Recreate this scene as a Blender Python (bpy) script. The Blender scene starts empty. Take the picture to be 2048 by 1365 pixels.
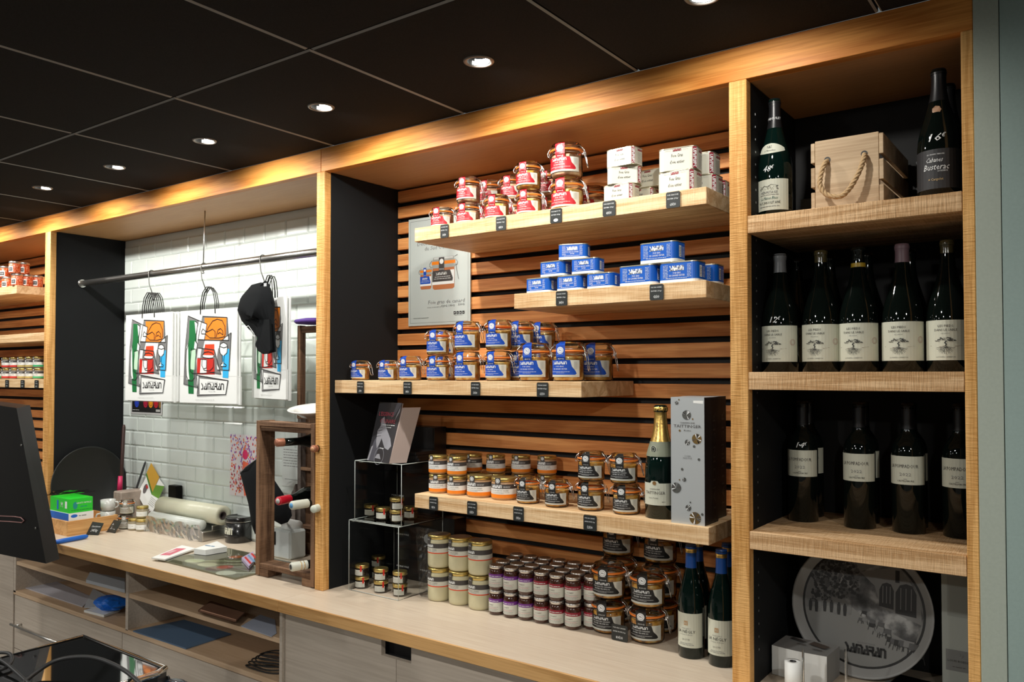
import bpy, bmesh, math, random
from mathutils import Vector, Matrix
random.seed(7)
R = math.radians
sc = bpy.context.scene
C = sc.collection

# ------------------------------------------------------------------ camera, world, light, exposure
F_PX, CX, CYP = 1619.83, 1024.0, 713.98
CAM = Vector((0.7386, -1.9445, 1.6670))
YAW, PITCH = R(35.9616), R(1.2936)
FWD = Vector((-math.sin(YAW)*math.cos(PITCH), math.cos(YAW)*math.cos(PITCH), math.sin(PITCH)))
RGT = Vector((math.cos(YAW), math.sin(YAW), 0.0))
UPV = RGT.cross(FWD)
cd = bpy.data.cameras.new('camera'); cam = bpy.data.objects.new('camera', cd); C.objects.link(cam)
cam.matrix_world = Matrix(((RGT.x, UPV.x, -FWD.x, CAM.x), (RGT.y, UPV.y, -FWD.y, CAM.y), (RGT.z, UPV.z, -FWD.z, CAM.z), (0, 0, 0, 1)))
cd.sensor_width = 36.0; cd.lens = F_PX/2048*36.0
cd.shift_y = (CYP-682.5)/2048.0
cd.clip_start = 0.02
sc.camera = cam
sc.view_settings.view_transform = 'Standard'
try: sc.view_settings.look = 'None'
except Exception: pass
sc.view_settings.gamma = 1.0
sc.view_settings.use_curve_mapping = False
sc.view_settings.exposure = 0.08

w = bpy.data.worlds.new('world'); sc.world = w; w.use_nodes = True
bgn = w.node_tree.nodes['Background']; bgn.inputs[0].default_value = (0.86, 0.95, 0.93, 1); bgn.inputs[1].default_value = 0.14

LAMP_X = [0.059, -0.554, -1.163, -1.766, -2.366, -2.966, -3.566, -4.17]
LAMP_Y, Z_CEIL = -0.31, 2.481
def spot(x, y, z, power, tilt_deg, size=125, blend=0.55, color=(1.0, 0.965, 0.90), rad=0.016):
    l = bpy.data.lights.new('downlight_or_fill_lamp', 'SPOT'); l.energy = power; l.spot_size = R(size); l.spot_blend = blend
    l.color = color; l.shadow_soft_size = rad
    o = bpy.data.objects.new('downlight_or_fill_lamp', l); C.objects.link(o)
    o.location = (x, y, z); o.rotation_euler = (R(tilt_deg), 0, 0)
    return o
for i, x in enumerate(LAMP_X):
    spot(x, LAMP_Y, Z_CEIL-0.006, 21 if i else 10, 27, 146, 0.6)
# unseen ceiling spots added as front fill, behind the photographer
for x in (1.6, -0.6, -2.8, -5.0):
    for y in (-1.9, -3.6):
        spot(x, y, 2.46, 52, 12, 165, 0.6, (1.0, 0.98, 0.93), 0.05)

# ------------------------------------------------------------------ picture -> place helper
def at(u, v, x=None, y=None, z=None):
    d = FWD + RGT*((u-CX)/F_PX) - UPV*((v-CYP)/F_PX)
    if y is not None: t = (y-CAM.y)/d.y
    elif z is not None: t = (z-CAM.z)/d.z
    else: t = (x-CAM.x)/d.x
    return CAM + d*t

# ------------------------------------------------------------------ materials
MAT = {}
def nodes_of(m):
    nt = m.node_tree; return nt, nt.nodes, nt.links, nt.nodes['Principled BSDF']
def mat(name, col, rough=0.5, metal=0.0, spec=0.5, var=0.0, vscale=40.0, bump=0.0, bscale=200.0, coat=0.0, emit=None, estr=0.0, alpha=1.0, trans=0.0):
    if name in MAT: return MAT[name]
    m = bpy.data.materials.new(name); m.use_nodes = True; MAT[name] = m
    nt, N, L, p = nodes_of(m)
    p.inputs['Base Color'].default_value = (*col, 1); p.inputs['Roughness'].default_value = rough
    p.inputs['Metallic'].default_value = metal; p.inputs['Specular IOR Level'].default_value = spec
    if coat: p.inputs['Coat Weight'].default_value = coat; p.inputs['Coat Roughness'].default_value = 0.03
    if trans: p.inputs['Transmission Weight'].default_value = trans
    if emit: p.inputs['Emission Color'].default_value = (*emit, 1); p.inputs['Emission Strength'].default_value = estr
    if var or bump:
        tc = N.new('ShaderNodeTexCoord')
    if var:
        n = N.new('ShaderNodeTexNoise'); n.inputs['Scale'].default_value = vscale; n.inputs['Detail'].default_value = 4
        L.new(tc.outputs['Object'], n.inputs['Vector'])
        r = N.new('ShaderNodeMapRange'); r.inputs[1].default_value = 0.3; r.inputs[2].default_value = 0.7
        r.inputs[3].default_value = 1-var; r.inputs[4].default_value = 1+var; L.new(n.outputs[0], r.inputs[0])
        mx = N.new('ShaderNodeMix'); mx.data_type = 'RGBA'; mx.blend_type = 'MULTIPLY'; mx.inputs[0].default_value = 1
        mx.inputs[6].default_value = (*col, 1); L.new(r.outputs[0], mx.inputs[7]); L.new(mx.outputs[2], p.inputs['Base Color'])
    if bump:
        n2 = N.new('ShaderNodeTexNoise'); n2.inputs['Scale'].default_value = bscale; L.new(tc.outputs['Object'], n2.inputs['Vector'])
        b = N.new('ShaderNodeBump'); b.inputs['Strength'].default_value = bump; b.inputs['Distance'].default_value = 0.001
        L.new(n2.outputs[0], b.inputs['Height']); L.new(b.outputs[0], p.inputs['Normal'])
    return m
def wood(name, c1, c2, axis='X', scale=1.0, rough=0.55, saw=0.0, ring=1.0, strength=0.7):
    """grain along axis; saw = fine cross saw marks"""
    if name in MAT: return MAT[name]
    m = bpy.data.materials.new(name); m.use_nodes = True; MAT[name] = m
    nt, N, L, p = nodes_of(m); p.inputs['Roughness'].default_value = rough; p.inputs['Specular IOR Level'].default_value = 0.3
    tc = N.new('ShaderNodeTexCoord'); oi = N.new('ShaderNodeObjectInfo')
    geo = N.new('ShaderNodeNewGeometry')
    off = N.new('ShaderNodeVectorMath'); off.operation = 'SCALE'; off.inputs['Scale'].default_value = 37.0
    cmb = N.new('ShaderNodeCombineXYZ'); L.new(oi.outputs['Random'], cmb.inputs[0]); L.new(oi.outputs['Random'], cmb.inputs[1]); L.new(oi.outputs['Random'], cmb.inputs[2])
    L.new(cmb.outputs[0], off.inputs[0])
    add = N.new('ShaderNodeVectorMath'); add.operation = 'ADD'; L.new(tc.outputs['Object'], add.inputs[0]); L.new(off.outputs[0], add.inputs[1])
    mp = N.new('ShaderNodeMapping'); L.new(add.outputs[0], mp.inputs['Vector'])
    s = [14*scale]*3; s['XYZ'.index(axis)] = 1.1*scale; mp.inputs['Scale'].default_value = s
    n1 = N.new('ShaderNodeTexNoise'); n1.inputs['Scale'].default_value = 1.0; n1.inputs['Detail'].default_value = 2; n1.inputs['Distortion'].default_value = 0.6
    L.new(mp.outputs[0], n1.inputs['Vector'])
    ml = N.new('ShaderNodeMath'); ml.operation = 'MULTIPLY'; ml.inputs[1].default_value = 22.0*ring; L.new(n1.outputs[0], ml.inputs[0])
    sn = N.new('ShaderNodeMath'); sn.operation = 'SINE'; L.new(ml.outputs[0], sn.inputs[0])
    mp2 = N.new('ShaderNodeMapping'); L.new(add.outputs[0], mp2.inputs['Vector'])
    s2 = [260*scale]*3; s2['XYZ'.index(axis)] = 9*scale; mp2.inputs['Scale'].default_value = s2
    n2 = N.new('ShaderNodeTexNoise'); n2.inputs['Scale'].default_value = 1.0; n2.inputs['Detail'].default_value = 3; L.new(mp2.outputs[0], n2.inputs['Vector'])
    a = N.new('ShaderNodeMath'); a.operation = 'MULTIPLY_ADD'; a.inputs[1].default_value = 0.22*strength/0.7; a.inputs[2].default_value = 0.0; L.new(sn.outputs[0], a.inputs[0])
    b = N.new('ShaderNodeMath'); b.operation = 'ADD'; L.new(a.outputs[0], b.inputs[0]); L.new(n2.outputs[0], b.inputs[1])
    n3 = N.new('ShaderNodeTexNoise'); n3.inputs['Scale'].default_value = 2.2; L.new(add.outputs[0], n3.inputs['Vector'])
    c = N.new('ShaderNodeMath'); c.operation = 'MULTIPLY_ADD'; c.inputs[1].default_value = 0.5; L.new(n3.outputs[0], c.inputs[0]); L.new(b.outputs[0], c.inputs[2])
    cr = N.new('ShaderNodeValToRGB'); cr.color_ramp.elements[0].position = 0.42; cr.color_ramp.elements[1].position = 1.05
    cr.color_ramp.elements[0].color = (*c1, 1); cr.color_ramp.elements[1].color = (*c2, 1)
    L.new(c.outputs[0], cr.inputs[0]); L.new(cr.outputs[0], p.inputs['Base Color'])
    hb = N.new('ShaderNodeBump'); hb.inputs['Strength'].default_value = 0.25; hb.inputs['Distance'].default_value = 0.001
    if saw:
        mp3 = N.new('ShaderNodeMapping'); L.new(add.outputs[0], mp3.inputs['Vector'])
        s3 = [25.0]*3; s3['XYZ'.index(axis)] = 330.0; mp3.inputs['Scale'].default_value = s3
        n4 = N.new('ShaderNodeTexNoise'); n4.inputs['Scale'].default_value = 1.0; n4.inputs['Detail'].default_value = 1; L.new(mp3.outputs[0], n4.inputs['Vector'])
        hs = N.new('ShaderNodeMath'); hs.operation = 'MULTIPLY_ADD'; hs.inputs[1].default_value = 2.0*saw; L.new(n4.outputs[0], hs.inputs[0]); L.new(n2.outputs[0], hs.inputs[2])
        L.new(hs.outputs[0], hb.inputs['Height']); hb.inputs['Strength'].default_value = 0.9
        sm = N.new('ShaderNodeMath'); sm.operation = 'MULTIPLY_ADD'; sm.inputs[1].default_value = 0.75*saw; L.new(n4.outputs[0], sm.inputs[0])
        sb = N.new('ShaderNodeMath'); sb.operation = 'ADD'; sb.inputs[1].default_value = -0.375*saw; L.new(c.outputs[0], sb.inputs[0]); L.new(sb.outputs[0], sm.inputs[2]); L.new(sm.outputs[0], cr.inputs[0])
    else: L.new(n2.outputs[0], hb.inputs['Height'])
    L.new(hb.outputs[0], p.inputs['Normal'])
    return m
def thin_glass(name, tint=(1, 1, 1), ior=1.45, extra=0.02, rough=0.02):
    if name in MAT: return MAT[name]
    m = bpy.data.materials.new(name); m.use_nodes = True; MAT[name] = m
    nt, N, L, p = nodes_of(m); N.remove(p); out = N['Material Output']
    t = N.new('ShaderNodeBsdfTransparent'); t.inputs[0].default_value = (*tint, 1)
    g = N.new('ShaderNodeBsdfGlossy'); g.inputs['Roughness'].default_value = rough
    f = N.new('ShaderNodeFresnel'); f.inputs['IOR'].default_value = ior
    a = N.new('ShaderNodeMath'); a.operation = 'ADD'; a.inputs[1].default_value = extra; a.use_clamp = True; L.new(f.outputs[0], a.inputs[0])
    mx = N.new('ShaderNodeMixShader'); L.new(a.outputs[0], mx.inputs[0]); L.new(t.outputs[0], mx.inputs[1]); L.new(g.outputs[0], mx.inputs[2])
    L.new(mx.outputs[0], out.inputs['Surface'])
    return m
def speckle(name, stops, scale=60.0, rough=0.5, detail=3.0, coat=0.3):
    if name in MAT: return MAT[name]
    m = bpy.data.materials.new(name); m.use_nodes = True; MAT[name] = m
    nt, N, L, p = nodes_of(m); p.inputs['Roughness'].default_value = rough; p.inputs['Coat Weight'].default_value = coat
    tc = N.new('ShaderNodeTexCoord'); oi = N.new('ShaderNodeObjectInfo')
    n = N.new('ShaderNodeTexNoise'); n.noise_dimensions = '4D'; n.inputs['Scale'].default_value = scale; n.inputs['Detail'].default_value = detail
    ml = N.new('ShaderNodeMath'); ml.operation = 'MULTIPLY'; ml.inputs[1].default_value = 50; L.new(oi.outputs['Random'], ml.inputs[0]); L.new(ml.outputs[0], n.inputs['W'])
    L.new(tc.outputs['Object'], n.inputs['Vector'])
    cr = N.new('ShaderNodeValToRGB'); e = cr.color_ramp.elements
    e[0].position = stops[0][0]; e[0].color = (*stops[0][1], 1); e[1].position = stops[-1][0]; e[1].color = (*stops[-1][1], 1)
    for pos, col in stops[1:-1]:
        k = e.new(pos); k.color = (*col, 1)
    L.new(n.outputs[0], cr.inputs[0]); L.new(cr.outputs[0], p.inputs['Base Color'])
    return m
def scene_print(name):
    """grey photograph of a street printed on a tray: blotches only"""
    if name in MAT: return MAT[name]
    return speckle(name, [(0.35, (0.02, 0.02, 0.02)), (0.5, (0.10, 0.10, 0.10)), (0.62, (0.30, 0.30, 0.29))], 28.0, 0.4, 6.0, 0.0)

W_HEAD = wood('header_ash', (0.50, 0.165, 0.026), (0.78, 0.33, 0.075), 'X', 1.0, 0.5)
W_SOFF = wood('soffit_veneer', (0.50, 0.25, 0.10), (0.60, 0.32, 0.14), 'X', 0.7, 0.5, 0, 0.3, 0.2)
W_POST = wood('post_sawn_ash', (0.56, 0.27, 0.070), (0.82, 0.46, 0.16), 'Z', 1.3, 0.6, 0.8)
W_SLAT = wood('slat_pine', (0.58, 0.205, 0.055), (0.86, 0.39, 0.13), 'X', 1.0, 0.55)
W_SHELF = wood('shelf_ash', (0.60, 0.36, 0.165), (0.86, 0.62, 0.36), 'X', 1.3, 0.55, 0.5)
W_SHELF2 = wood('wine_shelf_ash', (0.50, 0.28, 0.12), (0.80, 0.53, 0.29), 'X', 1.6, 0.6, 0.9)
W_TOP = wood('worktop_maple', (0.60, 0.48, 0.36), (0.74, 0.635, 0.50), 'X', 0.6, 0.35, 0, 0.25, 0.25)
W_EDGE = wood('worktop_edge_beech', (0.52, 0.27, 0.09), (0.74, 0.43, 0.17), 'X', 0.9, 0.45)
W_CAB = wood('cabinet_grey_oak', (0.46, 0.385, 0.31), (0.60, 0.52, 0.43), 'X', 0.5, 0.5, 0, 0.3, 0.3)
W_CABE = wood('cabinet_shelf_edge', (0.56, 0.38, 0.23), (0.70, 0.51, 0.34), 'X', 0.8, 0.5, 0, 0.4, 0.3)
W_OLD = wood('crate_weathered', (0.085, 0.042, 0.022), (0.26, 0.145, 0.08), 'Z', 1.2, 0.75, 0.4)
W_OLDX = wood('crate_weathered_flat', (0.085, 0.042, 0.022), (0.28, 0.16, 0.09), 'X', 1.2, 0.75, 0.4)
W_GIFT = wood('gift_crate_pine', (0.42, 0.29, 0.17), (0.60, 0.45, 0.29), 'X', 0.9, 0.6)
W_TRAY = wood('tray_beech', (0.62, 0.30, 0.10), (0.85, 0.50, 0.20), 'Y', 1.0, 0.4)
BLK = mat('black_melamine', (0.013, 0.014, 0.015), 0.65, spec=0.12, var=0.1, vscale=400, bump=0.15, bscale=900)
BLKW = mat('black_backing', (0.008, 0.008, 0.008), 0.7)
CEILM = mat('ceiling_black', (0.021, 0.019, 0.0175), 0.9, spec=0.08, var=0.25, vscale=500, bump=0.4, bscale=700)
CEILE = mat('ceiling_tile_edge', (0.34, 0.33, 0.31), 0.4)
TILE = mat('tile_white', (0.68, 0.74, 0.71), 0.22, var=0.04, vscale=6)
GROUT = mat('grout', (0.62, 0.64, 0.60), 0.8)
COLUMN = mat('column_sage', (0.42, 0.47, 0.40), 0.6, var=0.04, vscale=150)
COLUMN2 = mat('column_sage_blue', (0.32, 0.42, 0.39), 0.6, var=0.04, vscale=150)
FLOORM = mat('floor_grey', (0.16, 0.15, 0.14), 0.5, var=0.1, vscale=8)
WALLM = mat('shop_wall', (0.55, 0.56, 0.54), 0.8)
CHROME = mat('chrome', (0.82, 0.82, 0.80), 0.12, 1.0)
STEEL = mat('brushed_steel', (0.55, 0.54, 0.52), 0.28, 1.0)
WIRE = mat('wire_steel', (0.80, 0.80, 0.78), 0.22, 1.0)
GASKET = mat('gasket_orange', (0.90, 0.23, 0.03), 0.4)
GLASS = thin_glass('jar_glass', (0.96, 0.98, 0.95), 1.45, 0.03)
ACRYL = thin_glass('acrylic', (0.97, 0.98, 0.975), 1.16, 0.012)
ACRED = mat('acrylic_edge', (0.55, 0.60, 0.57), 0.3)
FILM = thin_glass('cellophane', (0.96, 0.97, 0.97), 1.2, 0.03, 0.3)
BOTTLE = mat('bottle_dark_glass', (0.003, 0.005, 0.004), 0.04, spec=0.42)
BOTTLEG = mat('bottle_green_glass', (0.002, 0.009, 0.007), 0.04, spec=0.48)
GOLDLID = mat('lid_gold', (0.62, 0.48, 0.17), 0.3, 0.9)
GOLD = mat('foil_gold', (0.85, 0.56, 0.16), 0.32, 0.9, bump=0.6, bscale=160)
SILV = mat('lid_silver', (0.72, 0.70, 0.66), 0.28, 0.9)
LIDBR = mat('lid_dark_bronze', (0.22, 0.15, 0.10), 0.4, 0.6)
TINW = mat('tin_offwhite', (0.60, 0.60, 0.51), 0.4)
WHITE = mat('paper_white', (0.86, 0.87, 0.84), 0.6)
BAGW = mat('bag_white', (0.86, 0.88, 0.86), 0.5)
OFFW = mat('paper_offwhite', (0.66, 0.66, 0.58), 0.6)
GREYP = mat('paper_grey', (0.42, 0.43, 0.43), 0.7)
CREAML = mat('label_cream', (0.60, 0.61, 0.50), 0.6)
RED = mat('print_red', (0.42, 0.004, 0.014), 0.45)
DRED = mat('print_dark_red', (0.28, 0.012, 0.03), 0.5)
BLUE = mat('print_blue', (0.005, 0.07, 0.47), 0.4)
BLUEC = mat('print_can_blue', (0.004, 0.10, 0.50), 0.35)
PURP = mat('print_purple', (0.17, 0.03, 0.26), 0.5)
BLACK = mat('print_black', (0.012, 0.012, 0.012), 0.5)
DGREY = mat('print_dark_grey', (0.065, 0.058, 0.055), 0.5)
MGREY = mat('print_grey', (0.19, 0.19, 0.19), 0.6)
LGREY = mat('print_light_grey', (0.45, 0.45, 0.43), 0.6)
ORNG = mat('print_orange', (0.88, 0.24, 0.01), 0.5)
ORNG2 = mat('print_red_orange', (0.72, 0.055, 0.008), 0.5)
REDP = mat('print_pure_red', (0.62, 0.02, 0.01), 0.5)
GRN = mat('print_green', (0.0, 0.16, 0.035), 0.5)
SKY = mat('print_sky_blue', (0.03, 0.46, 0.86), 0.5)
BROWN = mat('print_brown', (0.13, 0.035, 0.02), 0.6)
SIGN = mat('sign_slate', (0.016, 0.019, 0.018), 0.45)
SIGNT = mat('sign_white_ink', (0.82, 0.84, 0.84), 0.6)
PATE = speckle('pate_yellow', [(0.35, (0.62, 0.22, 0.03)), (0.46, (0.85, 0.42, 0.07)), (0.56, (0.92, 0.62, 0.20)), (0.68, (0.92, 0.75, 0.42))], 55)
PATEP = speckle('pate_pink', [(0.35, (0.58, 0.26, 0.15)), (0.5, (0.80, 0.48, 0.30)), (0.65, (0.90, 0.74, 0.52))], 55)
PATET = speckle('pate_truffle', [(0.34, (0.14, 0.07, 0.01)), (0.42, (0.65, 0.25, 0.03)), (0.55, (0.88, 0.46, 0.08)), (0.7, (0.85, 0.66, 0.30))], 60)
FATW = mat('duck_fat', (0.60, 0.56, 0.36), 0.4, var=0.06, vscale=40, coat=0.4)
BLOC = mat('bloc_pate', (0.52, 0.30, 0.15), 0.4, var=0.15, vscale=60, coat=0.4)
JAM = mat('jam_dark', (0.055, 0.016, 0.008), 0.15, coat=0.8)
JAMB = mat('jam_brown', (0.16, 0.06, 0.015), 0.15, coat=0.8)
TRUF = mat('truffle_dark', (0.018, 0.012, 0.008), 0.15, coat=0.8)
ROPE = mat('jute_rope', (0.50, 0.34, 0.18), 0.9, bump=0.8, bscale=300)
CAPW = mat('capsule_blue', (0.008, 0.06, 0.26), 0.35, coat=0.3)
CAPG = mat('capsule_grey', (0.16, 0.17, 0.18), 0.4)
CAPM = mat('capsule_mauve', (0.16, 0.10, 0.12), 0.45)
CAPB = mat('capsule_black', (0.010, 0.010, 0.011), 0.35)
FABRIC = mat('black_cotton', (0.006, 0.007, 0.008), 0.9, spec=0.15, bump=0.5, bscale=900)
VIOLET = mat('violet_felt', (0.075, 0.03, 0.22), 0.8)
PLASTB = mat('black_plastic', (0.0035, 0.003, 0.003), 0.4, spec=0.12)
GLOSSB = mat('black_gloss', (0.004, 0.004, 0.004), 0.03, spec=0.9, coat=1.0)
RUBBER = mat('cable_black', (0.014, 0.014, 0.014), 0.5)
PLBLUE = mat('plastic_blue', (0.01, 0.14, 0.62), 0.4)
GREENB = mat('box_green', (0.02, 0.60, 0.03), 0.4)
LENS = mat('lamp_lens', (1, 1, 0.95), 0.3, emit=(1.0, 1.0, 0.92), estr=9.0)
TANL = mat('kraft_tan', (0.34, 0.24, 0.16), 0.7)
KRAFT = mat('kraft_bags_brown', (0.16, 0.075, 0.04), 0.8)
SLATEB = mat('slate_blue_folder', (0.10, 0.17, 0.27), 0.6)
PINKP = mat('print_pink', (0.70, 0.16, 0.22), 0.5)

# ------------------------------------------------------------------ geometry kit
class G:
    def __init__(s): s.v = []; s.f = []; s.m = []; s.sm = []
    def face(s, pts, m=0, smooth=False):
        b = len(s.v); s.v += [tuple(p) for p in pts]; s.f.append(tuple(range(b, b+len(pts)))); s.m.append(m); s.sm.append(smooth); return s
    def box(s, x0, x1, y0, y1, z0, z1, m=0, front=None, top=None, right=None):
        b = len(s.v)
        s.v += [(x0,y0,z0),(x1,y0,z0),(x1,y1,z0),(x0,y1,z0),(x0,y0,z1),(x1,y0,z1),(x1,y1,z1),(x0,y1,z1)]
        fs = [((0,3,2,1),m),((4,5,6,7),m if top is None else top),((0,1,5,4),m if front is None else front),((2,3,7,6),m),((1,2,6,5),m if right is None else right),((3,0,4,7),m)]
        for f, mm in fs: s.f.append(tuple(b+i for i in f)); s.m.append(mm); s.sm.append(False)
        return s
    def cbox(s, x0, x1, y0, y1, z0, z1, c=0.002, m=0):
        """box with chamfered vertical and horizontal edges"""
        bm = bmesh.new(); bmesh.ops.create_cube(bm, size=1)
        for v in bm.verts: v.co = Vector(((x0+x1)/2+v.co.x*(x1-x0), (y0+y1)/2+v.co.y*(y1-y0), (z0+z1)/2+v.co.z*(z1-z0)))
        bmesh.ops.bevel(bm, geom=list(bm.edges), offset=c, segments=1, affect='EDGES')
        b = len(s.v); bm.verts.index_update(); s.v += [tuple(v.co) for v in bm.verts]
        for f in bm.faces: s.f.append(tuple(b+v.index for v in f.verts)); s.m.append(m); s.sm.append(False)
        bm.free(); return s
    def lathe(s, prof, seg=28, m=0, c=(0,0,0), a0=0.0, a1=2*math.pi, ms=None, smooth=True, sx=1.0, sy=1.0):
        full = abs((a1-a0)-2*math.pi) < 1e-6; n = seg if full else seg+1
        b = len(s.v)
        for r, z in prof:
            for i in range(n):
                a = a0+(a1-a0)*i/seg
                s.v.append((c[0]+r*math.sin(a)*sx, c[1]-r*math.cos(a)*sy, c[2]+z))
        for j in range(len(prof)-1):
            mm = ms[j] if ms else m
            for i in range(seg):
                i2 = (i+1) % n
                s.f.append((b+j*n+i, b+j*n+i2, b+(j+1)*n+i2, b+(j+1)*n+i)); s.m.append(mm); s.sm.append(smooth)
        return s
    def tube(s, pts, r=0.001, seg=5, m=0, closed=False):
        pts = [Vector(p) for p in pts]; n = len(pts); b = len(s.v); prev = None
        for i, p in enumerate(pts):
            a = pts[(i-1) % n] if (closed or i > 0) else p; c = pts[(i+1) % n] if (closed or i < n-1) else p
            t = (c-a).normalized() if (c-a).length > 1e-9 else Vector((0,0,1))
            if prev is None:
                u = t.cross(Vector((0,0,1)));
                if u.length < 1e-3: u = t.cross(Vector((1,0,0)))
                u.normalize()
            else:
                u = prev - t*prev.dot(t)
                if u.length < 1e-6: u = t.cross(Vector((1,0,0)))
                u.normalize()
            prev = u; q = t.cross(u)
            rr = r[i] if isinstance(r, (list, tuple)) else r
            for k in range(seg):
                an = 2*math.pi*k/seg; s.v.append(tuple(p+u*math.cos(an)*rr+q*math.sin(an)*rr))
        for i in range(n if closed else n-1):
            for k in range(seg):
                i2 = (i+1) % n
                s.f.append((b+i*seg+k, b+i*seg+(k+1)%seg, b+i2*seg+(k+1)%seg, b+i2*seg+k)); s.m.append(m); s.sm.append(True)
        if not closed:
            s.f.append(tuple(b+k for k in range(seg))[::-1]); s.m.append(m); s.sm.append(False)
            s.f.append(tuple(b+(n-1)*seg+k for k in range(seg))); s.m.append(m); s.sm.append(False)
        return s
    def prism(s, poly, z0, z1, m=0, side=None):
        """poly: list of (x,y) ccw"""
        b = len(s.v); n = len(poly)
        s.v += [(x, y, z0) for x, y in poly]+[(x, y, z1) for x, y in poly]
        s.f.append(tuple(b+i for i in range(n))[::-1]); s.m.append(m); s.sm.append(False)
        s.f.append(tuple(b+n+i for i in range(n))); s.m.append(m); s.sm.append(False)
        for i in range(n):
            j = (i+1) % n; s.f.append((b+i, b+j, b+n+j, b+n+i)); s.m.append(m if side is None else side); s.sm.append(False)
        return s
    def xf(s, M, start=0):
        for i in range(start, len(s.v)): s.v[i] = tuple(M @ Vector(s.v[i]))
        return s
def mesh(name, g, mats):
    me = bpy.data.meshes.new(name); me.from_pydata(g.v, [], g.f)
    if not isinstance(mats, (list, tuple)): mats = [mats]
    for x in mats: me.materials.append(x)
    for p, mi, sm in zip(me.polygons, g.m, g.sm): p.material_index = mi; p.use_smooth = sm
    me.update(); return me
def obj(name, g, mats, parent=None, loc=None, rz=0.0):
    o = bpy.data.objects.new(name, g if isinstance(g, bpy.types.Mesh) else mesh(name, g, mats)); C.objects.link(o)
    if parent: o.parent = parent
    if loc is not None: o.location = loc
    if rz: o.rotation_euler.z = rz
    return o
def tag(o, label=None, cat=None, group=None, kind=None):
    if label: o['label'] = label
    if cat: o['category'] = cat
    if group: o['group'] = group
    if kind: o['kind'] = kind
    return o
def thing(name, label, cat, loc=(0,0,0), rz=0.0, group=None):
    o = bpy.data.objects.new(name, None); C.objects.link(o); o.empty_display_size = 0.02
    o.location = loc; o.rotation_euler.z = rz
    return tag(o, label, cat, group)
def copy_tree(o, parent=None):
    c = o.copy(); C.objects.link(c)
    if parent: c.parent = parent
    for ch in o.children: copy_tree(ch, c)
    return c
PROTO = {}
LATER = []      # parts that only one copy carries, added when every copy exists
def inst(key, build, label, cat, loc, rz=0.0, group=None, rx=0.0):
    """first time builds the thing, afterwards copies it with its parts"""
    if key not in PROTO:
        o = build(); PROTO[key] = o
    else:
        o = copy_tree(PROTO[key])
    o.location = loc; o.rotation_euler = (rx, 0, rz); tag(o, label, cat)
    if group: o['group'] = group
    return o
def struct(name, g, mats): return tag(obj(name, g, mats), kind='structure')

# ---- printing on flat or round faces ----------------------------------------------------------
_TXT = {}
def text_tris(s):
    if s in _TXT: return _TXT[s]
    cu = bpy.data.curves.new('t', 'FONT'); cu.body = s; cu.size = 1.0; cu.resolution_u = 1; cu.fill_mode = 'FRONT'
    o = bpy.data.objects.new('t', cu); me = bpy.data.meshes.new_from_object(o)
    v = [(p.co.x, p.co.y) for p in me.vertices]; f = [tuple(p.vertices) for p in me.polygons]
    bpy.data.objects.remove(o); bpy.data.curves.remove(cu); bpy.data.meshes.remove(me)
    xs = [a for a, _ in v] or [0]; _TXT[s] = (v, f, min(xs), max(xs)); return _TXT[s]
LOGO = [  # drawn strokes of the maker's angular wordmark, one cell each
    (.42, [[(0, 1), (.2, .6), (.24, .3), (.2, .05), (-.02, .0)]]),
    (.55, [[(0, .04), (.46, .04), (.30, 1)], [(.02, .04), (.17, .52)]]),
    (.72, [[(0, 0), (.08, .95), (.46, .95), (.58, .75), (.56, 0)], [(.30, .55), (.28, 0)]]),
    (.55, [[(0, .04), (.46, .04), (.30, 1)], [(.02, .04), (.17, .52)]]),
    (.48, [[(0, .95), (.34, .95), (.36, .62), (.02, .52), (.3, .40), (.36, 0)]]),
    (.55, [[(0, .04), (.46, .04), (.30, 1)], [(.02, .04), (.17, .52)]]),
    (.5, [[(0, 0), (.04, .95), (.32, .95), (.42, .78), (.42, 0)]]),
]
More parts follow.
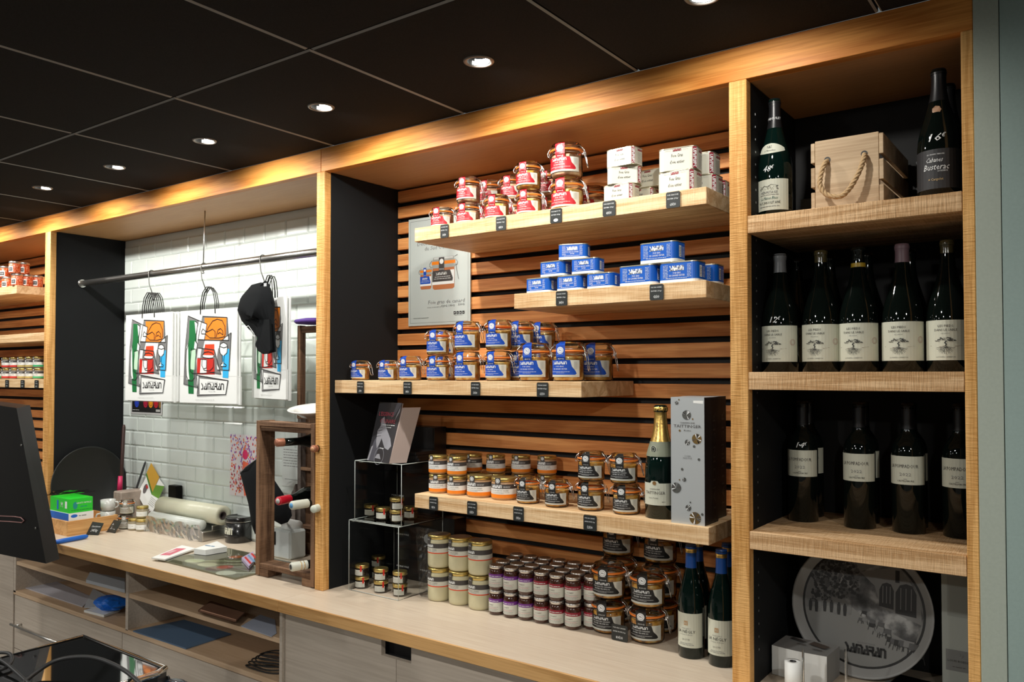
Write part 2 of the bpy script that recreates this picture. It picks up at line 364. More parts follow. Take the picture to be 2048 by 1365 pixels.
class Print:
    """flat print laid on a face; frame(x, z, off) gives the place on the face"""
    def __init__(s, frame, mats, dx=None): s.fr = frame; s.mats = mats; s.g = G(); s.dx = dx
    def mi(s, m):
        if m not in s.mats: s.mats.append(m)
        return s.mats.index(m)
    def _clip(s, poly, x, keep_right):
        out = []
        for i in range(len(poly)):
            a, b = poly[i-1], poly[i]; ia = (a[0] >= x) == keep_right or a[0] == x; ib = (b[0] >= x) == keep_right or b[0] == x
            if ia != ib:
                t = (x-a[0])/(b[0]-a[0]); out.append((x, a[1]+t*(b[1]-a[1])))
            if ib: out.append(b)
        return out
    def poly(s, pts, m, off=0.0):
        k = s.mi(m)
        if s.dx:
            lo = min(p[0] for p in pts); hi = max(p[0] for p in pts); n = max(1, math.ceil((hi-lo)/s.dx))
            for i in range(n):
                a = lo+(hi-lo)*i/n; b = lo+(hi-lo)*(i+1)/n
                q = pts
                if i > 0: q = s._clip(q, a, True)
                if i < n-1 and q: q = s._clip(q, b, False)
                if len(q) > 2: s.g.face([s.fr(x, z, off) for x, z in q], k, True)
        else: s.g.face([s.fr(x, z, off) for x, z in pts], k)
    def rect(s, x0, x1, z0, z1, m, off=0.0): s.poly([(x0, z0), (x1, z0), (x1, z1), (x0, z1)], m, off)
    def line(s, pts, wd, m, off=0.0005, closed=False):
        pts = list(pts)+([pts[0]] if closed else [])
        for a, b in zip(pts[:-1], pts[1:]):
            dx, dz = b[0]-a[0], b[1]-a[1]; l = math.hypot(dx, dz) or 1e-9; ex, ez = dx/l*wd*.35, dz/l*wd*.35; nx, nz = -dz/l*wd/2, dx/l*wd/2
            a2 = (a[0]-ex, a[1]-ez); b2 = (b[0]+ex, b[1]+ez)
            s.g.face([s.fr(a2[0]+nx, a2[1]+nz, off), s.fr(a2[0]-nx, a2[1]-nz, off), s.fr(b2[0]-nx, b2[1]-nz, off), s.fr(b2[0]+nx, b2[1]+nz, off)], s.mi(m))
    def circle(s, x, z, r, m, off=0.0003, n=16, rz=None):
        pts = [(x+r*math.cos(2*math.pi*i/n), z+(rz or r)*math.sin(2*math.pi*i/n)) for i in range(n)]
        if s.dx and r > .001: s.dx, keep = min(s.dx, r*.4), s.dx; s.poly(pts, m, off); s.dx = keep
        else: s.g.face([s.fr(a, b, off) for a, b in pts], s.mi(m))
    def ring(s, x, z, r, wd, m, off=0.0004, n=18):
        s.line([(x+r*math.cos(2*math.pi*i/n), z+r*math.sin(2*math.pi*i/n)) for i in range(n)], wd, m, off, True)
    def text(s, t, x, z, h, m, off=0.0004, align='c', width=None, vert=False, shear=0.0):
        v, f, x0, x1 = text_tris(t); sc_ = h/0.72; sx = sc_
        if width: sx = width/max(x1-x0, 1e-6)
        W_ = (x1-x0)*sx; ox = x-(W_/2 if align == 'c' else 0 if align == 'l' else W_)
        k = s.mi(m); b = len(s.g.v)
        for a, c in v:
            px, pz = ox+(a-x0)*sx+c*sc_*shear, z+c*sc_
            if vert: px, pz = x-(c*sc_), z+(a-x0)*sx
            s.g.v.append(tuple(s.fr(px, pz, off)))
        for q in f: s.g.f.append(tuple(b+i for i in q)); s.g.m.append(k); s.g.sm.append(False)
    def logo(s, x, z, h, width, m, off=0.0004, wd=0.19, vert=False):
        tot = sum(a for a, _ in LOGO)+0.08; sx = width/tot; cx = x-width/2
        for adv, strokes in LOGO:
            for st in strokes:
                if vert: pts = [(x-q*h, z+(cx-x+width/2)+p*sx) for p, q in st]
                else: pts = [(cx+p*sx, z+q*h) for p, q in st]
                s.line(pts, wd*min(h, sx*1.1), m, off)
            cx += adv*sx
    def fine(s, x0, x1, z, h, m, off=0.0004, seed=0):
        """a row of illegibly small print"""
        rnd = random.Random(seed+int(z*1e5)); x = x0
        while x < x1-h:
            l = min(h*rnd.uniform(1.5, 5), x1-x); s.g.face([s.fr(x, z, off), s.fr(x+l, z, off), s.fr(x+l, z+h*.55, off), s.fr(x, z+h*.55, off)], s.mi(m)); x += l+h*.6
    def done(s, name, parent): return obj(name, s.g, s.mats, parent)
def cylf(R_, y0=0.0, z0=0.0, cx=0.0, a0=0.0):
    return lambda x, z, off: (cx+(R_+off)*math.sin(x/R_+a0), y0-(R_+off)*math.cos(x/R_+a0), z0+z)
def flatf(y=0.0, x0=0.0, z0=0.0): return lambda x, z, off: (x0+x, y-off, z0+z)
def planef(o, ux, uz):
    o, ux, uz = Vector(o), Vector(ux).normalized(), Vector(uz).normalized(); n = ux.cross(uz)
    return lambda x, z, off: tuple(o+ux*x+uz*z+n*off)

# ================================================================== SETTING
ZH, ZC = 2.399, 0.900
XA0, XA1, XB0, XB1, XC0, XC1, XD0, XD1 = -3.629, -3.573, -1.545, -1.502, -0.003, 0.042, 0.508, 0.531
YB = 0.400      # back wall
struct('floor', G().box(-6.5, 3.2, -5.5, 0.45, -0.05, 0.0), FLOORM)
ceil_o = struct('ceiling', G().box(-6.5, 3.2, -5.5, 0.02, 2.56, 2.60), BLKW)
struct('wall_left', G().box(-6.6, -6.5, -5.5, 0.45, 0, 2.6), WALLM)
struct('wall_right', G().box(3.2, 3.3, -5.5, 0.45, 0, 2.6), WALLM)
struct('wall_front', G().box(-6.6, 3.3, -5.6, -5.5, 0, 2.6), WALLM)
wb = struct('wall_back', G().box(-6.5, 3.2, YB, YB+0.05, 0, 2.6), BLKW)
# ceiling tiles 0.6 m, recessed dark joints with a thin pale lip
GX0, GY0, P6 = -1.4515, -0.6165, 0.6
def ceil_tile_mesh(x0, x1, y0, y1, hole=None):
    g = G(); zt, zb = 2.505, Z_CEIL; c = 0.0045
    if hole:
        hx, hy, hr = hole; n = 32
        ring = [(hx+hr*math.cos(2*math.pi*i/n), hy+hr*math.sin(2*math.pi*i/n)) for i in range(n)]
        cs = [(x1-c, y1-c), (x0+c, y1-c), (x0+c, y0+c), (x1-c, y0+c)]
        for i in range(n):
            q = int(i/(n/4)) % 4
            g.face([(ring[i][0], ring[i][1], zb), (*cs[q], zb), (ring[(i+1)%n][0], ring[(i+1)%n][1], zb)], 0)
            if (i+1) % (n//4) == 0:
                g.face([(ring[(i+1)%n][0], ring[(i+1)%n][1], zb), (*cs[q], zb), (*cs[(q+1)%4], zb)], 0)
    else: g.face([(x0+c, y0+c, zb), (x0+c, y1-c, zb), (x1-c, y1-c, zb), (x1-c, y0+c, zb)], 0)
    o = [(x0, y0), (x1, y0), (x1, y1), (x0, y1)]; i_ = [(x0+c, y0+c), (x1-c, y0+c), (x1-c, y1-c), (x0+c, y1-c)]
    for k in range(4):
        l = (k+1) % 4
        g.face([(*i_[k], zb), (*i_[l], zb), (*o[l], zb+0.004), (*o[k], zb+0.004)], 1)
        g.face([(*o[k], zb+0.004), (*o[l], zb+0.004), (*o[l], zt), (*o[k], zt)], 0)
    return mesh('ceiling_tile', g, [CEILM, CEILE])
gp = 0.0025; HR = 0.0325
tm_plain = ceil_tile_mesh(-0.3+gp, 0.3-gp, -0.3+gp, 0.3-gp)
tm_row = ceil_tile_mesh(-0.3+gp, 0.3-gp, -0.308+gp, 0.308-0.001)
for i in range(-8, 8):
    xc = GX0+P6*(i+0.5)
    if xc < -6.1 or xc > 3.0: continue
    lx = [x for x in LAMP_X if abs(x-xc) < 0.29]
    me = ceil_tile_mesh(-0.3+gp, 0.3-gp, -0.308+gp, 0.308-0.001, (lx[0]-xc, LAMP_Y+0.308, HR)) if lx else tm_row
    t = obj('ceiling_tile', me, None, ceil_o, (xc, -0.308, 0))
    for j in range(1, 7): obj('ceiling_tile', tm_plain, None, ceil_o, (xc, GY0-P6*(j-0.5), 0))
# recessed downlights
def b_down():
    t = thing('recessed_downlight', '', 'light')
    g = G().lathe([(HR-0.002, -0.001), (HR+0.001, -0.0035), (0.0385, -0.003), (0.0405, -0.0005), (0.0405, 0.002)], 32); obj('trim_ring', g, mat('ring_pewter', (0.16, 0.145, 0.13), 0.35, 0.6), t)
    g = G().lathe([(HR-0.001, -0.001), (HR-0.002, 0.030), (HR-0.004, 0.050), (0.0, 0.052)], 28); obj('recess_cup', g, BLKW, t)
    # lit reflector on the wall side, in two bands
    g = G(); g.lathe([(HR-0.0040, 0.0005), (HR-0.0045, 0.0095)], 16, a0=R(105), a1=R(255)); g.lathe([(HR-0.0045, 0.0110), (HR-0.0055, 0.0155)], 14, a0=R(120), a1=R(240))
    obj('lit_reflector', g, LENS, t); return t
DL = ['nearest the camera over the wine shelves', 'over the truffle and goose jar shelves', 'over the post beside the black panel', 'over the hanging paper bags, towards the post', 'over the hanging paper bags, further end', 'over the dark end panel of the tiled bay', 'at the far end beyond the tiled bay', 'farthest, over the far shelves']
for i, x in enumerate(LAMP_X):
    inst('down', b_down, 'round recessed ceiling downlight '+DL[i], 'light', (x, LAMP_Y, Z_CEIL), 0, 'recessed downlights along the shelf wall')

# header, soffit, uprights
def trim(n, g, m): return struct(n, g, m)
trim('trim_1', G().cbox(-6.4, -1.5235, 0.0, 0.032, ZH, Z_CEIL+0.002, 0.001), W_HEAD)
trim('trim_2', G().cbox(-1.5215, XD1, 0.0, 0.032, ZH, Z_CEIL+0.002, 0.001), W_HEAD)
trim('trim_3', G().box(-6.4, XD1, 0.03, YB, ZH+0.002, ZH+0.02), W_SOFF)
def upright(nm, lab, x0, x1, right_black, left_black, zb=ZC):
    t = thing(nm, lab, 'upright', (x0, 0, zb)); h = ZH-zb
    obj('front_post', G().cbox(0, x1-x0, 0, 0.030, 0, h, 0.0015), W_POST, t)
    if right_black: obj('side_panel', G().box((x1-x0)*0.5, x1-x0-0.0006, 0.030, YB-0.001, 0, h), BLK, t)
    if left_black: obj('side_panel', G().box(0.0006, (x1-x0)*0.5, 0.030, YB-0.001, 0, h), BLK, t)
    return t
upright('shelving_upright', 'sawn ash upright with a black side panel, between far shelves and tiled bay', XA0, XA1, True, True)
upright('shelving_upright', 'sawn ash upright with a black side panel, between tiled bay and jar shelves', XB0, XB1, True, True)
cU = upright('shelving_upright', 'sawn ash upright between the jar shelves and the wine bottle shelves', XC0, XC1, True, True, ZC)
g = G()
for z in [0.98+0.032*k for k in range(43)]:
    g.lathe([(0.0, 0.0)], 3) if False else None
    g.box(0.0448, 0.0456, 0.062, 0.066, z-ZC, z-ZC+0.005)
obj('shelf_pin_holes', g, mat('pin_hole_metal', (0.3, 0.3, 0.3), 0.4, 0.8), cU)['kind'] = 'stuff'
upright('shelving_upright', 'narrow ash upright at the right end beside the sage green column', XD0, XD1, False, True, ZC-0.3)

# slats: children of the back wall
def slat_run(x0, x1, n, z_top, skip=()):
    me = mesh('slat', G().cbox(0, x1-x0, 0, 0.018, -0.0445, 0, 0.0012), [W_SLAT])
    for k in range(n):
        if k in skip: continue
        obj('slat', me, None, wb, (x0, 0.372, z_top-0.0628*k))
slat_run(XB1+0.002, XC0-0.001, 24, 2.393)
slat_run(-5.6, XA0-0.001, 24, 2.393)
# tiles of the middle bay
def tile_mesh(wd, hg):
    g = G(); c = 0.007; x0, x1, z0, z1 = 0.001, wd-0.001, 0.001, hg-0.001; y0, y1 = 0.0, -0.006
    o = [(x0, y0-.002, z0), (x1, y0-.002, z0), (x1, y0-.002, z1), (x0, y0-.002, z1)]; i_ = [(x0+c, y1, z0+c), (x1-c, y1, z0+c), (x1-c, y1, z1-c), (x0+c, y1, z1-c)]
    g.face(i_, 0)
    for k in range(4): g.face([o[k], o[(k+1)%4], i_[(k+1)%4], i_[k]], 0)
    for k in range(4): g.face([(o[k][0], .0, o[k][2]), (o[(k+1)%4][0], .0, o[(k+1)%4][2]), o[(k+1)%4], o[k]], 0)
    return mesh('wall_tile', g, [TILE])
TW, TH = 0.152, 0.0767; tmf = tile_mesh(TW, TH); tmh = tile_mesh(TW/2, TH)
obj('grout_bed', G().box(XA1, XB0, 0.392, 0.3995, ZC, ZH), GROUT, wb)
rows = int(math.ceil((ZH-ZC)/TH)); x_l, x_r = XA1, XB0
TM = {}
for r in range(rows):
    z0 = 0.9835-TH+TH*r-0.0; z0 = ZC+0.0837-TH+TH*r if False else 1.2125-TH*5+TH*r+0.0
    if z0+TH > ZH+0.07: break
    x = x_l-(0.0 if r % 2 else TW/2)
    while x < x_r-0.004:
        a, b = max(x, x_l), min(x+TW, x_r); k = round(b-a, 3)
        if b-a > 0.008 and z0 < ZH-0.01:
            hgt = min(TH, ZH-z0); kk = (k, round(hgt, 3))
            if z0 < ZC-0.03: pass
            else:
                lo = max(z0, ZC); hgt = min(z0+TH, ZH)-lo; kk = (k, round(hgt, 3))
                if kk not in TM: TM[kk] = tile_mesh(b-a, hgt)
                obj('wall_tile', TM[kk], None, wb, (a, 0.392, lo))
        x += TW

# right end: sage green column and door lining
col = struct('trim_4', G().cbox(XD1+0.001, 0.5785, -0.006, 0.30, 0.0, 2.56, 0.0008), COLUMN)
struct('trim_5', G().cbox(0.5800, 1.35, -0.006, 0.30, 0.0, 2.56, 0.0008), COLUMN2)

# ================================================================== FIXED FURNITURE
def worktop(lab, x0, x1):
    t = thing('worktop', lab, 'worktop', (x0, -0.167, 0.86)); L_ = x1-x0
    g = G(); g.box(0, L_, 0.005, YB+0.167-0.011, 0, 0.0398); obj('top_board', g, W_TOP, t)
    g = G(); g.cbox(0, L_, 0, 0.006, 0, 0.040, 0.0015); obj('front_lipping', g, W_EDGE, t); return t
worktop('pale maple worktop with beech edge under the tiled bay', -6.0, -1.5365)
worktop('pale maple worktop with beech edge under the jar and wine shelves', -1.5355, 0.507)

def floating(nm, lab, x0, x1, zt, th=0.0455, y0=0.05, y1=0.371, m=W_SHELF):
    o = obj(nm, G().cbox(0, x1-x0, 0, y1-y0, -th, 0, 0.0012), m, None, (x0, y0, zt)); return tag(o, lab, 'shelf')
S1, S2, S3, S4 = 2.158, 1.914, 1.648, 1.273
floating('floating_shelf', 'long thick ash shelf holding red labelled jars and white tins', -1.111, -0.0835, S1)
floating('floating_shelf', 'short thick ash shelf holding the blue tins', -0.701, -0.0855, S2)
floating('floating_shelf', 'thick ash shelf holding blue labelled jars, against the black panel', XB1+0.002, -0.463, S3)
floating('floating_shelf', 'thick ash shelf holding truffle jars and champagne', -1.108, -0.082, S4)
L1, L2, L3 = 2.161, 1.891, 1.644
floating('floating_shelf', 'far ash shelf holding jars of orange red spices', -5.3, -4.07, L1)
floating('floating_shelf', 'far empty ash shelf between the spice jars and the small tins', -5.3, XA0-0.001, L2)
floating('floating_shelf', 'far ash shelf holding two layers of small grey labelled jars', -5.3, XA0-0.001, L3)
WS = [2.058, 1.674, 1.286]
WL = ['top wine shelf carrying the gift crate', 'middle wine shelf carrying five tree labelled bottles', 'lower wine shelf carrying the year labelled bottles']
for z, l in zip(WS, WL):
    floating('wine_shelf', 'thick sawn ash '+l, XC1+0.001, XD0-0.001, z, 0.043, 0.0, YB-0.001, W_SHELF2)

# cabinets under the worktop
YF = -0.140
cb = thing('open_shelf_unit', 'open pigeonhole unit with papers under the tiled bay worktop', 'cabinet', (0, 0, 0))
def part(nm, g, m, p): return obj(nm, g, m, p)
part('side_panel', G().box(-3.600, -3.577, YF, 0.38, 0.60, 0.859), W_CAB, cb)
part('divider', G().box(-2.560, -2.540, YF, 0.38, 0.605, 0.859), W_CAB, cb)
part('side_panel', G().box(-1.560, -1.546, YF, 0.38, 0.605, 0.859), W_CAB, cb)
for a, b, z in ((-3.577, -2.560, 0.753), (-2.540, -1.560, 0.758)):
    part('shelf_board', G().cbox(a, b, YF+0.003, 0.38, z-0.018, z, 0.001), W_CABE, cb)
part('base_board', G().cbox(-3.60, -1.546, YF, 0.38, 0.590, 0.609, 0.001), W_CABE, cb)
part('back_panel', G().box(-3.60, -1.546, 0.375, 0.385, 0.60, 0.859), W_CAB, cb)
part('top_rail', G().box(-3.60, -1.546, YF+0.02, YF+0.05, 0.84, 0.859), W_CAB, cb)
def drawer(lab, x0, x1, z0, z1, handle=True):
    t = thing('drawer_unit', lab, 'drawer', (x0, YF, z0))
    obj('drawer_front', G().cbox(0.002, x1-x0-0.002, 0, 0.019, 0.002, z1-z0-0.002, 0.001), W_CAB, t)
    obj('carcass', G().box(0.004, x1-x0-0.004, 0.019, 0.50, 0.004, z1-z0-0.004), W_CAB, t)
    if handle:
        g = G(); L_ = 0.60; z = 0.459-z0; g.tube([(0.035, -0.032, z), (0.035+L_, -0.032, z)], 0.006, 8)
        for xx in (0.08, 0.035+L_-0.045): g.tube([(xx, -0.032, z), (xx, 0.001, z)], 0.005, 6)
        obj('bar_handle', g, STEEL, t)
drawer('wide grey oak drawer with a steel bar handle under the left pigeonholes', -3.585, -2.585, 0.33, 0.589)
drawer('wide grey oak drawer under the right pigeonholes', -2.585, -1.546, 0.33, 0.589, False)
drawer('lowest grey oak drawer below the bar handled drawer', -3.585, -2.585, 0.05, 0.329, False)
drawer('lowest grey oak drawer below the right drawer', -2.585, -1.546, 0.05, 0.329, False)
t = thing('base_cabinet', 'plain grey oak base cabinet left of the pigeonholes', 'cabinet', (-4.6, YF, 0.05))
obj('door', G().cbox(0, 0.996, 0, 0.019, 0, 0.807, 0.001), W_CAB, t); obj('carcass', G().box(0, 0.996, 0.02, 0.5, 0, 0.807), W_CAB, t)
bc = thing('base_cabinet', 'beige grey base cabinet with a dark finger notch under the jar shelves', 'cabinet', (0, 0, 0))
def panel_with_notch(x0, x1, nx0, nx1, nz):
    g = G(); z0, z1 = 0.05, 0.858; y0, y1 = YF+0.012, YF+0.030
    if nx0-x0 > .001: g.box(x0, nx0, y0, y1, z0, z1)
    if x1-nx1 > .001: g.box(nx1, x1, y0, y1, z0, z1)
    g.box(nx0, nx1, y0, y1, z0, nz); return g
nA, nB = at(757, 1300, y=YF).x, at(817, 1305, y=YF).x
part('door', panel_with_notch(-1.543, at(787, 1340, y=YF).x-0.001, nA, at(787, 1340, y=YF).x-0.0011, 0.795), W_CAB, bc)
part('door', panel_with_notch(at(787, 1340, y=YF).x+0.001, -0.30, at(787, 1340, y=YF).x+0.0011, nB, 0.795), W_CAB, bc)
part('door', G().box(-0.298, 0.505, YF+0.012, YF+0.03, 0.05, 0.858), W_CAB, bc)
part('carcass', G().box(-1.543, 0.505, YF+0.05, 0.38, 0.04, 0.857), BLKW, bc)

# price tags -----------------------------------------------------------------------------------
TAGN = [0]
def price_tag(x, ztop, y, wd, hg, lines, price, lab, blank=False, tilt=0.0, group='price tags clipped to the shelves'):
    t = thing('price_tag', lab, 'price tag', (x, y, ztop), 0, group)
    c = 0.003; g = G()
    poly = [(-wd/2+c, -hg), (wd/2-c, -hg), (wd/2, -hg+c), (wd/2, -c), (wd/2-c, 0), (-wd/2+c, 0), (-wd/2, -c), (-wd/2, -hg+c)]
    b = len(g.v); g.v += [(a, -0.0035, z) for a, z in poly]+[(a, -0.0012, z) for a, z in poly]
    g.f.append(tuple(range(8))); g.f.append(tuple(range(8, 16))[::-1]); g.m += [0, 0]; g.sm += [False, False]
    for i in range(8): g.f.append((i, 8+i, 8+(i+1) % 8, (i+1) % 8)); g.m.append(0); g.sm.append(False)
    obj('slate_plate', g, SIGN, t)
    p = Print(flatf(-0.0035), [SIGNT]); k = hg/0.045
    for i, l in enumerate(lines): p.text(l, 0, -0.0105*k-0.0105*k*i, 0.0036*k, SIGNT, width=min(wd*0.78, len(l)*0.0031*k))
    if blank: p.circle(0, -hg*0.80, 0.008, SIGNT, n=14, rz=0.0045)
    else: p.text(price, 0, -hg*0.87, 0.0078*k, SIGNT, width=wd*0.42)
    p.done('lettering', t)
    obj('clip', G().box(-wd*.2, wd*.2, -0.0012, 0.0, -hg*0.8, -0.001), ACRED, t)
    if tilt: t.rotation_euler.y = tilt
    return t
def tags(y, shelf_z, rows_, where):
    for u, v, wd, lines, price, l, *bl in rows_:
        p = at(u, v, y=y)
        price_tag(p.x, shelf_z-0.003, y-0.0002, wd, 0.043, lines, price, 'black price tag reading %s, %s' % (l, where), bool(bl))
tags(0.05, S1+0.001, [(890, 460, .034, ['FOIE GRAS D\'OIE', 'ENTIER 120gr'], '31€00', 'thirty one euros'), (1003, 444, .038, ['FOIE GRAS D\'OIE', 'ENTIER 190gr'], '43€00', 'forty three euros under the jars'),
                (1113, 430, .040, ['FOIE GRAS D\'OIE', 'ENTIER 330gr'], '', 'no price but a white sticker', 1), (1219, 414, .040, ['FOIE GRAS D\'OIE', 'ENTIER 130gr'], '43€00', 'forty three euros under the white tins'),
                (1347, 395, .040, ['FOIE GRAS D\'OIE', 'ENTIER 270gr'], '63€00', 'sixty three euros')], 'on the top jar shelf')
tags(0.05, S2+0.001, [(1124, 598, .038, ['FOIE GRAS CANARD', 'ENTIER 130gr'], '34€00', 'thirty four euros'), (1314, 584, .040, ['FOIE GRAS CANARD', 'ENTIER 270gr'], '42€00', 'forty two euros')], 'on the blue tin shelf')
tags(0.05, S3+0.000, [(722, 775, .033, ['FOIE GRAS CANARD', 'ENTIER 120gr'], '27€00', 'twenty seven euros'), (816, 775, .036, ['FOIE GRAS CANARD', 'ENTIER 190gr'], '34€00', 'thirty four euros'),
                (952, 777, .036, ['FOIE GRAS CANARD', 'ENTIER 320gr'], '51€00', 'fifty one euros'), (1086, 778, .040, ['FOIE GRAS CANARD', 'ENTIER 420gr'], '62€00', 'sixty two euros')], 'on the blue jar shelf')
tags(0.05, S4+0.000, [(868, 1010, .036, ['BLOC FOIE GRAS', 'CANARD 80gr'], '9€90', 'nine euros ninety'), (945, 1020, .038, ['BLOC FOIE GRAS', 'CANARD 180gr'], '15€50', 'fifteen euros fifty'),
                (1038, 1030, .038, ['FOIE GRAS CANARD', 'ENTIER TRUFFE 120gr'], '37€00', 'thirty seven euros'), (1181, 1047, .042, ['FOIE GRAS CANARD', 'ENTIER TRUFFE 190gr'], '52€00', 'fifty two euros')], 'on the truffle jar shelf')
for u, l in ((15, 'farthest'), (46, 'middle'), (74, 'nearest the upright')):
    p = at(u, 770, y=0.05); price_tag(p.x, L3-0.004, 0.0498, 0.042, 0.042, ['CANARD', 'TARTINABLE'], '6€50', 'small black price tag, '+l+' on the far shelf of small jars')
p = at(1240, 1283, z=ZC); price_tag(p.x, ZC+0.047, p.y, 0.052, 0.046, ['FOIE GRAS CANARD', 'ENTIER TRUFFE 330gr'], '80€00', 'small black price tag reading eighty euros, standing before the large truffle jars')

# ================================================================== CLIP JARS
def b_clip(d, h, col, weight, l1, l2, fill):
    def f():
        t = thing('clip_jar', '', 'jar'); r = d/2; hb = h*0.66
        # contents
        obj('contents', G().lathe([(0, .003), (r*.86, .003), (r*.93, .008), (r*.945, .02), (r*.945, hb*.90), (r*.90, hb*.93), (0, hb*.93)], 28), fill, t)
        # glass body and lid
        g = G().lathe([(0, 0), (r*.86, 0), (r*.95, .002), (r, .008), (r, hb*.92), (r*.985, hb*.97), (r*.93, hb), (r*.93, h*.695), (r*1.01, h*.705), (r*1.01, h*.725), (r*.95, h*.73)], 32); obj('glass_body', g, GLASS, t)
        g = G().lathe([(r*.95, h*.775), (r*1.01, h*.785), (r*1.01, h*.815), (r*.95, h*.835), (r*.94, h*.93), (r*.90, h*.965), (r*.80, h*.975), (r*.74, h*.955), (0, h*.955)], 32); lid = obj('glass_lid', g, GLASS, t)
        g = G().lathe([(r*.95, h*.728), (r*1.045, h*.728), (r*1.06, h*.75), (r*1.045, h*.772), (r*.95, h*.772)], 32); obj('rubber_gasket', g, GASKET, t)
        # steel wires
        g = G(); zr = h*.672; g.tube([(r*.965*math.sin(a), -r*.965*math.cos(a), zr) for a in [2*math.pi*i/24 for i in range(24)]], .0010, 4, 0, True)
        g.tube([(r*1.02*math.sin(a), -r*1.02*math.cos(a), h*.80) for a in [2*math.pi*i/24 for i in range(24)]], .0009, 4, 0, True)
        for s_ in (1, -1):           # hinge at the left, lever at the right
            x = s_*r*1.05; hw = .010
            g.tube([(s_*r*.96, -hw, zr), (x+s_*.004, -hw, zr-.004), (x+s_*.006, -hw*.9, h*.74), (x+s_*.002, -hw*.8, h*.83), (s_*r*.9, -hw*.8, h*.90), (s_*r*.8, 0, h*.955), (s_*r*.9, hw*.8, h*.90), (x+s_*.002, hw*.8, h*.83), (x+s_*.006, hw*.9, h*.74), (x+s_*.004, hw, zr-.004), (s_*r*.96, hw, zr)], .00115, 5)
        x = r*1.05+.005
        obj('wire_bail', g, WIRE, t)
        g = G(); hw = .009; g.tube([(x, -hw, h*.70), (x+.004, -hw, h*.60), (x+.008, -hw*.75, h*.40), (x+.011, -hw*.7, h*.26), (x+.011, hw*.7, h*.26), (x+.008, hw*.75, h*.40), (x+.004, hw, h*.60), (x, hw, h*.70)], .00125, 5, 0, False)
        g.tube([(x-.002, -hw*.8, h*.70), (x+.003, -hw*.8, h*.74), (x+.003, -hw*.8, h*.66), (x-.002, -hw*.8, h*.64)], .0012, 5, 0, True)
        g.tube([(x-.002, hw*.8, h*.70), (x+.003, hw*.8, h*.74), (x+.003, hw*.8, h*.66), (x-.002, hw*.8, h*.64)], .0012, 5, 0, True)
        obj('clasp_lever', g, WIRE, t)
        # main label, wrapped; coloured area with a sloping right edge
        LW = r*1.12; z0, z1 = h*.11, h*.525
        p = Print(cylf(r+.0005), [WHITE], .006)
        p.rect(-LW, LW, z0, z1, OFFW)
        zc0 = z0+(z1-z0)*.13
        p.poly([(-LW, zc0), (LW*.70, zc0), (LW*.80, zc0+h*.03), (LW*.72, zc0+h*.10), (LW*.52, zc0+h*.20), (LW*.42, z1), (-LW, z1)], col, .0002)
        # sealing strap over the neck
        sw = r*.30; cx = -r*.14
        lb = p.done('paper_label', t)
        q = Print(lambda x, z, off: ((r*1.075+off)*math.sin((x+cx)/r), -(r*1.075+off)*math.cos((x+cx)/r), z), [col], .006)
        q.rect(-sw, sw, h*.60, h*.90, col)
        q.circle(0, h*.765, sw*.72, SIGNT, .0003); q.ring(0, h*.765, sw*.50, sw*.05, col, .0005, 12); q.circle(-sw*.1, h*.77, sw*.13, col, .0005, 5); q.circle(sw*.16, h*.76, sw*.10, col, .0005, 4)
        q.fine(-sw*.7, sw*.7, h*.665, h*.012, SIGNT, .0003)
        q.g.face([q.fr(-sw, h*.90, 0), q.fr(sw, h*.90, 0), ((r*.72)*math.sin((sw*.8+cx)/r), -(r*.72)*math.cos((sw*.8+cx)/r), h*.985), ((r*.72)*math.sin((-sw*.8+cx)/r), -(r*.72)*math.cos((-sw*.8+cx)/r), h*.985)], 0)
        f2 = cylf(r+.0008)
        q.g.face([q.fr(-sw, h*.60, 0), f2(-sw+cx, z1-.001, 0), f2(sw+cx, z1-.001, 0), q.fr(sw, h*.60, 0)], 0)
        q.done('seal_strap', t)
        s_ = Print(cylf(r+.0012), [SIGNT])
        k = h
        s_.text(weight, cx, k*.542, k*.036, SIGNT, width=sw*1.35)
        s_.logo(-r*.22, k*.425, k*.062, r*1.02, SIGNT, wd=.24)
        s_.text(l1, -r*.22, k*.355, k*.034, SIGNT, width=len(l1)*r*.064)
        s_.text(l2, -r*.22, k*.290, k*.034, SIGNT, width=len(l2)*r*.064)
        s_.fine(-r*.95, r*.5, k*.235, k*.014, SIGNT); s_.fine(-r*.5, r*.1, k*.205, k*.010, SIGNT)
        s_.fine(-r*1.05, r*.95, k*.128, k*.011, MGREY)
        for i in range(5): s_.rect(r*(.72+.05*i), r*(.735+.05*i), k*.30, k*.50, LGREY)
        s_.done('label_lettering', lb)
        return t
    return f
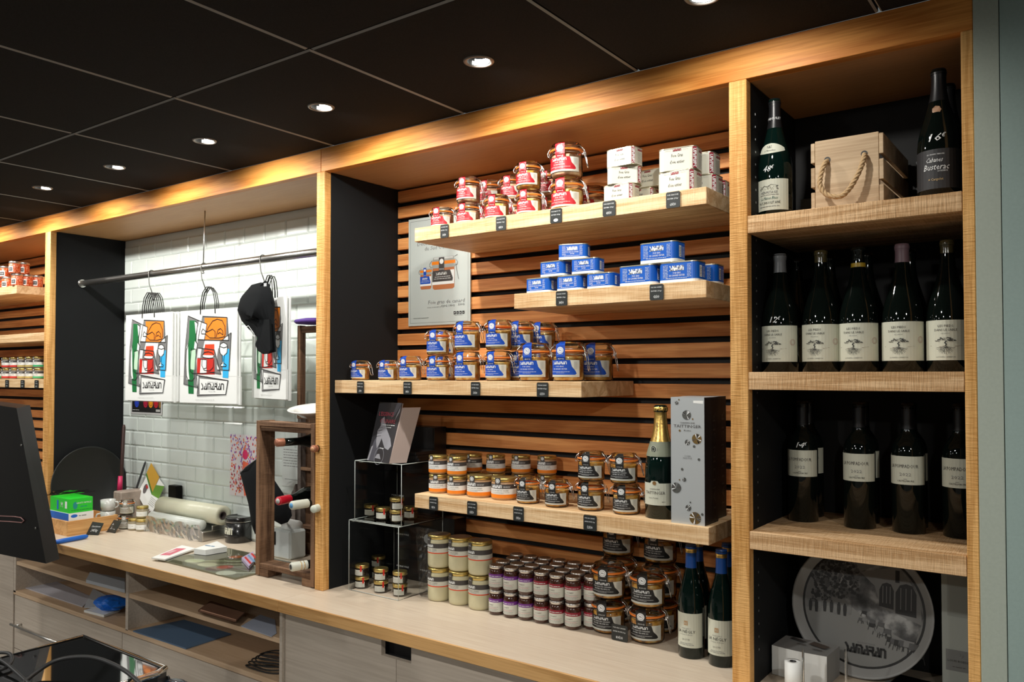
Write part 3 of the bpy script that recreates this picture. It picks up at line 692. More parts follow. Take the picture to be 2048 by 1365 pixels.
KINDS = {
 'r120': (.076, .073, RED, '120G', 'FOIE GRAS', 'D\'OIE ENTIER', PATEP), 'r190': (.077, .086, RED, '190G', 'FOIE GRAS', 'D\'OIE ENTIER', PATEP), 'r190y': (.077, .086, RED, '190G', 'FOIE GRAS', 'D\'OIE ENTIER', PATE),
 'r330': (.097, .105, RED, '330G', 'FOIE GRAS', 'D\'OIE ENTIER', PATEP), 'r330y': (.097, .105, RED, '330G', 'FOIE GRAS', 'D\'OIE ENTIER', PATE),
 'b120': (.067, .073, BLUE, '120G', 'FOIE GRAS', 'DE CANARD ENTIER', PATE), 'b190': (.075, .086, BLUE, '190G', 'FOIE GRAS', 'DE CANARD ENTIER', PATE),
 'b320': (.083, .098, BLUE, '320G', 'FOIE GRAS', 'DE CANARD ENTIER', PATE), 'b420': (.095, .120, BLUE, '420G', 'FOIE GRAS', 'DE CANARD ENTIER', PATE),
 't120': (.072, .082, BLACK, '120G', 'FOIE GRAS DE CANARD', 'ENTIER TRUFFE 5%', PATET), 't190': (.078, .086, BLACK, '190G', 'FOIE GRAS DE CANARD', 'ENTIER TRUFFE 5%', PATET),
 't330': (.098, .102, BLACK, '330G', 'FOIE GRAS DE CANARD', 'ENTIER TRUFFE 5%', PATET)}
def clip(k, x, y, z, rz, lab, group):
    o = inst('clip_'+k, b_clip(*KINDS[k]), lab, 'jar', (x, y, z), R(rz+13), group); return o
rj = random.Random(3)
def J(k, u, y, z, lab, rz=None, group=None, v=None):
    p = at(u, v if v else 700, y=y); return clip(k, p.x, y, z, rj.uniform(-6, 8) if rz is None else rz, lab, group)
gr = 'red labelled clip jars on the top shelf'; Y0 = 0.12
J('r120', 885, Y0, S1, 'small red labelled clip jar, leftmost on the top shelf', 3, gr, 430)
J('r120', 937, Y0, S1, 'small red labelled clip jar, bottom of the short pair, second along the top shelf', 0, gr, 420)
J('r190', 937, Y0, S1+.0735, 'red labelled clip jar standing on the second small jar of the top shelf', 2, gr, 380)
J('r190y', 994, Y0, S1, 'single red labelled clip jar, third along the front of the top shelf', 6, gr, 410)
J('r190y', 1059, Y0, S1, 'red labelled clip jar, bottom of the front pair in the middle of the top shelf', 0, gr, 400)
J('r190y', 1057, Y0, S1+.0865, 'red labelled clip jar, top of the middle pair, pale yellow content', 2, gr, 340)
J('r330y', 1135, Y0+.012, S1, 'large red labelled clip jar, bottom of the tallest pair', 0, gr, 385)
J('r330', 1133, Y0+.012, S1+.1055, 'large red labelled clip jar, top of the tallest pair, pink content', 4, gr, 320)
J('r190', 980, 0.24, S1+.0865, 'red labelled clip jar in the shade behind the short pair, upper', 0, gr, 380)
J('r190', 975, 0.24, S1, 'red labelled clip jar in the shade behind the short pair, lower', 0, gr, 380)
J('r190', 1024, 0.23, S1+.0865, 'red labelled clip jar peeping out behind the middle pair, upper left', 4, gr, 350)
J('r190', 1030, 0.23, S1, 'red labelled clip jar peeping out behind the middle pair, lower left', 0, gr, 400)
J('r190', 1099, 0.25, S1+.0865, 'shaded red labelled clip jar between the middle and the tallest pair, upper', 0, gr, 340)
J('r190', 1099, 0.25, S1, 'shaded red labelled clip jar between the middle and the tallest pair, lower', 0, gr, 400)
J('r330', 1182, 0.27, S1, 'large red labelled clip jar in the shade right of the tallest pair', 0, gr, 385)
gb = 'blue labelled clip jars on the lower left shelf'
J('b120', 721, Y0, S3, 'small blue labelled clip jar, leftmost on its shelf', -2, gb)
J('b120', 776, Y0, S3, 'small blue labelled clip jar, second from the left on its shelf', 2, gb)
J('b120', 785, 0.21, S3, 'small blue labelled clip jar half hidden behind the second one', 2, gb)
J('b190', 821, Y0, S3, 'blue labelled clip jar, third from the left on its shelf', -2, gb)
J('b190', 876, Y0, S3, 'blue labelled clip jar, bottom of the first blue pair', 6, gb)
J('b190', 876, Y0, S3+.0865, 'blue labelled clip jar, top of the first blue pair', 8, gb)
J('b190', 893, 0.22, S3+.0865, 'blue labelled clip jar hidden behind the top of the first blue pair', 0, gb)
J('b190', 893, 0.22, S3, 'blue labelled clip jar hidden behind the bottom of the first blue pair', 0, gb)
J('b320', 935, Y0, S3, 'taller blue labelled clip jar, bottom of the second blue pair', -2, gb)
J('b320', 935, Y0, S3+.0985, 'taller blue labelled clip jar, top of the second blue pair', -3, gb)
J('b320', 997, Y0, S3, 'taller blue labelled clip jar, bottom of the third blue pair', -4, gb)
J('b320', 998, Y0, S3+.0985, 'taller blue labelled clip jar, top of the third blue pair', 0, gb)
J('b320', 1043, 0.215, S3, 'blue labelled clip jar in the second row behind the third pair, lower', 0, gb)
J('b320', 1043, 0.215, S3+.0985, 'blue labelled clip jar in the second row behind the third pair, upper', 0, gb)
J('b320', 1086, 0.305, S3, 'blue labelled clip jar in the third row, lower, almost hidden', 0, gb)
J('b320', 1086, 0.305, S3+.0985, 'blue labelled clip jar in the third row, upper, in half shade', 0, gb)
J('b420', 1069, Y0, S3, 'largest kind of blue labelled clip jar, left of the big pair', 2, gb)
J('b420', 1137, Y0, S3, 'largest kind of blue labelled clip jar, right of the big pair, brightly lit', -2, gb)
J('b420', 1195, 0.235, S3, 'largest kind of blue labelled clip jar standing in shade at the shelf end', 0, gb)
gt = 'black labelled truffle clip jars'
for k, u, v0, v1, z, l, rz in (('t120', 1056.5, 0, 1009.7, S4, 'black labelled truffle clip jar next to the orange banded pots', 0), ('t120', 1114, 0, 1016.8, S4, 'single black labelled truffle clip jar in the middle of its shelf', 4),
        ('t190', 1182, 0, 1024, S4, 'black labelled truffle clip jar, bottom of the left pair on the champagne shelf', -2), ('t190', 1253, 0, 1031.7, S4, 'black labelled truffle clip jar, bottom of the pair nearest the champagne bottle', 2)):
    P_ = at(u, v1, z=z); dv = (P_-CAM); dv.z = 0; dv.normalize(); c = P_+dv*KINDS[k][0]*.5
    clip(k, c.x, c.y, z, rz, l, gt)
    if k == 't190': clip(k, c.x+(0.002 if u < 1200 else -0.008), c.y, z+.0865, rz+3, l.replace('bottom of', 'top of'), gt)
gl = 'large black labelled truffle clip jars on the worktop'
BT = []
for u, v, nm in ((1217, 1271, 'left'), (1295, 1291, 'right')):
    P_ = at(u, v, z=ZC); dv = (P_-CAM); dv.z = 0; dv.normalize(); c = P_+dv*.049; BT.append(c)
    clip('t330', c.x, c.y, ZC, 0, 'large truffle clip jar, bottom of the front %s pair on the worktop' % nm, gl)
    clip('t330', c.x+.002, c.y, ZC+.1025, 3, 'large truffle clip jar, top of the front %s pair on the worktop' % nm, gl)
for i, (dx, dy) in enumerate(((-.028, .115), (-.012, .112))):
    c = BT[i]; nm = ('left', 'right')[i]
    for k in range(3): clip('t330', c.x+dx, c.y+dy, ZC+.1025*k, rj.uniform(-4, 4), 'large truffle clip jar in the back %s column, %s' % (nm, ('lowest', 'middle', 'topmost')[k]), gl)

# ================================================================== TINS
def rrect(L, D, r, n=5):
    pts = []
    for cx, cy, a0 in ((L/2-r, -D/2+r, -90), (L/2-r, D/2-r, 0), (-L/2+r, D/2-r, 90), (-L/2+r, -D/2+r, 180)):
        for i in range(n+1):
            a = R(a0+90*i/n); pts.append((cx+r*math.cos(a), cy+r*math.sin(a)))
    return pts
def b_tin(L, D, h, kind, big):
    def f():
        t = thing('foie_gras_tin', '', 'tin'); g = G(); rr = D*.24
        main, base = (BLUEC, WHITE) if kind == 'b' else (TINW, TINW)
        def band(z0, z1, m, grow=0.0):
            pts = rrect(L+grow, D+grow, rr); b = len(g.v); n = len(pts)
            g.v.extend([(x, y, z0) for x, y in pts]+[(x, y, z1) for x, y in pts])
            for i in range(n): g.f.append((b+i, b+(i+1) % n, b+n+(i+1) % n, b+n+i)); g.m.append(m); g.sm.append(False)
        g2 = rrect(L, D, rr)
        g.prism(rrect(L-.002, D-.002, rr), 0, .0015, 0, 0)
        if kind == 'b': band(.001, h*.17, 0); band(h*.17, h*.95, 1)
        else: band(.001, h*.95, 0)
        body = obj('tin_body', g, [base, main], t)
        tr = mat('tin_rim', (0.62, 0.58, 0.44), 0.3, 0.8); obj('rolled_rim', G().prism(rrect(L+.0016, D+.0016, rr+.0008), h-.0025, h, 0), tr, t); obj('rolled_rim', G().prism(rrect(L+.0012, D+.0012, rr+.0008), 0, .0015, 0), tr, t)
        k = h
        p = Print(flatf(-D/2-.0003), [SIGNT]); q = Print(lambda x, z, off: (L/2+.0003+off, x, z), [SIGNT])
        xe = L/2-rr
        if kind == 'b':
            p.logo(0, k*.60, k*.20, L*.36, SIGNT, wd=.24)
            p.text('FOIE GRAS DE CANARD' if not big else 'FOIE GRAS', 0, k*.44, k*.085, SIGNT, width=L*(.44 if not big else .20)); p.text('ENTIER' if not big else 'DE CANARD ENTIER', 0, k*.32, k*.085, SIGNT, width=L*(.14 if not big else .40))
            p.fine(-xe*.8, xe*.7, k*.23, k*.03, SIGNT)
            for i in range(9): p.fine(-xe, -xe+L*.13, k*(.28+.068*i), k*.03, SIGNT, seed=i); p.fine(xe-L*.10, xe, k*(.28+.068*i), k*.03, SIGNT, seed=i+9)
            q.rect(-D*.22, -D*.02, k*.27, k*.80, SIGNT)
            for i in range(6): q.rect(-D*.19, -D*.05, k*(.32+.075*i), k*(.345+.075*i), BLACK, .0003)
            for i in range(8): q.fine(D*.04, D*.26, k*(.28+.065*i), k*.03, SIGNT, seed=i)
        else:
            p.text('Foie Gras', L*.02, k*.58, k*.15, BLACK, width=L*.30); p.text('d\'oie entier', L*.02, k*.30, k*.15, BLACK, width=L*.38)
            p.logo(L*.02, k*.84, k*.09, L*.22, DRED, wd=.24); p.text('MAISON', -L*.22, k*.85, k*.07, LGREY, width=L*.16); p.text('MAISON', L*.24, k*.85, k*.07, LGREY, width=L*.14)
            # red band at the corner, with the wordmark running up
            fr = lambda x, z, off: ((L/2-rr*.3-.0+off*.7)+x*.707+.0006, -D/2+rr*.3+x*.707-off*.7-.0006, z)
            b = Print(fr, [RED]); b.rect(-D*.085, D*.085, .002, h-.003, DRED, .0012); b.logo(D*.045, k*.07, D*.085, k*.80, SIGNT, .0016, .26, True) if False else None
            v_ = Print(fr, [SIGNT]);
            cz = k*.08
            for adv, strokes in LOGO:
                for st in strokes: v_.line([(D*.055-q_*D*.11, cz+p_*k*.21) for p_, q_ in st], D*.028, SIGNT, .0018)
                cz += adv*k*.21
            v_.done('lettering', b.done('corner_band', t))
            q.logo(D*.10, k*.80, k*.10, D*.44, DRED, wd=.24)
            for i in range(9): q.fine(-D*.12, D*.26, k*(.12+.068*i), k*.028, MGREY, seed=i)
        p.done('front_lettering', body); q.done('side_lettering', body); return t
    return f
TIN = {'ws': (.094, .056, .050, 'w', 0), 'wl': (.106, .070, .062, 'w', 1), 'bs': (.088, .055, .046, 'b', 0), 'bl': (.114, .066, .058, 'b', 1)}
def tin(k, u, y, z, rz, lab, grp, v=500):
    p = at(u, v, y=y); return inst('tin_'+k, b_tin(*TIN[k]), lab, 'tin', (p.x, y, z), R(rz), grp)
gw = 'white tins on the top shelf'; g2 = 'blue tins on the second shelf'
tin('ws', 1243, .105, S1, -2, 'small white tin, bottom of the three tin stack', gw, 380)
tin('ws', 1249, .110, S1+.0505, 22, 'small white tin turned askew in the middle of the three tin stack', gw, 350)
tin('ws', 1249, .105, S1+.101, -4, 'small white tin, top of the three tin stack', gw, 320)
tin('ws', 1284, .19, S1, 0, 'small white tin behind the three tin stack, lower', gw, 380)
tin('ws', 1303, .19, S1+.0505, -2, 'small white tin seen through the gap between the stacks, upper', gw, 350)
tin('wl', 1360, .112, S1, -2, 'large white tin, bottom of the front stack at the shelf end', gw, 360)
tin('wl', 1361, .112, S1+.0625, 6, 'large white tin, top of the front stack at the shelf end', gw, 325)
tin('wl', 1403, .20, S1, 0, 'large white tin behind the end stack, lower', gw, 370)
tin('wl', 1398, .20, S1+.0625, 0, 'large white tin behind the end stack, upper', gw, 330)
tin('wl', 1422, .285, S1, 0, 'large white tin at the back corner of the top shelf', gw, 360)
tin('bs', 1084, .10, S2, -2, 'small blue tin, lowest row, leftmost', g2, 575)
tin('bs', 1146, .10, S2, -2, 'small blue tin, lowest row, second', g2, 570)
tin('bs', 1207, .10, S2, 0, 'small blue tin, lowest row, third', g2, 565)
tin('bs', 1112, .10, S2+.0465, -2, 'small blue tin, middle row, left', g2, 540)
tin('bs', 1176, .10, S2+.0465, 4, 'small blue tin, middle row, right, with a shadow across it', g2, 530)
tin('bs', 1149, .105, S2+.093, 18, 'small blue tin at the very top of the left pyramid', g2, 500)
tin('bl', 1283, .105, S2, -2, 'large blue tin, bottom left of the right pyramid', g2, 555)
tin('bl', 1365, .105, S2, -2, 'large blue tin, bottom right of the right pyramid', g2, 550)
tin('bl', 1325, .105, S2+.0585, -2, 'large blue tin on top of the right pyramid', g2, 510)
tin('bl', 1403, .20, S2, 0, 'large blue tin behind the right end of the second shelf', g2, 550)
tin('bl', 1330, .20, S2, 0, 'large blue tin hidden behind the right pyramid', g2, 550)

# ================================================================== SCREW LID POTS
def b_bloc(d, h, lidm, bandm, fill, big=False):
    def f():
        t = thing('bloc_jar', '', 'jar'); r = d/2
        obj('glass_body', G().lathe([(0, 0), (r*.86, 0), (r*.97, .003), (r, .008), (r, h*.70), (r*.96, h*.76), (r*.93, h*.80), (0, h*.80)], 28), fill, t)
        obj('twist_lid', G().lathe([(r*.97, h*.80), (r*1.0, h*.805), (r*1.0, h*.93), (r*.96, h*.965), (r*.85, h*.97), (r*.80, h*.955), (0, h*.955)], 28), lidm, t)
        p = Print(cylf(r+.0004), [WHITE], .006); LW = r*2.2
        z0 = h*.10
        p.rect(-LW, LW, z0, h*.26, bandm); p.rect(-LW, LW, h*.26, h*.50, WHITE); p.rect(-LW, LW, h*.50, h*.70, DGREY)
        lb = p.done('paper_label', t)
        q = Print(lambda x, z, off: ((r*1.01+off)*math.sin(x/r), -(r*1.01+off)*math.cos(x/r), z), [DGREY], .006)
        q.rect(-r*.24, r*.24, h*.66, h*.97, DGREY, .0004); q.circle(0, h*.84, r*.17, SIGNT, .0007, 12); q.ring(0, h*.84, r*.10, r*.03, DGREY, .0009, 10); q.done('seal_strap', t)
        s_ = Print(cylf(r+.0008), [SIGNT]); s_.logo(-r*.12, h*.545, h*.115, r*.95, SIGNT, wd=.24); s_.text('BLOC DE FOIE GRAS DE CANARD', 0, h*.40, h*.055, DGREY, width=r*1.7)
        s_.fine(-r*.7, r*.9, h*.34, h*.022, MGREY); s_.fine(-r*.7, r*.5, h*.295, h*.022, MGREY); s_.fine(r*.45, r*1.0, h*.60, h*.022, SIGNT); s_.fine(r*.45, r*1.0, h*.56, h*.022, SIGNT)
        s_.done('label_lettering', lb); return t
    return f
def stand(u, v, z, r):
    P_ = at(u, v, z=z); dv = P_-CAM; dv.z = 0; dv.normalize(); return P_+dv*r
gk = 'orange banded pate pots with gold lids'
bs = b_bloc(.064, .064, GOLDLID, ORNG, BLOC); bl = b_bloc(.084, .072, GOLDLID, ORNG, BLOC)
c1 = stand(877, 988, S4, .032); c2 = stand(912, 992, S4, .032)
inst('bs', bs, 'small orange banded pot, lower left at the end of its shelf', 'jar', (c1.x, c1.y, S4), R(22), gk)
inst('bs', bs, 'small orange banded pot, upper left at the end of its shelf', 'jar', (c1.x-.001, c1.y, S4+.0635), R(-6), gk)
inst('bs', bs, 'small orange banded pot, lower, second from the left', 'jar', (c2.x+.004, c2.y, S4), R(2), gk)
inst('bs', bs, 'small orange banded pot, upper, second from the left', 'jar', (c2.x+.004, c2.y, S4+.0635), R(0), gk)
for i, (dx, dy) in enumerate(((.045, .125), (.018, .085), (.125, .150), (.205, .185), (.290, .215))):
    for k in range(2):
        if i == 1 and k == 0: pass
        inst('bs', bs, 'shaded orange banded pot, %s of the %s back column behind the front pots' % (('bottom', 'top')[k], ('second', 'first', 'third', 'fourth', 'fifth')[i]), 'jar', (c2.x-.06+dx, c2.y+dy-.018, S4+.0635*k), R(5), gk)
c = stand(960, 997, S4, .042); inst('bl', bl, 'wide orange banded pot, third in the front row', 'jar', (c.x, c.y, S4), 0, gk)
c = stand(1009, 1002, S4, .042); inst('bl', bl, 'wide orange banded pot next to the first truffle clip jar', 'jar', (c.x, c.y, S4), R(6), gk)
for u, v, l in ((1003, 985, 'behind the third front pot'), (1045, 990, 'behind the fourth front pot')):
    c = stand(u, v-6, S4, .042); inst('bl', bl, 'wide shaded orange banded pot '+l, 'jar', (c.x-.02, c.y+.04, S4), 0, gk)

def b_fat():
    t = thing('duck_fat_jar', '', 'jar'); r, h = .040, .113
    obj('glass_body', G().lathe([(0, 0), (r*.84, 0), (r*.96, .004), (r, .012), (r, h*.78), (r*.97, h*.83), (r*.93, h*.86), (0, h*.86)], 30), FATW, t)
    obj('twist_lid', G().lathe([(r*.97, h*.86), (r, h*.865), (r, h*.95), (r*.96, h*.975), (r*.84, h*.98), (0, h*.968)], 30, ms=[0, 0, 0, 0, 1]), [GOLDLID, LIDBR], t)
    p = Print(cylf(r+.0004), [WHITE], .006); LW = r*2.3
    p.rect(-LW, LW, h*.44, h*.47, ORNG2); p.rect(-LW, LW, h*.47, h*.60, OFFW); p.rect(-LW, LW, h*.60, h*.74, DGREY); lb = p.done('paper_label', t)
    q = Print(cylf(r+.0012), [DGREY], .006); q.rect(-r*.48, 0, h*.70, h*.93, DGREY, .0004); q.text('350G', -r*.24, h*.83, h*.035, SIGNT, .0008, width=r*.3); q.done('seal_strap', t)
    s_ = Print(cylf(r+.0008), [SIGNT]); s_.logo(-r*.15, h*.635, h*.065, r*.9, SIGNT, wd=.24); s_.text('GRAISSE DE CANARD', 0, h*.545, h*.030, DGREY, width=r*1.25); s_.fine(-r*.4, r*.6, h*.515, h*.014, MGREY); s_.fine(-r*.2, r*.4, h*.49, h*.012, MGREY)
    s_.done('label_lettering', lb); return t
gf = 'tall jars of pale duck fat'
for u, v, l in ((879, 1205, 'left'), (921, 1213, 'middle'), (961, 1223, 'right')):
    c = stand(u, v, ZC, .040)
    inst('fat', b_fat, 'tall jar of pale duck fat, bottom of the %s stack' % l, 'jar', (c.x, c.y, ZC), R(-4), gf)
    inst('fat', b_fat, 'tall jar of pale duck fat, top of the %s stack' % l, 'jar', (c.x-.001, c.y, ZC+.112), R(-6), gf)
def b_jam(colr, fill):
    def f():
        t = thing('jam_jar', '', 'jar'); r, h = .0245, .079
        obj('glass_body', G().lathe([(0, 0), (r*.84, 0), (r*.96, .003), (r, .008), (r, h*.72), (r*.94, h*.80), (r*.84, h*.85), (0, h*.85)], 24), fill, t)
        obj('screw_lid', G().lathe([(r*.90, h*.86), (r*.95, h*.865), (r*.95, h*.965), (r*.90, h*.985), (r*.78, h*.99), (0, h*.985)], 24, ms=[0, 0, 0, 0, 1]), [SILV, LIDBR], t)
        p = Print(cylf(r+.0004), [OFFW], .005); LW = r*1.9; p.rect(-LW, LW, h*.14, h*.52, OFFW); p.rect(-LW, LW, h*.52, h*.66, colr); lb = p.done('paper_label', t)
        s_ = Print(cylf(r+.0007), [SIGNT]); s_.fine(-r*1.1, r*1.1, h*.565, h*.035, SIGNT); s_.text('CONFIT', 0, h*.39, h*.05, DGREY, width=r*.9)
        for i in range(5): s_.fine(-r, r*(1.1-.2*(i % 2)), h*(.33-.04*i), h*.018, (MGREY, PINKP)[i == 1], seed=i)
        s_.done('label_lettering', lb); return t
    return f
gj = 'small jam jars with silver lids'
front = [(993, 1232, 0), (1022, 1238, 0), (1052, 1243, 0), (1083, 1249, 1), (1114, 1256, 1), (1146, 1262, 1)]
names = ['leftmost', 'second', 'third', 'fourth', 'fifth', 'rightmost']; FJ = []
for i, (u, v, k) in enumerate(front):
    c = stand(u, v, ZC, .0245); FJ.append(c)
    for lv in range(2):
        fn = b_jam(PURP, JAMB if False else JAM) if k == 0 else b_jam(DRED, JAM)
        inst('jam%d' % k, fn, 'small %s banded jam jar, %s of the %s front stack' % (('purple', 'red')[k], ('bottom', 'top')[lv], names[i]), 'jar', (c.x, c.y, ZC+.0785*lv), R(rj.uniform(-12, 14)), gj)
for i in range(6):
    for rw in range(1, 4):
        c = FJ[i]; x, y = c.x-.004-.012*rw+(.012 if rw == 2 else 0), c.y+.056*rw
        for lv in range(2):
            if rw > 1 and lv == 0: pass
            inst('jam%d' % (i > 2), None, 'small dark jam jar, %s layer, row %s behind the %s front stack' % (('lower', 'upper')[lv], ('one', 'two', 'three')[rw-1], names[i]), 'jar', (x, y, ZC+.0785*lv), R(rj.uniform(-40, 40)), gj)
c = FJ[5]
for dx, dy in ((.046, .034),(.054, .098)):
    for lv in range(2): inst('jam1', None, 'small dark jam jar standing %s behind the large truffle jars, %s' % ('just' if dx < .05 else 'further', ('lower', 'upper')[lv]), 'jar', (c.x+dx, c.y+dy, ZC+.0785*lv), R(30), gj)
def b_truf():
    t = thing('truffle_pot', '', 'jar'); r, h = .0255, .042
    obj('glass_body', G().lathe([(0, 0), (r*.88, 0), (r*.98, .003), (r, .007), (r, h*.62), (r*.95, h*.70), (0, h*.70)], 24), TRUF, t)
    obj('gold_lid', G().lathe([(r*.98, h*.70), (r*1.02, h*.71), (r*1.02, h*.93), (r*.97, h*.985), (r*.84, h), (0, h*.99)], 24), GOLDLID, t)
    p = Print(cylf(r+.0004), [OFFW], .005); p.rect(-r*.62, r*.95, h*.12, h*.58, OFFW)
    for i in range(4): p.fine(-r*.5, r*.8, h*(.18+.09*i), h*.03, MGREY, .0003, i)
    p.done('paper_label', t)
    q = Print(cylf(r*1.025), [REDP], .005); q.rect(r*.62, r*.86, h*.45, h*.96, REDP, .0004); q.done('red_seal', t); return t
gtp = 'tiny truffle pots in the acrylic stand'
pots = []
for u, v, n, l in ((724, 1179, 2, 'front left'), (762, 1188, 2, 'front middle'), (800, 1195, 2, 'front right'), (757, 1160, 2, 'second row'), (786, 1150, 2, 'back right')):
    for k in range(n): pots.append((u, v, ZC+.0042*k*0+.042*k, 'tiny gold lidded truffle pot, %s, %s of its pair on the worktop' % (l, ('bottom', 'top')[k])))
for u, v, z, l in pots:
    c = stand(u, v, ZC, .0255); inst('truf', b_truf, l, 'jar', (c.x, c.y, z+.001), R(rj.uniform(-10, 25)), gtp)
ZA = 1.149
for u, v, k, l in ((742, 1034, 0, 'leftmost'), (766, 1041, 0, 'second'), (794, 1046, 0, 'third'), (794, 1046, 1, 'on top of the third'), (822, 1039, 0, 'rightmost')):
    c = stand(u, v, ZA, .0255); inst('truf', b_truf, 'tiny gold lidded truffle pot, %s on the lower acrylic cube' % l, 'jar', (c.x, c.y, ZA+.0005+.042*k), R(rj.uniform(10, 40)), gtp)
# acrylic cubes
def cube(nm, lab, x0, x1, y0, y1, z0, z1):
    t = thing(nm, lab, 'display stand', (x0, y0, z0)); L_, D_, H_ = x1-x0, y1-y0, z1-z0; th = .004
    g = G(); g.box(0, L_, 0, D_, H_-th, H_); obj('top_panel', g, ACRYL, t)
    obj('side_panel', G().box(0, th, 0, D_, 0, H_-th), ACRYL, t); obj('side_panel', G().box(L_-th, L_, 0, D_, 0, H_-th), ACRYL, t)
    g = G(); e = .0008
    for x in (0.0, L_): g.tube([(x, 0, 0), (x, 0, H_), ], .0014, 4); g.tube([(x, D_, 0), (x, D_, H_)], .0012, 4); g.tube([(x, 0, H_), (x, D_, H_)], .0014, 4)
    g.tube([(0, 0, H_), (L_, 0, H_)], .0016, 4); g.tube([(0, 0, .0015), (L_, 0, .0015)], .0014, 4)
    obj('polished_edges', g, ACRED, t); return t
cube('acrylic_cube', 'lower clear acrylic display cube on the worktop by the upright', -1.441, -1.198, .068, .296, ZC+.0005, 1.1485)
cube('acrylic_cube', 'upper clear acrylic display cube carrying the cookery books', -1.420, -1.192, .075, .290, 1.1495, 1.361)
# black gift boxes stacked behind the stand
gx = 'stacked black gift boxes'
for i, (x0, x1, z0, z1) in enumerate(((-1.498, -1.146, .9005, 1.01), (-1.498, -1.146, 1.0105, 1.148), (-1.498, -1.240, 1.149, 1.30), (-1.498, -1.243, 1.3005, 1.474))):
    t = thing('gift_box', 'matt black gift box, %s of the stack behind the acrylic cubes' % ('lowest', 'second', 'third', 'topmost')[i], 'box', (x0, .300 if i < 2 else .300, z0), 0, gx)
    y0 = .070
    obj('carton', G().cbox(0, x1-x0, y0*0, .068, 0, z1-z0, .001), CAPB, t)
    p = Print(flatf(-.0004), [SIGNT])
    for k in range(2): p.text('PEBEYRE', (x1-x0)*(.28+.46*k) if i > 1 else .10+.12*k, (z1-z0)*.38, .006, SIGNT, width=.062)
    p.done('lettering', t)

# ================================================================== BOTTLES
BURG = [(0, .004), (.60, 0), (.92, .001), (1, .006), (1, .40), (.97, .46), (.88, .53), (.72, .61), (.54, .70), (.42, .77), (.355, .84), (.33, .90), (.33, .955), (.36, .958), (.36, .985), (.32, 1.0), (0, 1.0)]
BORD = [(0, .004), (.62, 0), (.94, .001), (1, .006), (1, .60), (.97, .645), (.86, .69), (.62, .735), (.44, .765), (.385, .80), (.37, .86), (.37, .955), (.40, .958), (.40, .985), (.37, 1.0), (0, 1.0)]
SLIM = [(0, .004), (.62, 0), (.94, .001), (1, .006), (1, .46), (.97, .52), (.86, .60), (.66, .68), (.50, .75), (.42, .81), (.40, .88), (.40, .955), (.43, .958), (.43, .985), (.40, 1.0), (0, 1.0)]
def prof(P_, r, h): return [(a*r, b*h) for a, b in P_]
def rad_at(P_, r, h, z):
    for (a, b), (c, d) in zip(P_[1:-1], P_[2:]):
        if b*h <= z <= d*h and d > b: return r*(a+(c-a)*((z/h-b)/(d-b)))
    return r
def capsule(P_, r, h, z0, z1, m, t, grow=.0004, name='capsule', dark=None):
    n = 8; pr = [(rad_at(P_, r, h, z0+(z1-z0)*i/n)+grow, z0+(z1-z0)*i/n) for i in range(n+1)]
    if z1 >= h*.99: pr += [(0, h+grow)]
    return obj(name, G().lathe(pr, 24), m, t)
def b_bottle(P_, r, h, glass, lab_fn, cap=None, kind='wine_bottle'):
    def f():
        t = thing(kind, '', 'bottle'); obj('glass_bottle', G().lathe(prof(P_, r, h), 36), glass, t)
        if cap: capsule(P_, r, h, *cap, t)
        lab_fn(t, P_, r, h); return t
    return f
def lab_tree(t, P_, r, h):
    p = Print(cylf(r+.0004), [CREAML], .008); z0, z1 = .026, .116; p.rect(-r*1.45, r*1.45, z0, z1, CREAML); lb = p.done('paper_label', t)
    s = Print(cylf(r+.0008), [BLACK]); x = -r*.10
    s.text('LES PIEDS', x, .1005, .0052, BLACK, width=.031); s.text('DANS LE SABLE', x, .0915, .0052, BLACK, width=.047); s.text('LES LANDES', x, .085, .0024, MGREY, width=.018)
    zl = .0585; s.poly([(x-.034, zl), (x-.012, zl-.0028), (x+.006, zl-.0030), (x+.022, zl-.001), (x+.034, zl+.0005), (x, zl+.0006)], BROWN, .0001)
    s.line([(x-.034, zl), (x+.034, zl+.0004)], .0006, BLACK)
    s.line([(x, zl), (x+.0015, zl+.0035), (x-.0015, zl+.0065), (x+.001, zl+.010)], .0022, BLACK)
    rn = random.Random(5)
    for i in range(70):
        a = rn.uniform(-1, 1); bx = x+a*.021; bz = zl+.0105+(1-a*a)*rn.uniform(-.0005, .0085); s.line([(bx, bz), (bx+rn.uniform(-.0035, .0035), bz+rn.uniform(-.001, .0016))], rn.uniform(.0006, .0013), BLACK)
    for i in range(14):
        a = R(-170+160*i/13); px, pz = x+.002*math.cos(a), zl-.002
        pts = [(px, pz)]
        for k in range(4):
            pts.append((x+math.cos(a)*(.005+.0046*k)+rn.uniform(-.0009, .0009), zl-.002+math.sin(a)*(.004+.0042*k)+rn.uniform(-.0007, .0007)))
        s.line(pts, .00055, BLACK)
        s.line([pts[2], (pts[2][0]+rn.uniform(-.003, .003), pts[2][1]-.004)], .0004, BLACK)
    s.text('LA POINTE à CAPBRETON', x, .032, .0026, BLACK, width=.039)
    s.ring(r*1.05, .074, .0072, .0006, DRED); s.ring(r*1.05, .074, .0045, .0004, DRED); s.done('label_lettering', lb)
def handwrite(t, r, z, price, x=0.0, h=.014, w_=.022):
    s = Print(cylf(r+.0008), [SIGNT]); s.text(price[:-1], x, z, h, SIGNT, width=w_, shear=.35); s.text('€', x+w_*.72, z+h*.45, h*.55, SIGNT, width=w_*.28, shear=.3); s.done('chalk_price', t)
gp5 = 'bottles with a tree on the label'
WH, WR = .300, .0445
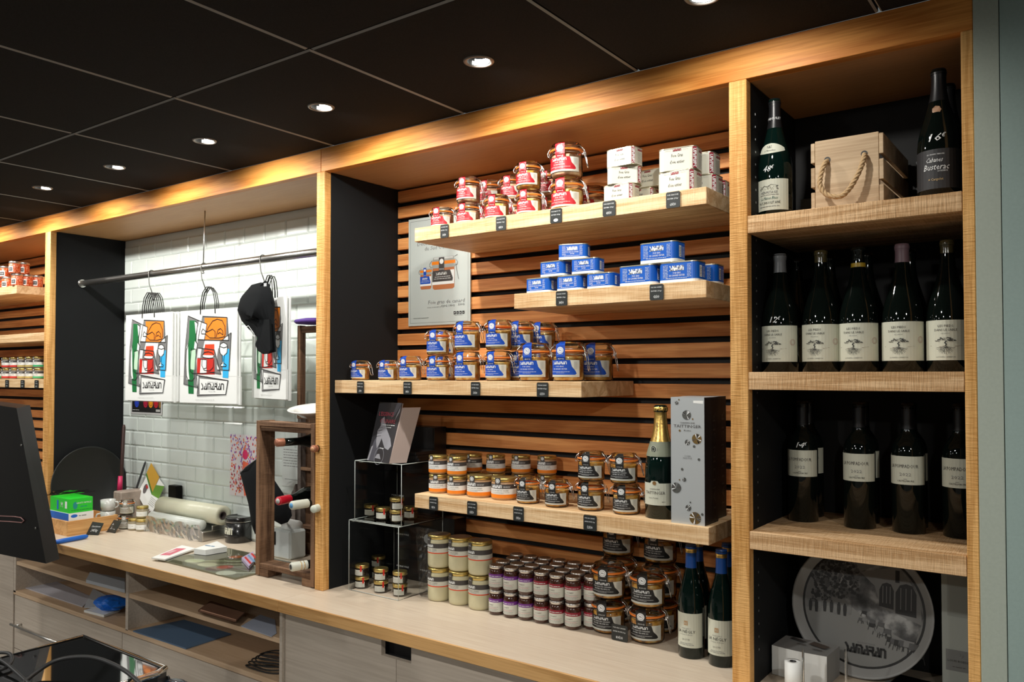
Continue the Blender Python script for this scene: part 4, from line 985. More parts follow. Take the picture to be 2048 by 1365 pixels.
BB = [(1561, 1.674, 'leftmost, grey capsule and chalked 12 euro price', CAPG, .252), (1643, 1.674, 'second, bare gold tinted neck', None, 0), (1718, 1.674, 'middle one, ring of yellow wax', 1, 0), (1806, 1.674, 'fourth, mauve sleeve on its neck', CAPM, .256), (1897, 1.674, 'fifth, against the narrow post', None, 0)]
for i, (u, z, l, cp, cz) in enumerate(BB):
    o = inst('tree', b_bottle(BURG, WR, WH, BOTTLE, lab_tree), 'dark wine bottle with tree label, '+l, 'bottle', (at(u, 700, y=.115+.003*i).x, .115+.003*i, z), R(-2+2*i), gp5)
    if cp and cp != 1: LATER.append(lambda o=o, cz=cz, cp=cp: capsule(BURG, WR, WH, cz, WH, cp, o))
    elif cp == 1: LATER.append(lambda o=o: capsule(BURG, WR, WH, .252, .262, mat('wax_yellow', (.42, .28, .02), .4), o, .0010, 'wax_ring'))
    if i == 0: LATER.append(lambda o=o: handwrite(o, WR, .124, '12€', -.002, .015, .018))
    if i in (1, 4): LATER.append(lambda o=o: capsule(BURG, WR, WH, .270, WH, mat('neck_tint', (.06, .05, .02), .15, coat=.6), o, .0003, 'neck_tint'))
for u, l in ((1594, 'behind the leftmost'), (1735, 'behind the middle one'), (1820, 'behind the fourth'), (1660, 'behind the second')):
    inst('tree', None, 'dark wine bottle with tree label, in the back row '+l, 'bottle', (at(u, 700, y=.235).x, .235, 1.674), R(4), gp5)
def lab_pomp(t, P_, r, h):
    p = Print(cylf(r+.0004), [CREAML], .008); z0, z1 = .118, .186; p.rect(-r*1.35, r*1.35, z0, z1, CREAML); lb = p.done('paper_label', t)
    s = Print(cylf(r+.0008), [DGREY]); s.text('LA POMPADOUR', -r*.1, .158, .0088, DGREY, width=.066); s.text('2022', 0, .139, .0075, MGREY, width=.026); s.text('CASTELMAURE', 0, .125, .0042, BLACK, width=.038); s.fine(-.004, .004, .131, .002, MGREY); s.done('label_lettering', lb)
gpp = 'bottles with a plain cream label dated 2022'; PH, PR = .312, .0375
for i, (u, v, l) in enumerate(((1607, 1046, 'leftmost, with a chalked 14 euro price'), (1720, 1060, 'second of the row'), (1818, 1070, 'third of the row'), (1922, 1080, 'cut by the narrow post'))):
    c = stand(u, v, 1.286, PR)
    o = inst('pomp', b_bottle(BORD, PR, PH, BOTTLE, lab_pomp, (.250, PH, CAPB)), 'dark wine bottle with cream 2022 label, '+l, 'bottle', (c.x, c.y, 1.286), R(4-2*i), gpp)
    if i == 0: LATER.append(lambda o=o: handwrite(o, PR, .193, '14€', 0, .014, .018))
    inst('pomp', None, 'dark wine bottle with cream 2022 label, standing right behind the %s' % ('leftmost', 'second', 'third', 'fourth')[i], 'bottle', (c.x-.008, c.y+.082, 1.286), R(12), gpp)
def lab_negly(t, P_, r, h):
    p = Print(cylf(r+.0004), [CREAML], .008); z0, z1 = .030, .122; p.rect(-r*1.28, r*1.28, z0, z1, CREAML); lb = p.done('paper_label', t)
    s = Print(cylf(r+.0008), [DGREY]); k = r*1.24; s.line([(-k, z0+.0015), (k, z0+.0015), (k, z1-.0015), (-k, z1-.0015)], .0007, BLACK, closed=True) if False else [s.rect(-k, k, a, a+.0007, BLACK) for a in (z0+.0012, z1-.0019)] and [s.rect(a, a+.0007, z0+.0012, z1-.0012, BLACK) for a in (-k, k)]
    x = -r*.12; s.rect(x-.0055, x+.0055, .090, .102, mat('emblem_sand', (.45, .28, .14), .6)); s.text('N', x, .0925, .007, CREAML, .0008, width=.006)
    s.text('CHATEAU', x, .080, .0030, MGREY, width=.026); s.text('LA NÉGLY', x, .0695, .0078, BLACK, width=.052); s.text('Domaine de Boëde', x, .0635, .0034, MGREY, width=.036, shear=.3)
    s.text('LA CÔTE', x, .050, .0040, DGREY, width=.021); s.fine(x-.018, x+.018, .041, .0022, MGREY); s.fine(x-.022, x+.022, .037, .0022, MGREY); s.done('label_lettering', lb)
gn = 'slim bottles with blue capsules'; NH, NR = .302, .0355
def lab_negly2(t, P_, r, h):
    lab_negly(t, P_, r, h); capsule(P_, r, h, .281, .2915, GOLD, t, .0009, 'gold_band')
nb = b_bottle(SLIM, NR, NH, BOTTLEG, lab_negly2, (.240, NH, CAPW))
NP = []
for u, v, l in ((1383, 1320, 'front left of the pair on the worktop'), (1444, 1337, 'beside the upright, partly cut by it')):
    c = stand(u, v, ZC, NR); NP.append(c); o = inst('negly', nb, 'slim green bottle with blue capsule, '+l, 'bottle', (c.x, c.y, ZC), R(6), gn)
for c, l in zip(NP, ('left', 'right')):
    inst('negly', None, 'slim green bottle with blue capsule, behind the %s front one' % l, 'bottle', (c.x-.016, c.y+.085, ZC), R(-10), gn)
# single wine bottles of the top compartment
def lab_herm(t, P_, r, h):
    p = Print(cylf(r+.0004), [OFFW], .008); p.rect(-r*1.2, r*1.2, .022, .100, CREAML); lb = p.done('paper_label', t)
    s = Print(cylf(r+.0008), [BLACK]); k = r*1.15
    s.line([(-.022, .078), (-.012, .084), (-.004, .081), (.006, .086), (.024, .082)], .0008, BLACK); rn = random.Random(2)
    for i in range(40): a = rn.uniform(-.024, .024); b = rn.uniform(.072, .082); s.line([(a, b), (a+rn.uniform(-.003, .003), b+rn.uniform(0, .002))], .0007, BLACK)
    s.text('HERMITAGE', 0, .064, .0062, MGREY, width=.044); s.fine(-.024, .024, .060, .002, MGREY); s.text('La Maison Bleue', 0, .049, .0075, mat('print_ink_green', (.05, .14, .12), .6), width=.044, shear=.3); s.text('PAUL JABOULET AINÉ', 0, .038, .0062, BLACK, width=.056); s.fine(-.026, .026, .031, .0022, MGREY); s.rect(-k, k, .0225, .0233, DRED)
    s.done('label_lettering', lb)
    q = Print(lambda x, z, off: ((rad_at(P_, r, h, z)+.0008+off)*math.sin(x/r*1.3), -(rad_at(P_, r, h, z)+.0008+off)*math.cos(x/r*1.3), z), [CREAML], .004)
    n = 10; g = q.g
    for i in range(-n, n):
        for z_a in (0, 1, 2):
            x0, x1 = .036*i/n, .036*(i+1)/n; top = lambda x: .193-8*x*x*1.2; bot = lambda x: .166+ 4*x*x*1.3
            za = lambda x: bot(x)+(top(x)-bot(x))*z_a/3; zb = lambda x: bot(x)+(top(x)-bot(x))*(z_a+1)/3
            if top(x0) > bot(x0) or top(x1) > bot(x1): g.face([q.fr(x0, za(x0), 0), q.fr(x1, za(x1), 0), q.fr(x1, max(zb(x1), za(x1)), 0), q.fr(x0, max(zb(x0), za(x0)), 0)], 0, True)
    q.text('N&S', -.001, .180, .008, BLACK, .0006, width=.012); q.text('La Maison Bleue', 0, .172, .004, BLACK, .0006, width=.026, shear=.3); q.done('neck_label', t)
    nr = rad_at(P_, r, h, .262); s = Print(cylf(nr+.0014), [SIGNT]); s.text('P. JABOULET', 0, .257, .006, SIGNT, width=.044); s.done('capsule_lettering', t)
    handwrite(t, r, .119, '48€', -.006, .016, .020)
c = at(1551, 428, y=.11)
inst('herm', b_bottle(BURG, .0425, .312, BOTTLEG, lab_herm, (.235, .312, CAPB)), 'green bottle with curved neck label and chalked 48 euro price beside the gift crate', 'bottle', (c.x, .11, WS[0]), R(-4))
def lab_bist(t, P_, r, h):
    p = Print(cylf(r+.0004), [BLACK], .008); p.rect(-r*1.3, r*1.3, .022, .110, mat('label_black', (.022, .022, .024), .6)); lb = p.done('paper_label', t)
    s = Print(cylf(r+.0009), [SIGNT]); s.text('LES GRANDS TERROIRS', 0, .097, .0028, SIGNT, width=.036); s.text('Cabanes', -.004, .081, .0105, SIGNT, width=.034, shear=.35); s.text('Busterac', 0, .064, .0135, SIGNT, width=.052, shear=.25); s.text('LA RÉSERVE', .014, .059, .0032, SIGNT, width=.020); s.text('¤ Cargolet', 0, .040, .0055, mat('print_gold', (.60, .42, .18), .5), width=.030); s.done('label_lettering', lb)
    nr = rad_at(P_, r, h, .205); q = Print(cylf(nr+.0016), [SIGNT]); q.circle(0, .202, .0095, mat('seal_copper', (.40, .22, .12), .5), .0010, 7); q.done('neck_seal', t)
    handwrite(t, r, .128, '16€', -.002, .017, .024)
c = at(1880, 392, y=.095)
inst('bist', b_bottle(BURG, .0455, .300, BOTTLE, lab_bist, (.225, .300, CAPB)), 'black labelled bottle with chalked 16 euro price, top compartment', 'bottle', (c.x, .095, WS[0]), R(-2))
c = at(1912, 392, y=.21); inst('bist', None, 'black labelled bottle hidden in the dark behind the 16 euro one', 'bottle', (min(c.x, .455), .215, WS[0]), R(10))
# champagne
def b_champ():
    t = thing('champagne_bottle', '', 'bottle'); r, h = .0435, .312
    CH = [(0, .004), (.62, 0), (.92, .001), (1, .008), (1, .42), (.97, .48), (.86, .56), (.68, .65), (.52, .73), (.43, .80), (.37, .88), (.36, .93), (.44, .935), (.46, .965), (.40, .99), (.2, 1.0), (0, 1.0)]
    obj('glass_bottle', G().lathe(prof(CH, r, h), 36), BOTTLEG, t)
    g = G(); n = 14; z0 = .205; pr = [(rad_at(CH, r, h, z0+(h-z0)*i/n)+.0010, z0+(h-z0)*i/n) for i in range(n+1)]+[(0, h+.001)]; g.lathe(pr, 28)
    rn = random.Random(1)
    g.v = [(x*(1+(rn.uniform(-.06, .06) if z > .27 else rn.uniform(-.015, .015))), y*(1+(rn.uniform(-.06, .06) if z > .27 else rn.uniform(-.015, .015))), z) for x, y, z in g.v]
    obj('gold_foil', g, GOLD, t)
    g = G(); n = 6; pr = [(rad_at(CH, r, h, .170+.040*i/n)+.0016, .170+.040*i/n) for i in range(n+1)]; g.lathe(pr, 28); obj('neck_band', g, mat('band_olive', (.22, .24, .17), .5), t)
    rr = rad_at(CH, r, h, .188); q = Print(cylf(rr+.0022), [CREAML]); q.circle(-.006, .190, .0105, CREAML, .0006, 18); q.circle(-.006, .190, .0085, mat('medal_dark', (.05, .06, .05), .5), .0009, 18); q.ring(-.006, .190, .005, .0008, CREAML, .0011); q.done('medallion', t)
    p = Print(cylf(r+.0004), [CREAML], .008); a, b = .038, .104; p.poly([(-r*1.1, a), (r*1.1, a), (r*1.1, b-.006), (.013, b-.006), (.009, b), (-.009, b), (-.013, b-.006), (-r*1.1, b-.006)], CREAML); lb = p.done('paper_label', t)
    s = Print(cylf(r+.0008), [BLACK]); k = r*1.03
    for xa in (-k, k): s.rect(xa-.0004, xa+.0004, a+.003, b-.009, BLACK)
    for za in (a+.003, b-.0095): s.rect(-k, k, za, za+.0008, BLACK)
    s.circle(0, b-.006, .0055, mat('seal_bronze', (.28, .15, .05), .4, .3), .0003, 16); s.text('CHAMPAGNE', 0, .080, .0036, DGREY, width=.030); s.text('TAITTINGER', 0, .068, .0082, DGREY, width=.060); s.text('Cuvée Prestige', -.004, .056, .0038, DGREY, width=.030, shear=.3); s.text('BRUT', .026, .046, .0030, BLACK, width=.009); s.done('label_lettering', lb)
    f = Print(lambda x, z, off: (-(rad_at(CH, r, h, z)+.0022)*math.sin(.15)+x, -(rad_at(CH, r, h, z)+.0022)*math.cos(.15), z), [DGREY]); f.text('TAITTINGER', .003, .212, .0055, DGREY, width=.05, vert=True); f.done('foil_lettering', t)
    return t
c = stand(1322, 1040, S4, .0435); inst('champ', b_champ, 'champagne bottle with gold foil beside its grey presentation box', 'bottle', (c.x, c.y, S4), R(2))
def champ_box(x0, x1, y0, y1, lab, front=True, back=False):
    t = thing('champagne_box', lab, 'box', (x0, y0, S4)); L_, D_, H_ = x1-x0, y1-y0, .335
    g = G(); g.box(0, L_, 0, D_, 0, H_, 0, front=1, top=1); sv = mat('box_silver_grey', (.50, .53, .54), .35, .25); ob = obj('carton', g, [mat('box_black', (.014, .013, .014), .45), sv], t)
    p = Print(flatf(-.0004), [DGREY]); cx = L_*.50
    p.text('CHAMPAGNE', cx, H_*.792, .0040, DGREY, width=.042); p.text('TAITTINGER', cx, H_*.760, .0080, DGREY, width=L_*.82); p.text('Reims', cx, H_*.732, .0045, DGREY, width=.020, shear=.3)
    p.text('CUVÉE', cx, H_*.530, .0040, MGREY, width=.018); p.text('PRESTIGE', cx, H_*.514, .0040, MGREY, width=.025); p.poly([(L_*.68, H_*.955), (L_*.97, H_*.95), (L_*.97, H_*.975), (L_*.68, H_*.975)], WHITE)
    gold = mat('bubble_gold', (.55, .36, .14), .25, .9); sil = mat('bubble_silver', (.35, .36, .34), .25, .9)
    rn = random.Random(4)
    for fx, fz, rr, m in ((.48, .86, .0125, sil), (.78, .675, .0135, gold), (.50, .645, .0072, sil), (.70, .615, .0035, sil), (.18, .955, .0050, sil), (.25, .98, .002, gold), (.66, .83, .0022, gold), (.27, .735, .0028, gold), (.84, .515, .0035, sil), (.34, .43, .0035, sil), (.40, .35, .0055, sil), (.26, .345, .0020, gold), (.16, .28, .0138, sil), (.58, .175, .0022, sil), (.52, .13, .0080, sil), (.72, .055, .0160, gold), (.93, .09, .0035, sil)):
        p.circle(L_*fx, H_*fz, rr, m, .0004, 20)
        if rr > .004:
            for i in range(10):
                a = rn.uniform(0, 6.28); p.poly([(L_*fx, H_*fz), (L_*fx+rr*.95*math.cos(a), H_*fz+rr*.95*math.sin(a)), (L_*fx+rr*.95*math.cos(a+.25), H_*fz+rr*.95*math.sin(a+.25))], (DGREY, SIGNT)[i % 2], .0006)
    p.done('front_print', ob)
    q = Print(lambda x, z, off: (L_+.0004+off, x, z), [DGREY])
    q.text('TAITTINGER', D_*.80, H_*.08, .018, mat('emboss_grey', (.045, .042, .045), .3), width=H_*.80, vert=True); q.done('side_print', ob); return t
p0 = at(1350, 1048, z=S4)
champ_box(-0.193, -0.0985, .064, .155, 'silver grey champagne presentation box with gold bubbles, front one')
champ_box(-0.206, -0.112, .160, .250, 'second silver grey champagne box standing behind the front one')
# gift crate with rope handle
def gift_crate():
    x0, x1 = .186, .330; z0, z1 = WS[0], WS[0]+.176; y0, y1 = .070, .372
    t = thing('gift_crate', 'small pine gift crate with a jute rope handle in the top compartment', 'crate', (x0, y0, z0)); L_, D_, H_ = x1-x0, y1-y0, z1-z0
    g = G(); n = 10; hz = H_*.735; hs = (L_*.20, L_*.78); hr = .0068
    obj('end_board', G().cbox(0, L_, 0, .012, 0, H_, .001), W_GIFT, t); obj('end_board', G().cbox(0, L_, D_-.012, D_, 0, H_, .001), W_GIFT, t)
    for k in range(3):
        for side in (0, 1):
            xa, xb = (-.010, -.0005) if side == 0 else (L_+.0005, L_+.010)
            obj('side_slat', G().cbox(xa, xb, 0, D_, .004+k*.060, .004+k*.060+.048, .001), W_GIFT, t)
    obj('base_board', G().box(.001, L_-.001, .012, D_-.012, 0, .008), W_GIFT, t)
    g = G()
    for hx in hs: g.lathe([(0, 0), (hr, 0)], 16)
    p = Print(flatf(-.0004), [BLACK])
    for hx, hzz in ((hs[0], H_*.72), (hs[1], H_*.73)): p.circle(hx, hzz, hr*1.1, BLACK, .0003, 16)
    p.done('rope_holes', t)
    base = [Vector((hs[0], .004, H_*.72)), Vector((hs[0]-.004, -.014, H_*.64)), Vector((hs[0]-.010, -.022, H_*.48)), Vector((hs[0]-.010, -.026, H_*.34)), Vector((hs[0]+.006, -.028, H_*.21)), Vector((L_*.45, -.030, H_*.165)), Vector((L_*.58, -.029, H_*.24)), Vector((L_*.68, -.026, H_*.37)), Vector((L_*.755, -.020, H_*.52)), Vector((hs[1]+.002, -.013, H_*.65)), Vector((hs[1], .004, H_*.73))]
    def cr_(P0, P1, P2, P3, u): return 0.5*((2*P1)+(-P0+P2)*u+(2*P0-5*P1+4*P2-P3)*u*u+(-P0+3*P1-3*P2+P3)*u**3)
    pts = []
    for i in range(len(base)-1):
        a = base[max(i-1, 0)]; d = base[min(i+2, len(base)-1)]
        for k in range(10): pts.append(cr_(a, base[i], base[i+1], d, k/10))
    pts.append(base[-1])
    for s_ in range(3):
        sp = []
        for i, q in enumerate(pts):
            tt = (pts[min(i+1, len(pts)-1)]-pts[max(i-1, 0)]).normalized(); u = tt.cross(Vector((0, 1, 0))).normalized(); w_ = tt.cross(u); an = i*.52+s_*2.094
            sp.append(q+u*math.cos(an)*.0030+w_*math.sin(an)*.0030)
        obj('rope_strand', G().tube(sp, .0034, 6), ROPE, t)
gift_crate()
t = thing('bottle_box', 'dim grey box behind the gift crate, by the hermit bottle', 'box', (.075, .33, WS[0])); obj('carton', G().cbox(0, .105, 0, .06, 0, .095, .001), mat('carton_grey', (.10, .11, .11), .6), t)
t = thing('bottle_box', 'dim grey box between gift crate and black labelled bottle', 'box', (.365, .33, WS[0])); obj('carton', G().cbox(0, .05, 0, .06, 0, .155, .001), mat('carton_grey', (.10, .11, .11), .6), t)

# ================================================================== BOTTOM OF THE WINE BAY
# round serving tray with a street photograph
def street_tray():
    r = .170; t = thing('serving_tray', 'round white serving tray printed with a grey street photograph, leaning at the back', 'tray', (at(1724, 1215, y=.275).x, .275, ZC+.1695)); t.rotation_euler = (R(-7), 0, 0)
    g = G().lathe([(0, 0), (r*.86, 0), (r*.87, .001), (r*.97, .022), (r, .024), (r, .020), (r*.90, -.004), (0, -.004)], 64)
    g.xf(Matrix.Rotation(R(90), 4, 'X')); obj('rim', g, mat('tray_white', (.27, .27, .26), .4), t)
    p = Print(flatf(-.0016), [scene_print('street_print')]); ri = r*.84
    def inside(pts):     # keep polygons within the disc
        out = []
        for x, z in pts:
            l = math.hypot(x, z); out.append((x, z) if l <= ri else (x*ri/l, z*ri/l))
        return out
    sky_m = mat('photo_sky', (.15, .15, .145), .5); gnd = mat('photo_ground', (.19, .19, .18), .5); dk = mat('photo_dark', (.018, .018, .018), .5); md = mat('photo_mid', (.075, .075, .075), .5); lt = mat('photo_light', (.17, .17, .165), .5)
    p.circle(0, 0, ri*1.055, BLACK, 0, 48); p.circle(0, 0, ri, sky_m, .0003, 48)
    arc = [(ri*math.cos(a), ri*math.sin(a)) for a in [R(188+i*(351-188)/24) for i in range(25)]]
    p.poly(arc+[(.0, -.005), (-.05, .0)], gnd, .0005)
    p.poly(inside([(-.03, .005), (.0, -.02), (.155, -.09), (.17, .0), (.15, .09), (.10, .14), (.03, .16), (-.05, .15), (-.06, .08), (-.05, .02)]), scene_print('street_print'), .0007)
    p.poly(inside([(-.005, .09), (.11, .15), (.14, .05), (.14, -.02), (.045, .01), (.03, .06)]), lt, .0009)
    p.poly(inside([(-.06, .11), (.045, .145), (.065, .13), (-.015, .085)]), lt, .0010)
    for i in range(9): p.line([(-.045+.009*i, .098+.0045*i), (-.045+.009*i, .128+.0035*i)], .0018, dk, .0012)
    for x, z, w_, h_ in ((.058, .012, .017, .060), (.103, .0, .024, .075)):
        p.poly([(x-w_, z), (x+w_, z-.004), (x+w_, z+h_*.7), (x+w_*.6, z+h_*.95), (x, z+h_), (x-w_*.6, z+h_*.93), (x-w_, z+h_*.68)], dk, .0011)
        for kx in (-.5, 0, .5): p.rect(x+w_*kx-.0008, x+w_*kx+.0008, z+h_*.15, z+h_*.85, lt, .0013)
    for x in (.078, .082): p.rect(x, x+.006, .075, .105, dk, .0011)
    rn = random.Random(8)
    for i in range(330): a = rn.uniform(-.125, -.01); b = rn.uniform(.0, .11)*(1-((a+.07)/.075)**2*.6)+(a+.12)*.25; p.circle(a, b, rn.uniform(.0018, .006), (dk, md, dk)[i % 3], .0009+.000002*i, 6)
    for i in range(9):   # walkers
        x = -.125+.012*i+rn.uniform(-.003, .003); z = -.010+rn.uniform(-.004, .004); c_ = (dk, dk, lt)[i % 3]; h_ = .030
        p.poly([(x-.003, z-h_*.5), (x+.003, z-h_*.5), (x+.0045, z), (x+.004, z+h_*.38), (x-.004, z+h_*.38), (x-.0045, z)], c_, .0018); p.circle(x, z+h_*.46, .0025, c_, .0018, 8)
    for i in range(20):  # terrace chairs and tables
        k = i/19; x = .0+.13*k+rn.uniform(-.006, .006); z = -.028-.062*k+rn.uniform(-.012, .02); s_ = .006+.008*k
        p.poly([(x-s_, z), (x+s_*.8, z-.002), (x+s_, z+s_*1.1), (x-s_*.8, z+s_*1.2)], (md, dk, lt)[i % 3], .0019+.00002*i); p.line([(x-s_, z), (x-s_*1.2, z-s_)], .0012, dk, .0022); p.line([(x+s_*.8, z), (x+s_, z-s_)], .0012, dk, .0022)
    p.logo(.012, -.112, .020, .098, BLACK, .0024, .26); p.text('MAISON', .012, -.087, .0035, MGREY, .0024, width=.040)
    p.done('printed_photo', t)
street_tray()
# pack of paper napkins, wrapped
def napkins():
    a = at(1541, 1348, z=ZC); t = thing('napkin_pack', 'paper wrapped white napkin pack in front of the round tray', 'napkins', (a.x+.004, a.y+.0, ZC+.0006), R(-3)); L_, D_, H_ = .138, .100, .074
    g = G(); n = 8; rows = []
    for k, (x0, x1) in enumerate(((0, L_),)):
        for i in range(n+1):
            fx = L_*i/n; bulge = .006*math.sin(math.pi*i/n); rows.append(fx)
            g.v += [(fx, -bulge, 0), (fx, -bulge, H_-.001), (fx, D_, H_-.001), (fx, D_, 0)]
        for i in range(n):
            for q in range(3): g.f.append((i*4+q, (i+1)*4+q, (i+1)*4+q+1, i*4+q+1)); g.m.append((0, 1, 1)[q]); g.sm.append(False)
        g.f.append((0, 1, 2, 3)); g.m.append(1); g.sm.append(False); g.f.append((n*4+3, n*4+2, n*4+1, n*4)); g.m.append(1); g.sm.append(False)
    obj('paper_stack', g, [WHITE, mat('wrap_grey', (.30, .30, .29), .6)], t)
    p = Print(lambda x, z, off: (x, z, H_+.003+off), [DGREY])
    p.poly([(.02, .075), (.06, .06), (.065, .07), (.025, .087)], DGREY); p.poly([(.075, .055), (.12, .04), (.125, .065), (.08, .083)], mat('wrap_brown', (.10, .075, .06), .6)); p.fine(.05, .08, .04, .008, DGREY); p.fine(.095, .125, .02, .008, DGREY); p.done('wrapper_print', t)
napkins()
a = at(1635, 1352, z=ZC+.070)
t = thing('receipt_roll', 'small white receipt paper roll between two steel spikes', 'paper roll', (.133, .040, ZC+.0002)); obj('paper_winding', G().lathe([(.008, 0), (.0195, 0), (.0195, .079), (.008, .079), (.008, 0)], 28), WHITE, t); obj('core', G().lathe([(.0075, .001), (.0075, .0795), (.006, .0795), (.006, .001)], 20), BLACK, t)
for k, (u, v) in enumerate(((1606, 1292), (1692, 1294))):
    q = at(u, v, y=.055-.02*k); H_ = q.z-ZC
    t = thing('bill_spike', 'upright steel bill spike, %s of the receipt roll' % ('left', 'right')[k], 'bill spike', (q.x, q.y, ZC)); obj('spike', G().lathe([(.0030, .003), (.0028, H_-.014), (.0003, H_)], 10), CHROME, t); obj('base_plate', G().lathe([(0, 0), (.024, 0), (.024, .003), (0, .003)], 24), CHROME, t)
t = thing('bottle_carton', 'tall pale grey champagne carton behind the narrow right post', 'box', (.428, .215, ZC)); obj('carton', G().cbox(0, .072, 0, .09, 0, .335, .001), mat('carton_sage', (.30, .32, .29), .55), t)
p = Print(flatf(-.0005), [MGREY]); p.rect(.008, .071, .073, .122, mat('carton_plate', (.15, .155, .15), .5)); p.ring(.040, .110, .0035, .001, LGREY, .0006); p.text('LOUIS ROEDERER', .040, .094, .0050, BLACK, .0006, width=.056); p.fine(.022, .05, .082, .0028, DGREY, .0006); p.poly([(.012, .20), (.060, .20), (.060, .30), (.050, .33), (.022, .33), (.012, .30)], mat('carton_ghost', (.24, .255, .23), .55), .0002); p.done('front_print', t)
a = at(1790, 1353, z=ZC+.012)
t = thing('card_reader', 'black framed glass device lying on the sheet at the bottom right', 'device', (a.x+.075, a.y-.045, ZC+.0035), R(-8)); obj('body', G().cbox(-.075, .075, -.05, .05, 0, .012, .004), PLASTB, t); obj('glass_screen', G().box(-.066, .066, -.041, .041, .0121, .0128), GLOSSB, t)
t = tag(obj('loose_sheet', G().prism([(.265, .12), (.44, .10), (.43, .21), (.30, .27)], ZC+.0004, ZC+.0024), mat('sheet_grey', (.26, .27, .26), .7)), 'grey folded sheet lying under the black framed device', 'paper')

# ================================================================== POSTER, BOOKS, BAG
t = thing('poster', 'white framed poster of two clip jars hung on the slats', 'poster', (-1.436, .3715, 1.856)); L_, H_ = .310, .416
obj('board', G().cbox(0, L_, -.006, 0, 0, H_, .0008), mat('poster_board', (.55, .60, .57), .35), t)
p = Print(flatf(-.0062), [WHITE]); PB = mat('poster_line', (.16, .18, .17), .5)
for x in (.010, L_-.0112): p.rect(x, x+.0012, .010, H_-.010, PB)
for z in (.010, H_-.0112): p.rect(.010, L_-.010, z, z+.0012, PB)
fx = lambda x: (x-30)/(750-30)*L_
fz = lambda y, x=400: (1345-y)/(1345-60)*H_
p.text('Découvrez le Foie gras', fx(140), fz(392), .0150, MGREY, align='l', width=.225, shear=.15); p.text('du Sud Ouest', fx(375), fz(455), .0150, MGREY, width=.128, shear=.15)
p.text('Foie gras de canard', fx(685), fz(1095), .0145, MGREY, align='r', width=.178, shear=.15); p.text('entier ou mi-cuit en', fx(420), fz(1140), .0055, MGREY, align='r', width=.070, shear=.15); p.text('120G 190G', fx(575), fz(1138), .0082, BLACK, align='r', width=.064); p.text('330G', fx(685), fz(1132), .0082, BLACK, align='r', width=.030)
p.text('www.maisonsamaran.fr', fx(95), fz(1260), .0050, BLACK, align='l', width=.078)
for i, ch in enumerate('f@&t'):
    x = fx(565+32*i); p.rect(x, x+.011, fz(1232), fz(1232)+.012, BLACK); p.text(ch, x+.0055, fz(1232)+.003, .006, WHITE, .0008, width=.004)
p.rect(fx(575), fz(0)*0+fx(665), fz(1245), fz(1245)+.001, BLACK)
def pj(x0, x1, yt, yb, col, wt):
    w_ = x1-x0; gl = mat('poster_glass', (.36, .37, .34), .4); pa = mat('poster_pate', (.50, .17, .06), .5); n = 12
    p.poly([(x0+w_*.10, yb), (x1-w_*.10, yb), (x1-w_*.02, yb+.006), (x1-w_*.02, yb+(yt-yb)*.68), (x0+w_*.02, yb+(yt-yb)*.68), (x0+w_*.02, yb+.006)], pa, .0003)
    hh = yt-yb; p.rect(x0, x1, yb+hh*.66, yb+hh*.76, gl, .0004); p.rect(x0-w_*.02, x1+w_*.02, yb+hh*.77, yb+hh*.87, ORNG, .0004); p.poly([(x0, yb+hh*.87), (x1, yb+hh*.87), (x1-w_*.06, yt), (x0+w_*.06, yt)], gl, .0004); p.rect(x0+w_*.08, x1-w_*.08, yb+hh*.93, yt-.001, mat('poster_glass_light', (.6, .62, .6), .4), .0005)
    p.rect(x0+w_*.01, x1-w_*.03, yb+hh*.15, yb+hh*.58, WHITE, .0006); p.poly([(x0+w_*.01, yb+hh*.24), (x1-w_*.10, yb+hh*.24), (x1-w_*.08, yb+hh*.32), (x1-w_*.2, yb+hh*.58), (x0+w_*.01, yb+hh*.58)], col, .0007)
    cx = x0+w_*.42; p.rect(cx-w_*.12, cx+w_*.12, yb+hh*.58, yt-.002, col, .0007); p.circle(cx, yb+hh*.86, w_*.09, WHITE, .0009); p.text(wt, cx, yb+hh*.60, hh*.045, WHITE, .0009, width=w_*.20); p.logo(x0+w_*.42, yb+hh*.45, hh*.07, w_*.48, WHITE, .0009, .24); p.fine(x0+w_*.12, x1-w_*.2, yb+hh*.38, hh*.025, WHITE, .0009); p.fine(x0+w_*.08, x1-w_*.16, yb+hh*.32, hh*.025, WHITE, .0009)
    for s_, xe in ((-1, x0), (1, x1)): p.line([(xe, yb+hh*.70), (xe+s_*w_*.10, yb+hh*.72), (xe+s_*w_*.12, yb+hh*.80), (xe+s_*w_*.02, yb+hh*.90)], .0016, MGREY, .0009)
pj(fx(175), fx(310), fz(655), fz(915), BLUE, '120G'); pj(fx(318), fx(578), fz(550), fz(930), DGREY, '330G')
p.line([(fx(590), fz(640)), (fx(600), fz(720)), (fx(620), fz(825))], .002, MGREY, .0009); p.line([(fx(575), fz(560)), (fx(608), fz(543))], .0018, MGREY, .0009)
p.done('poster_print', t)

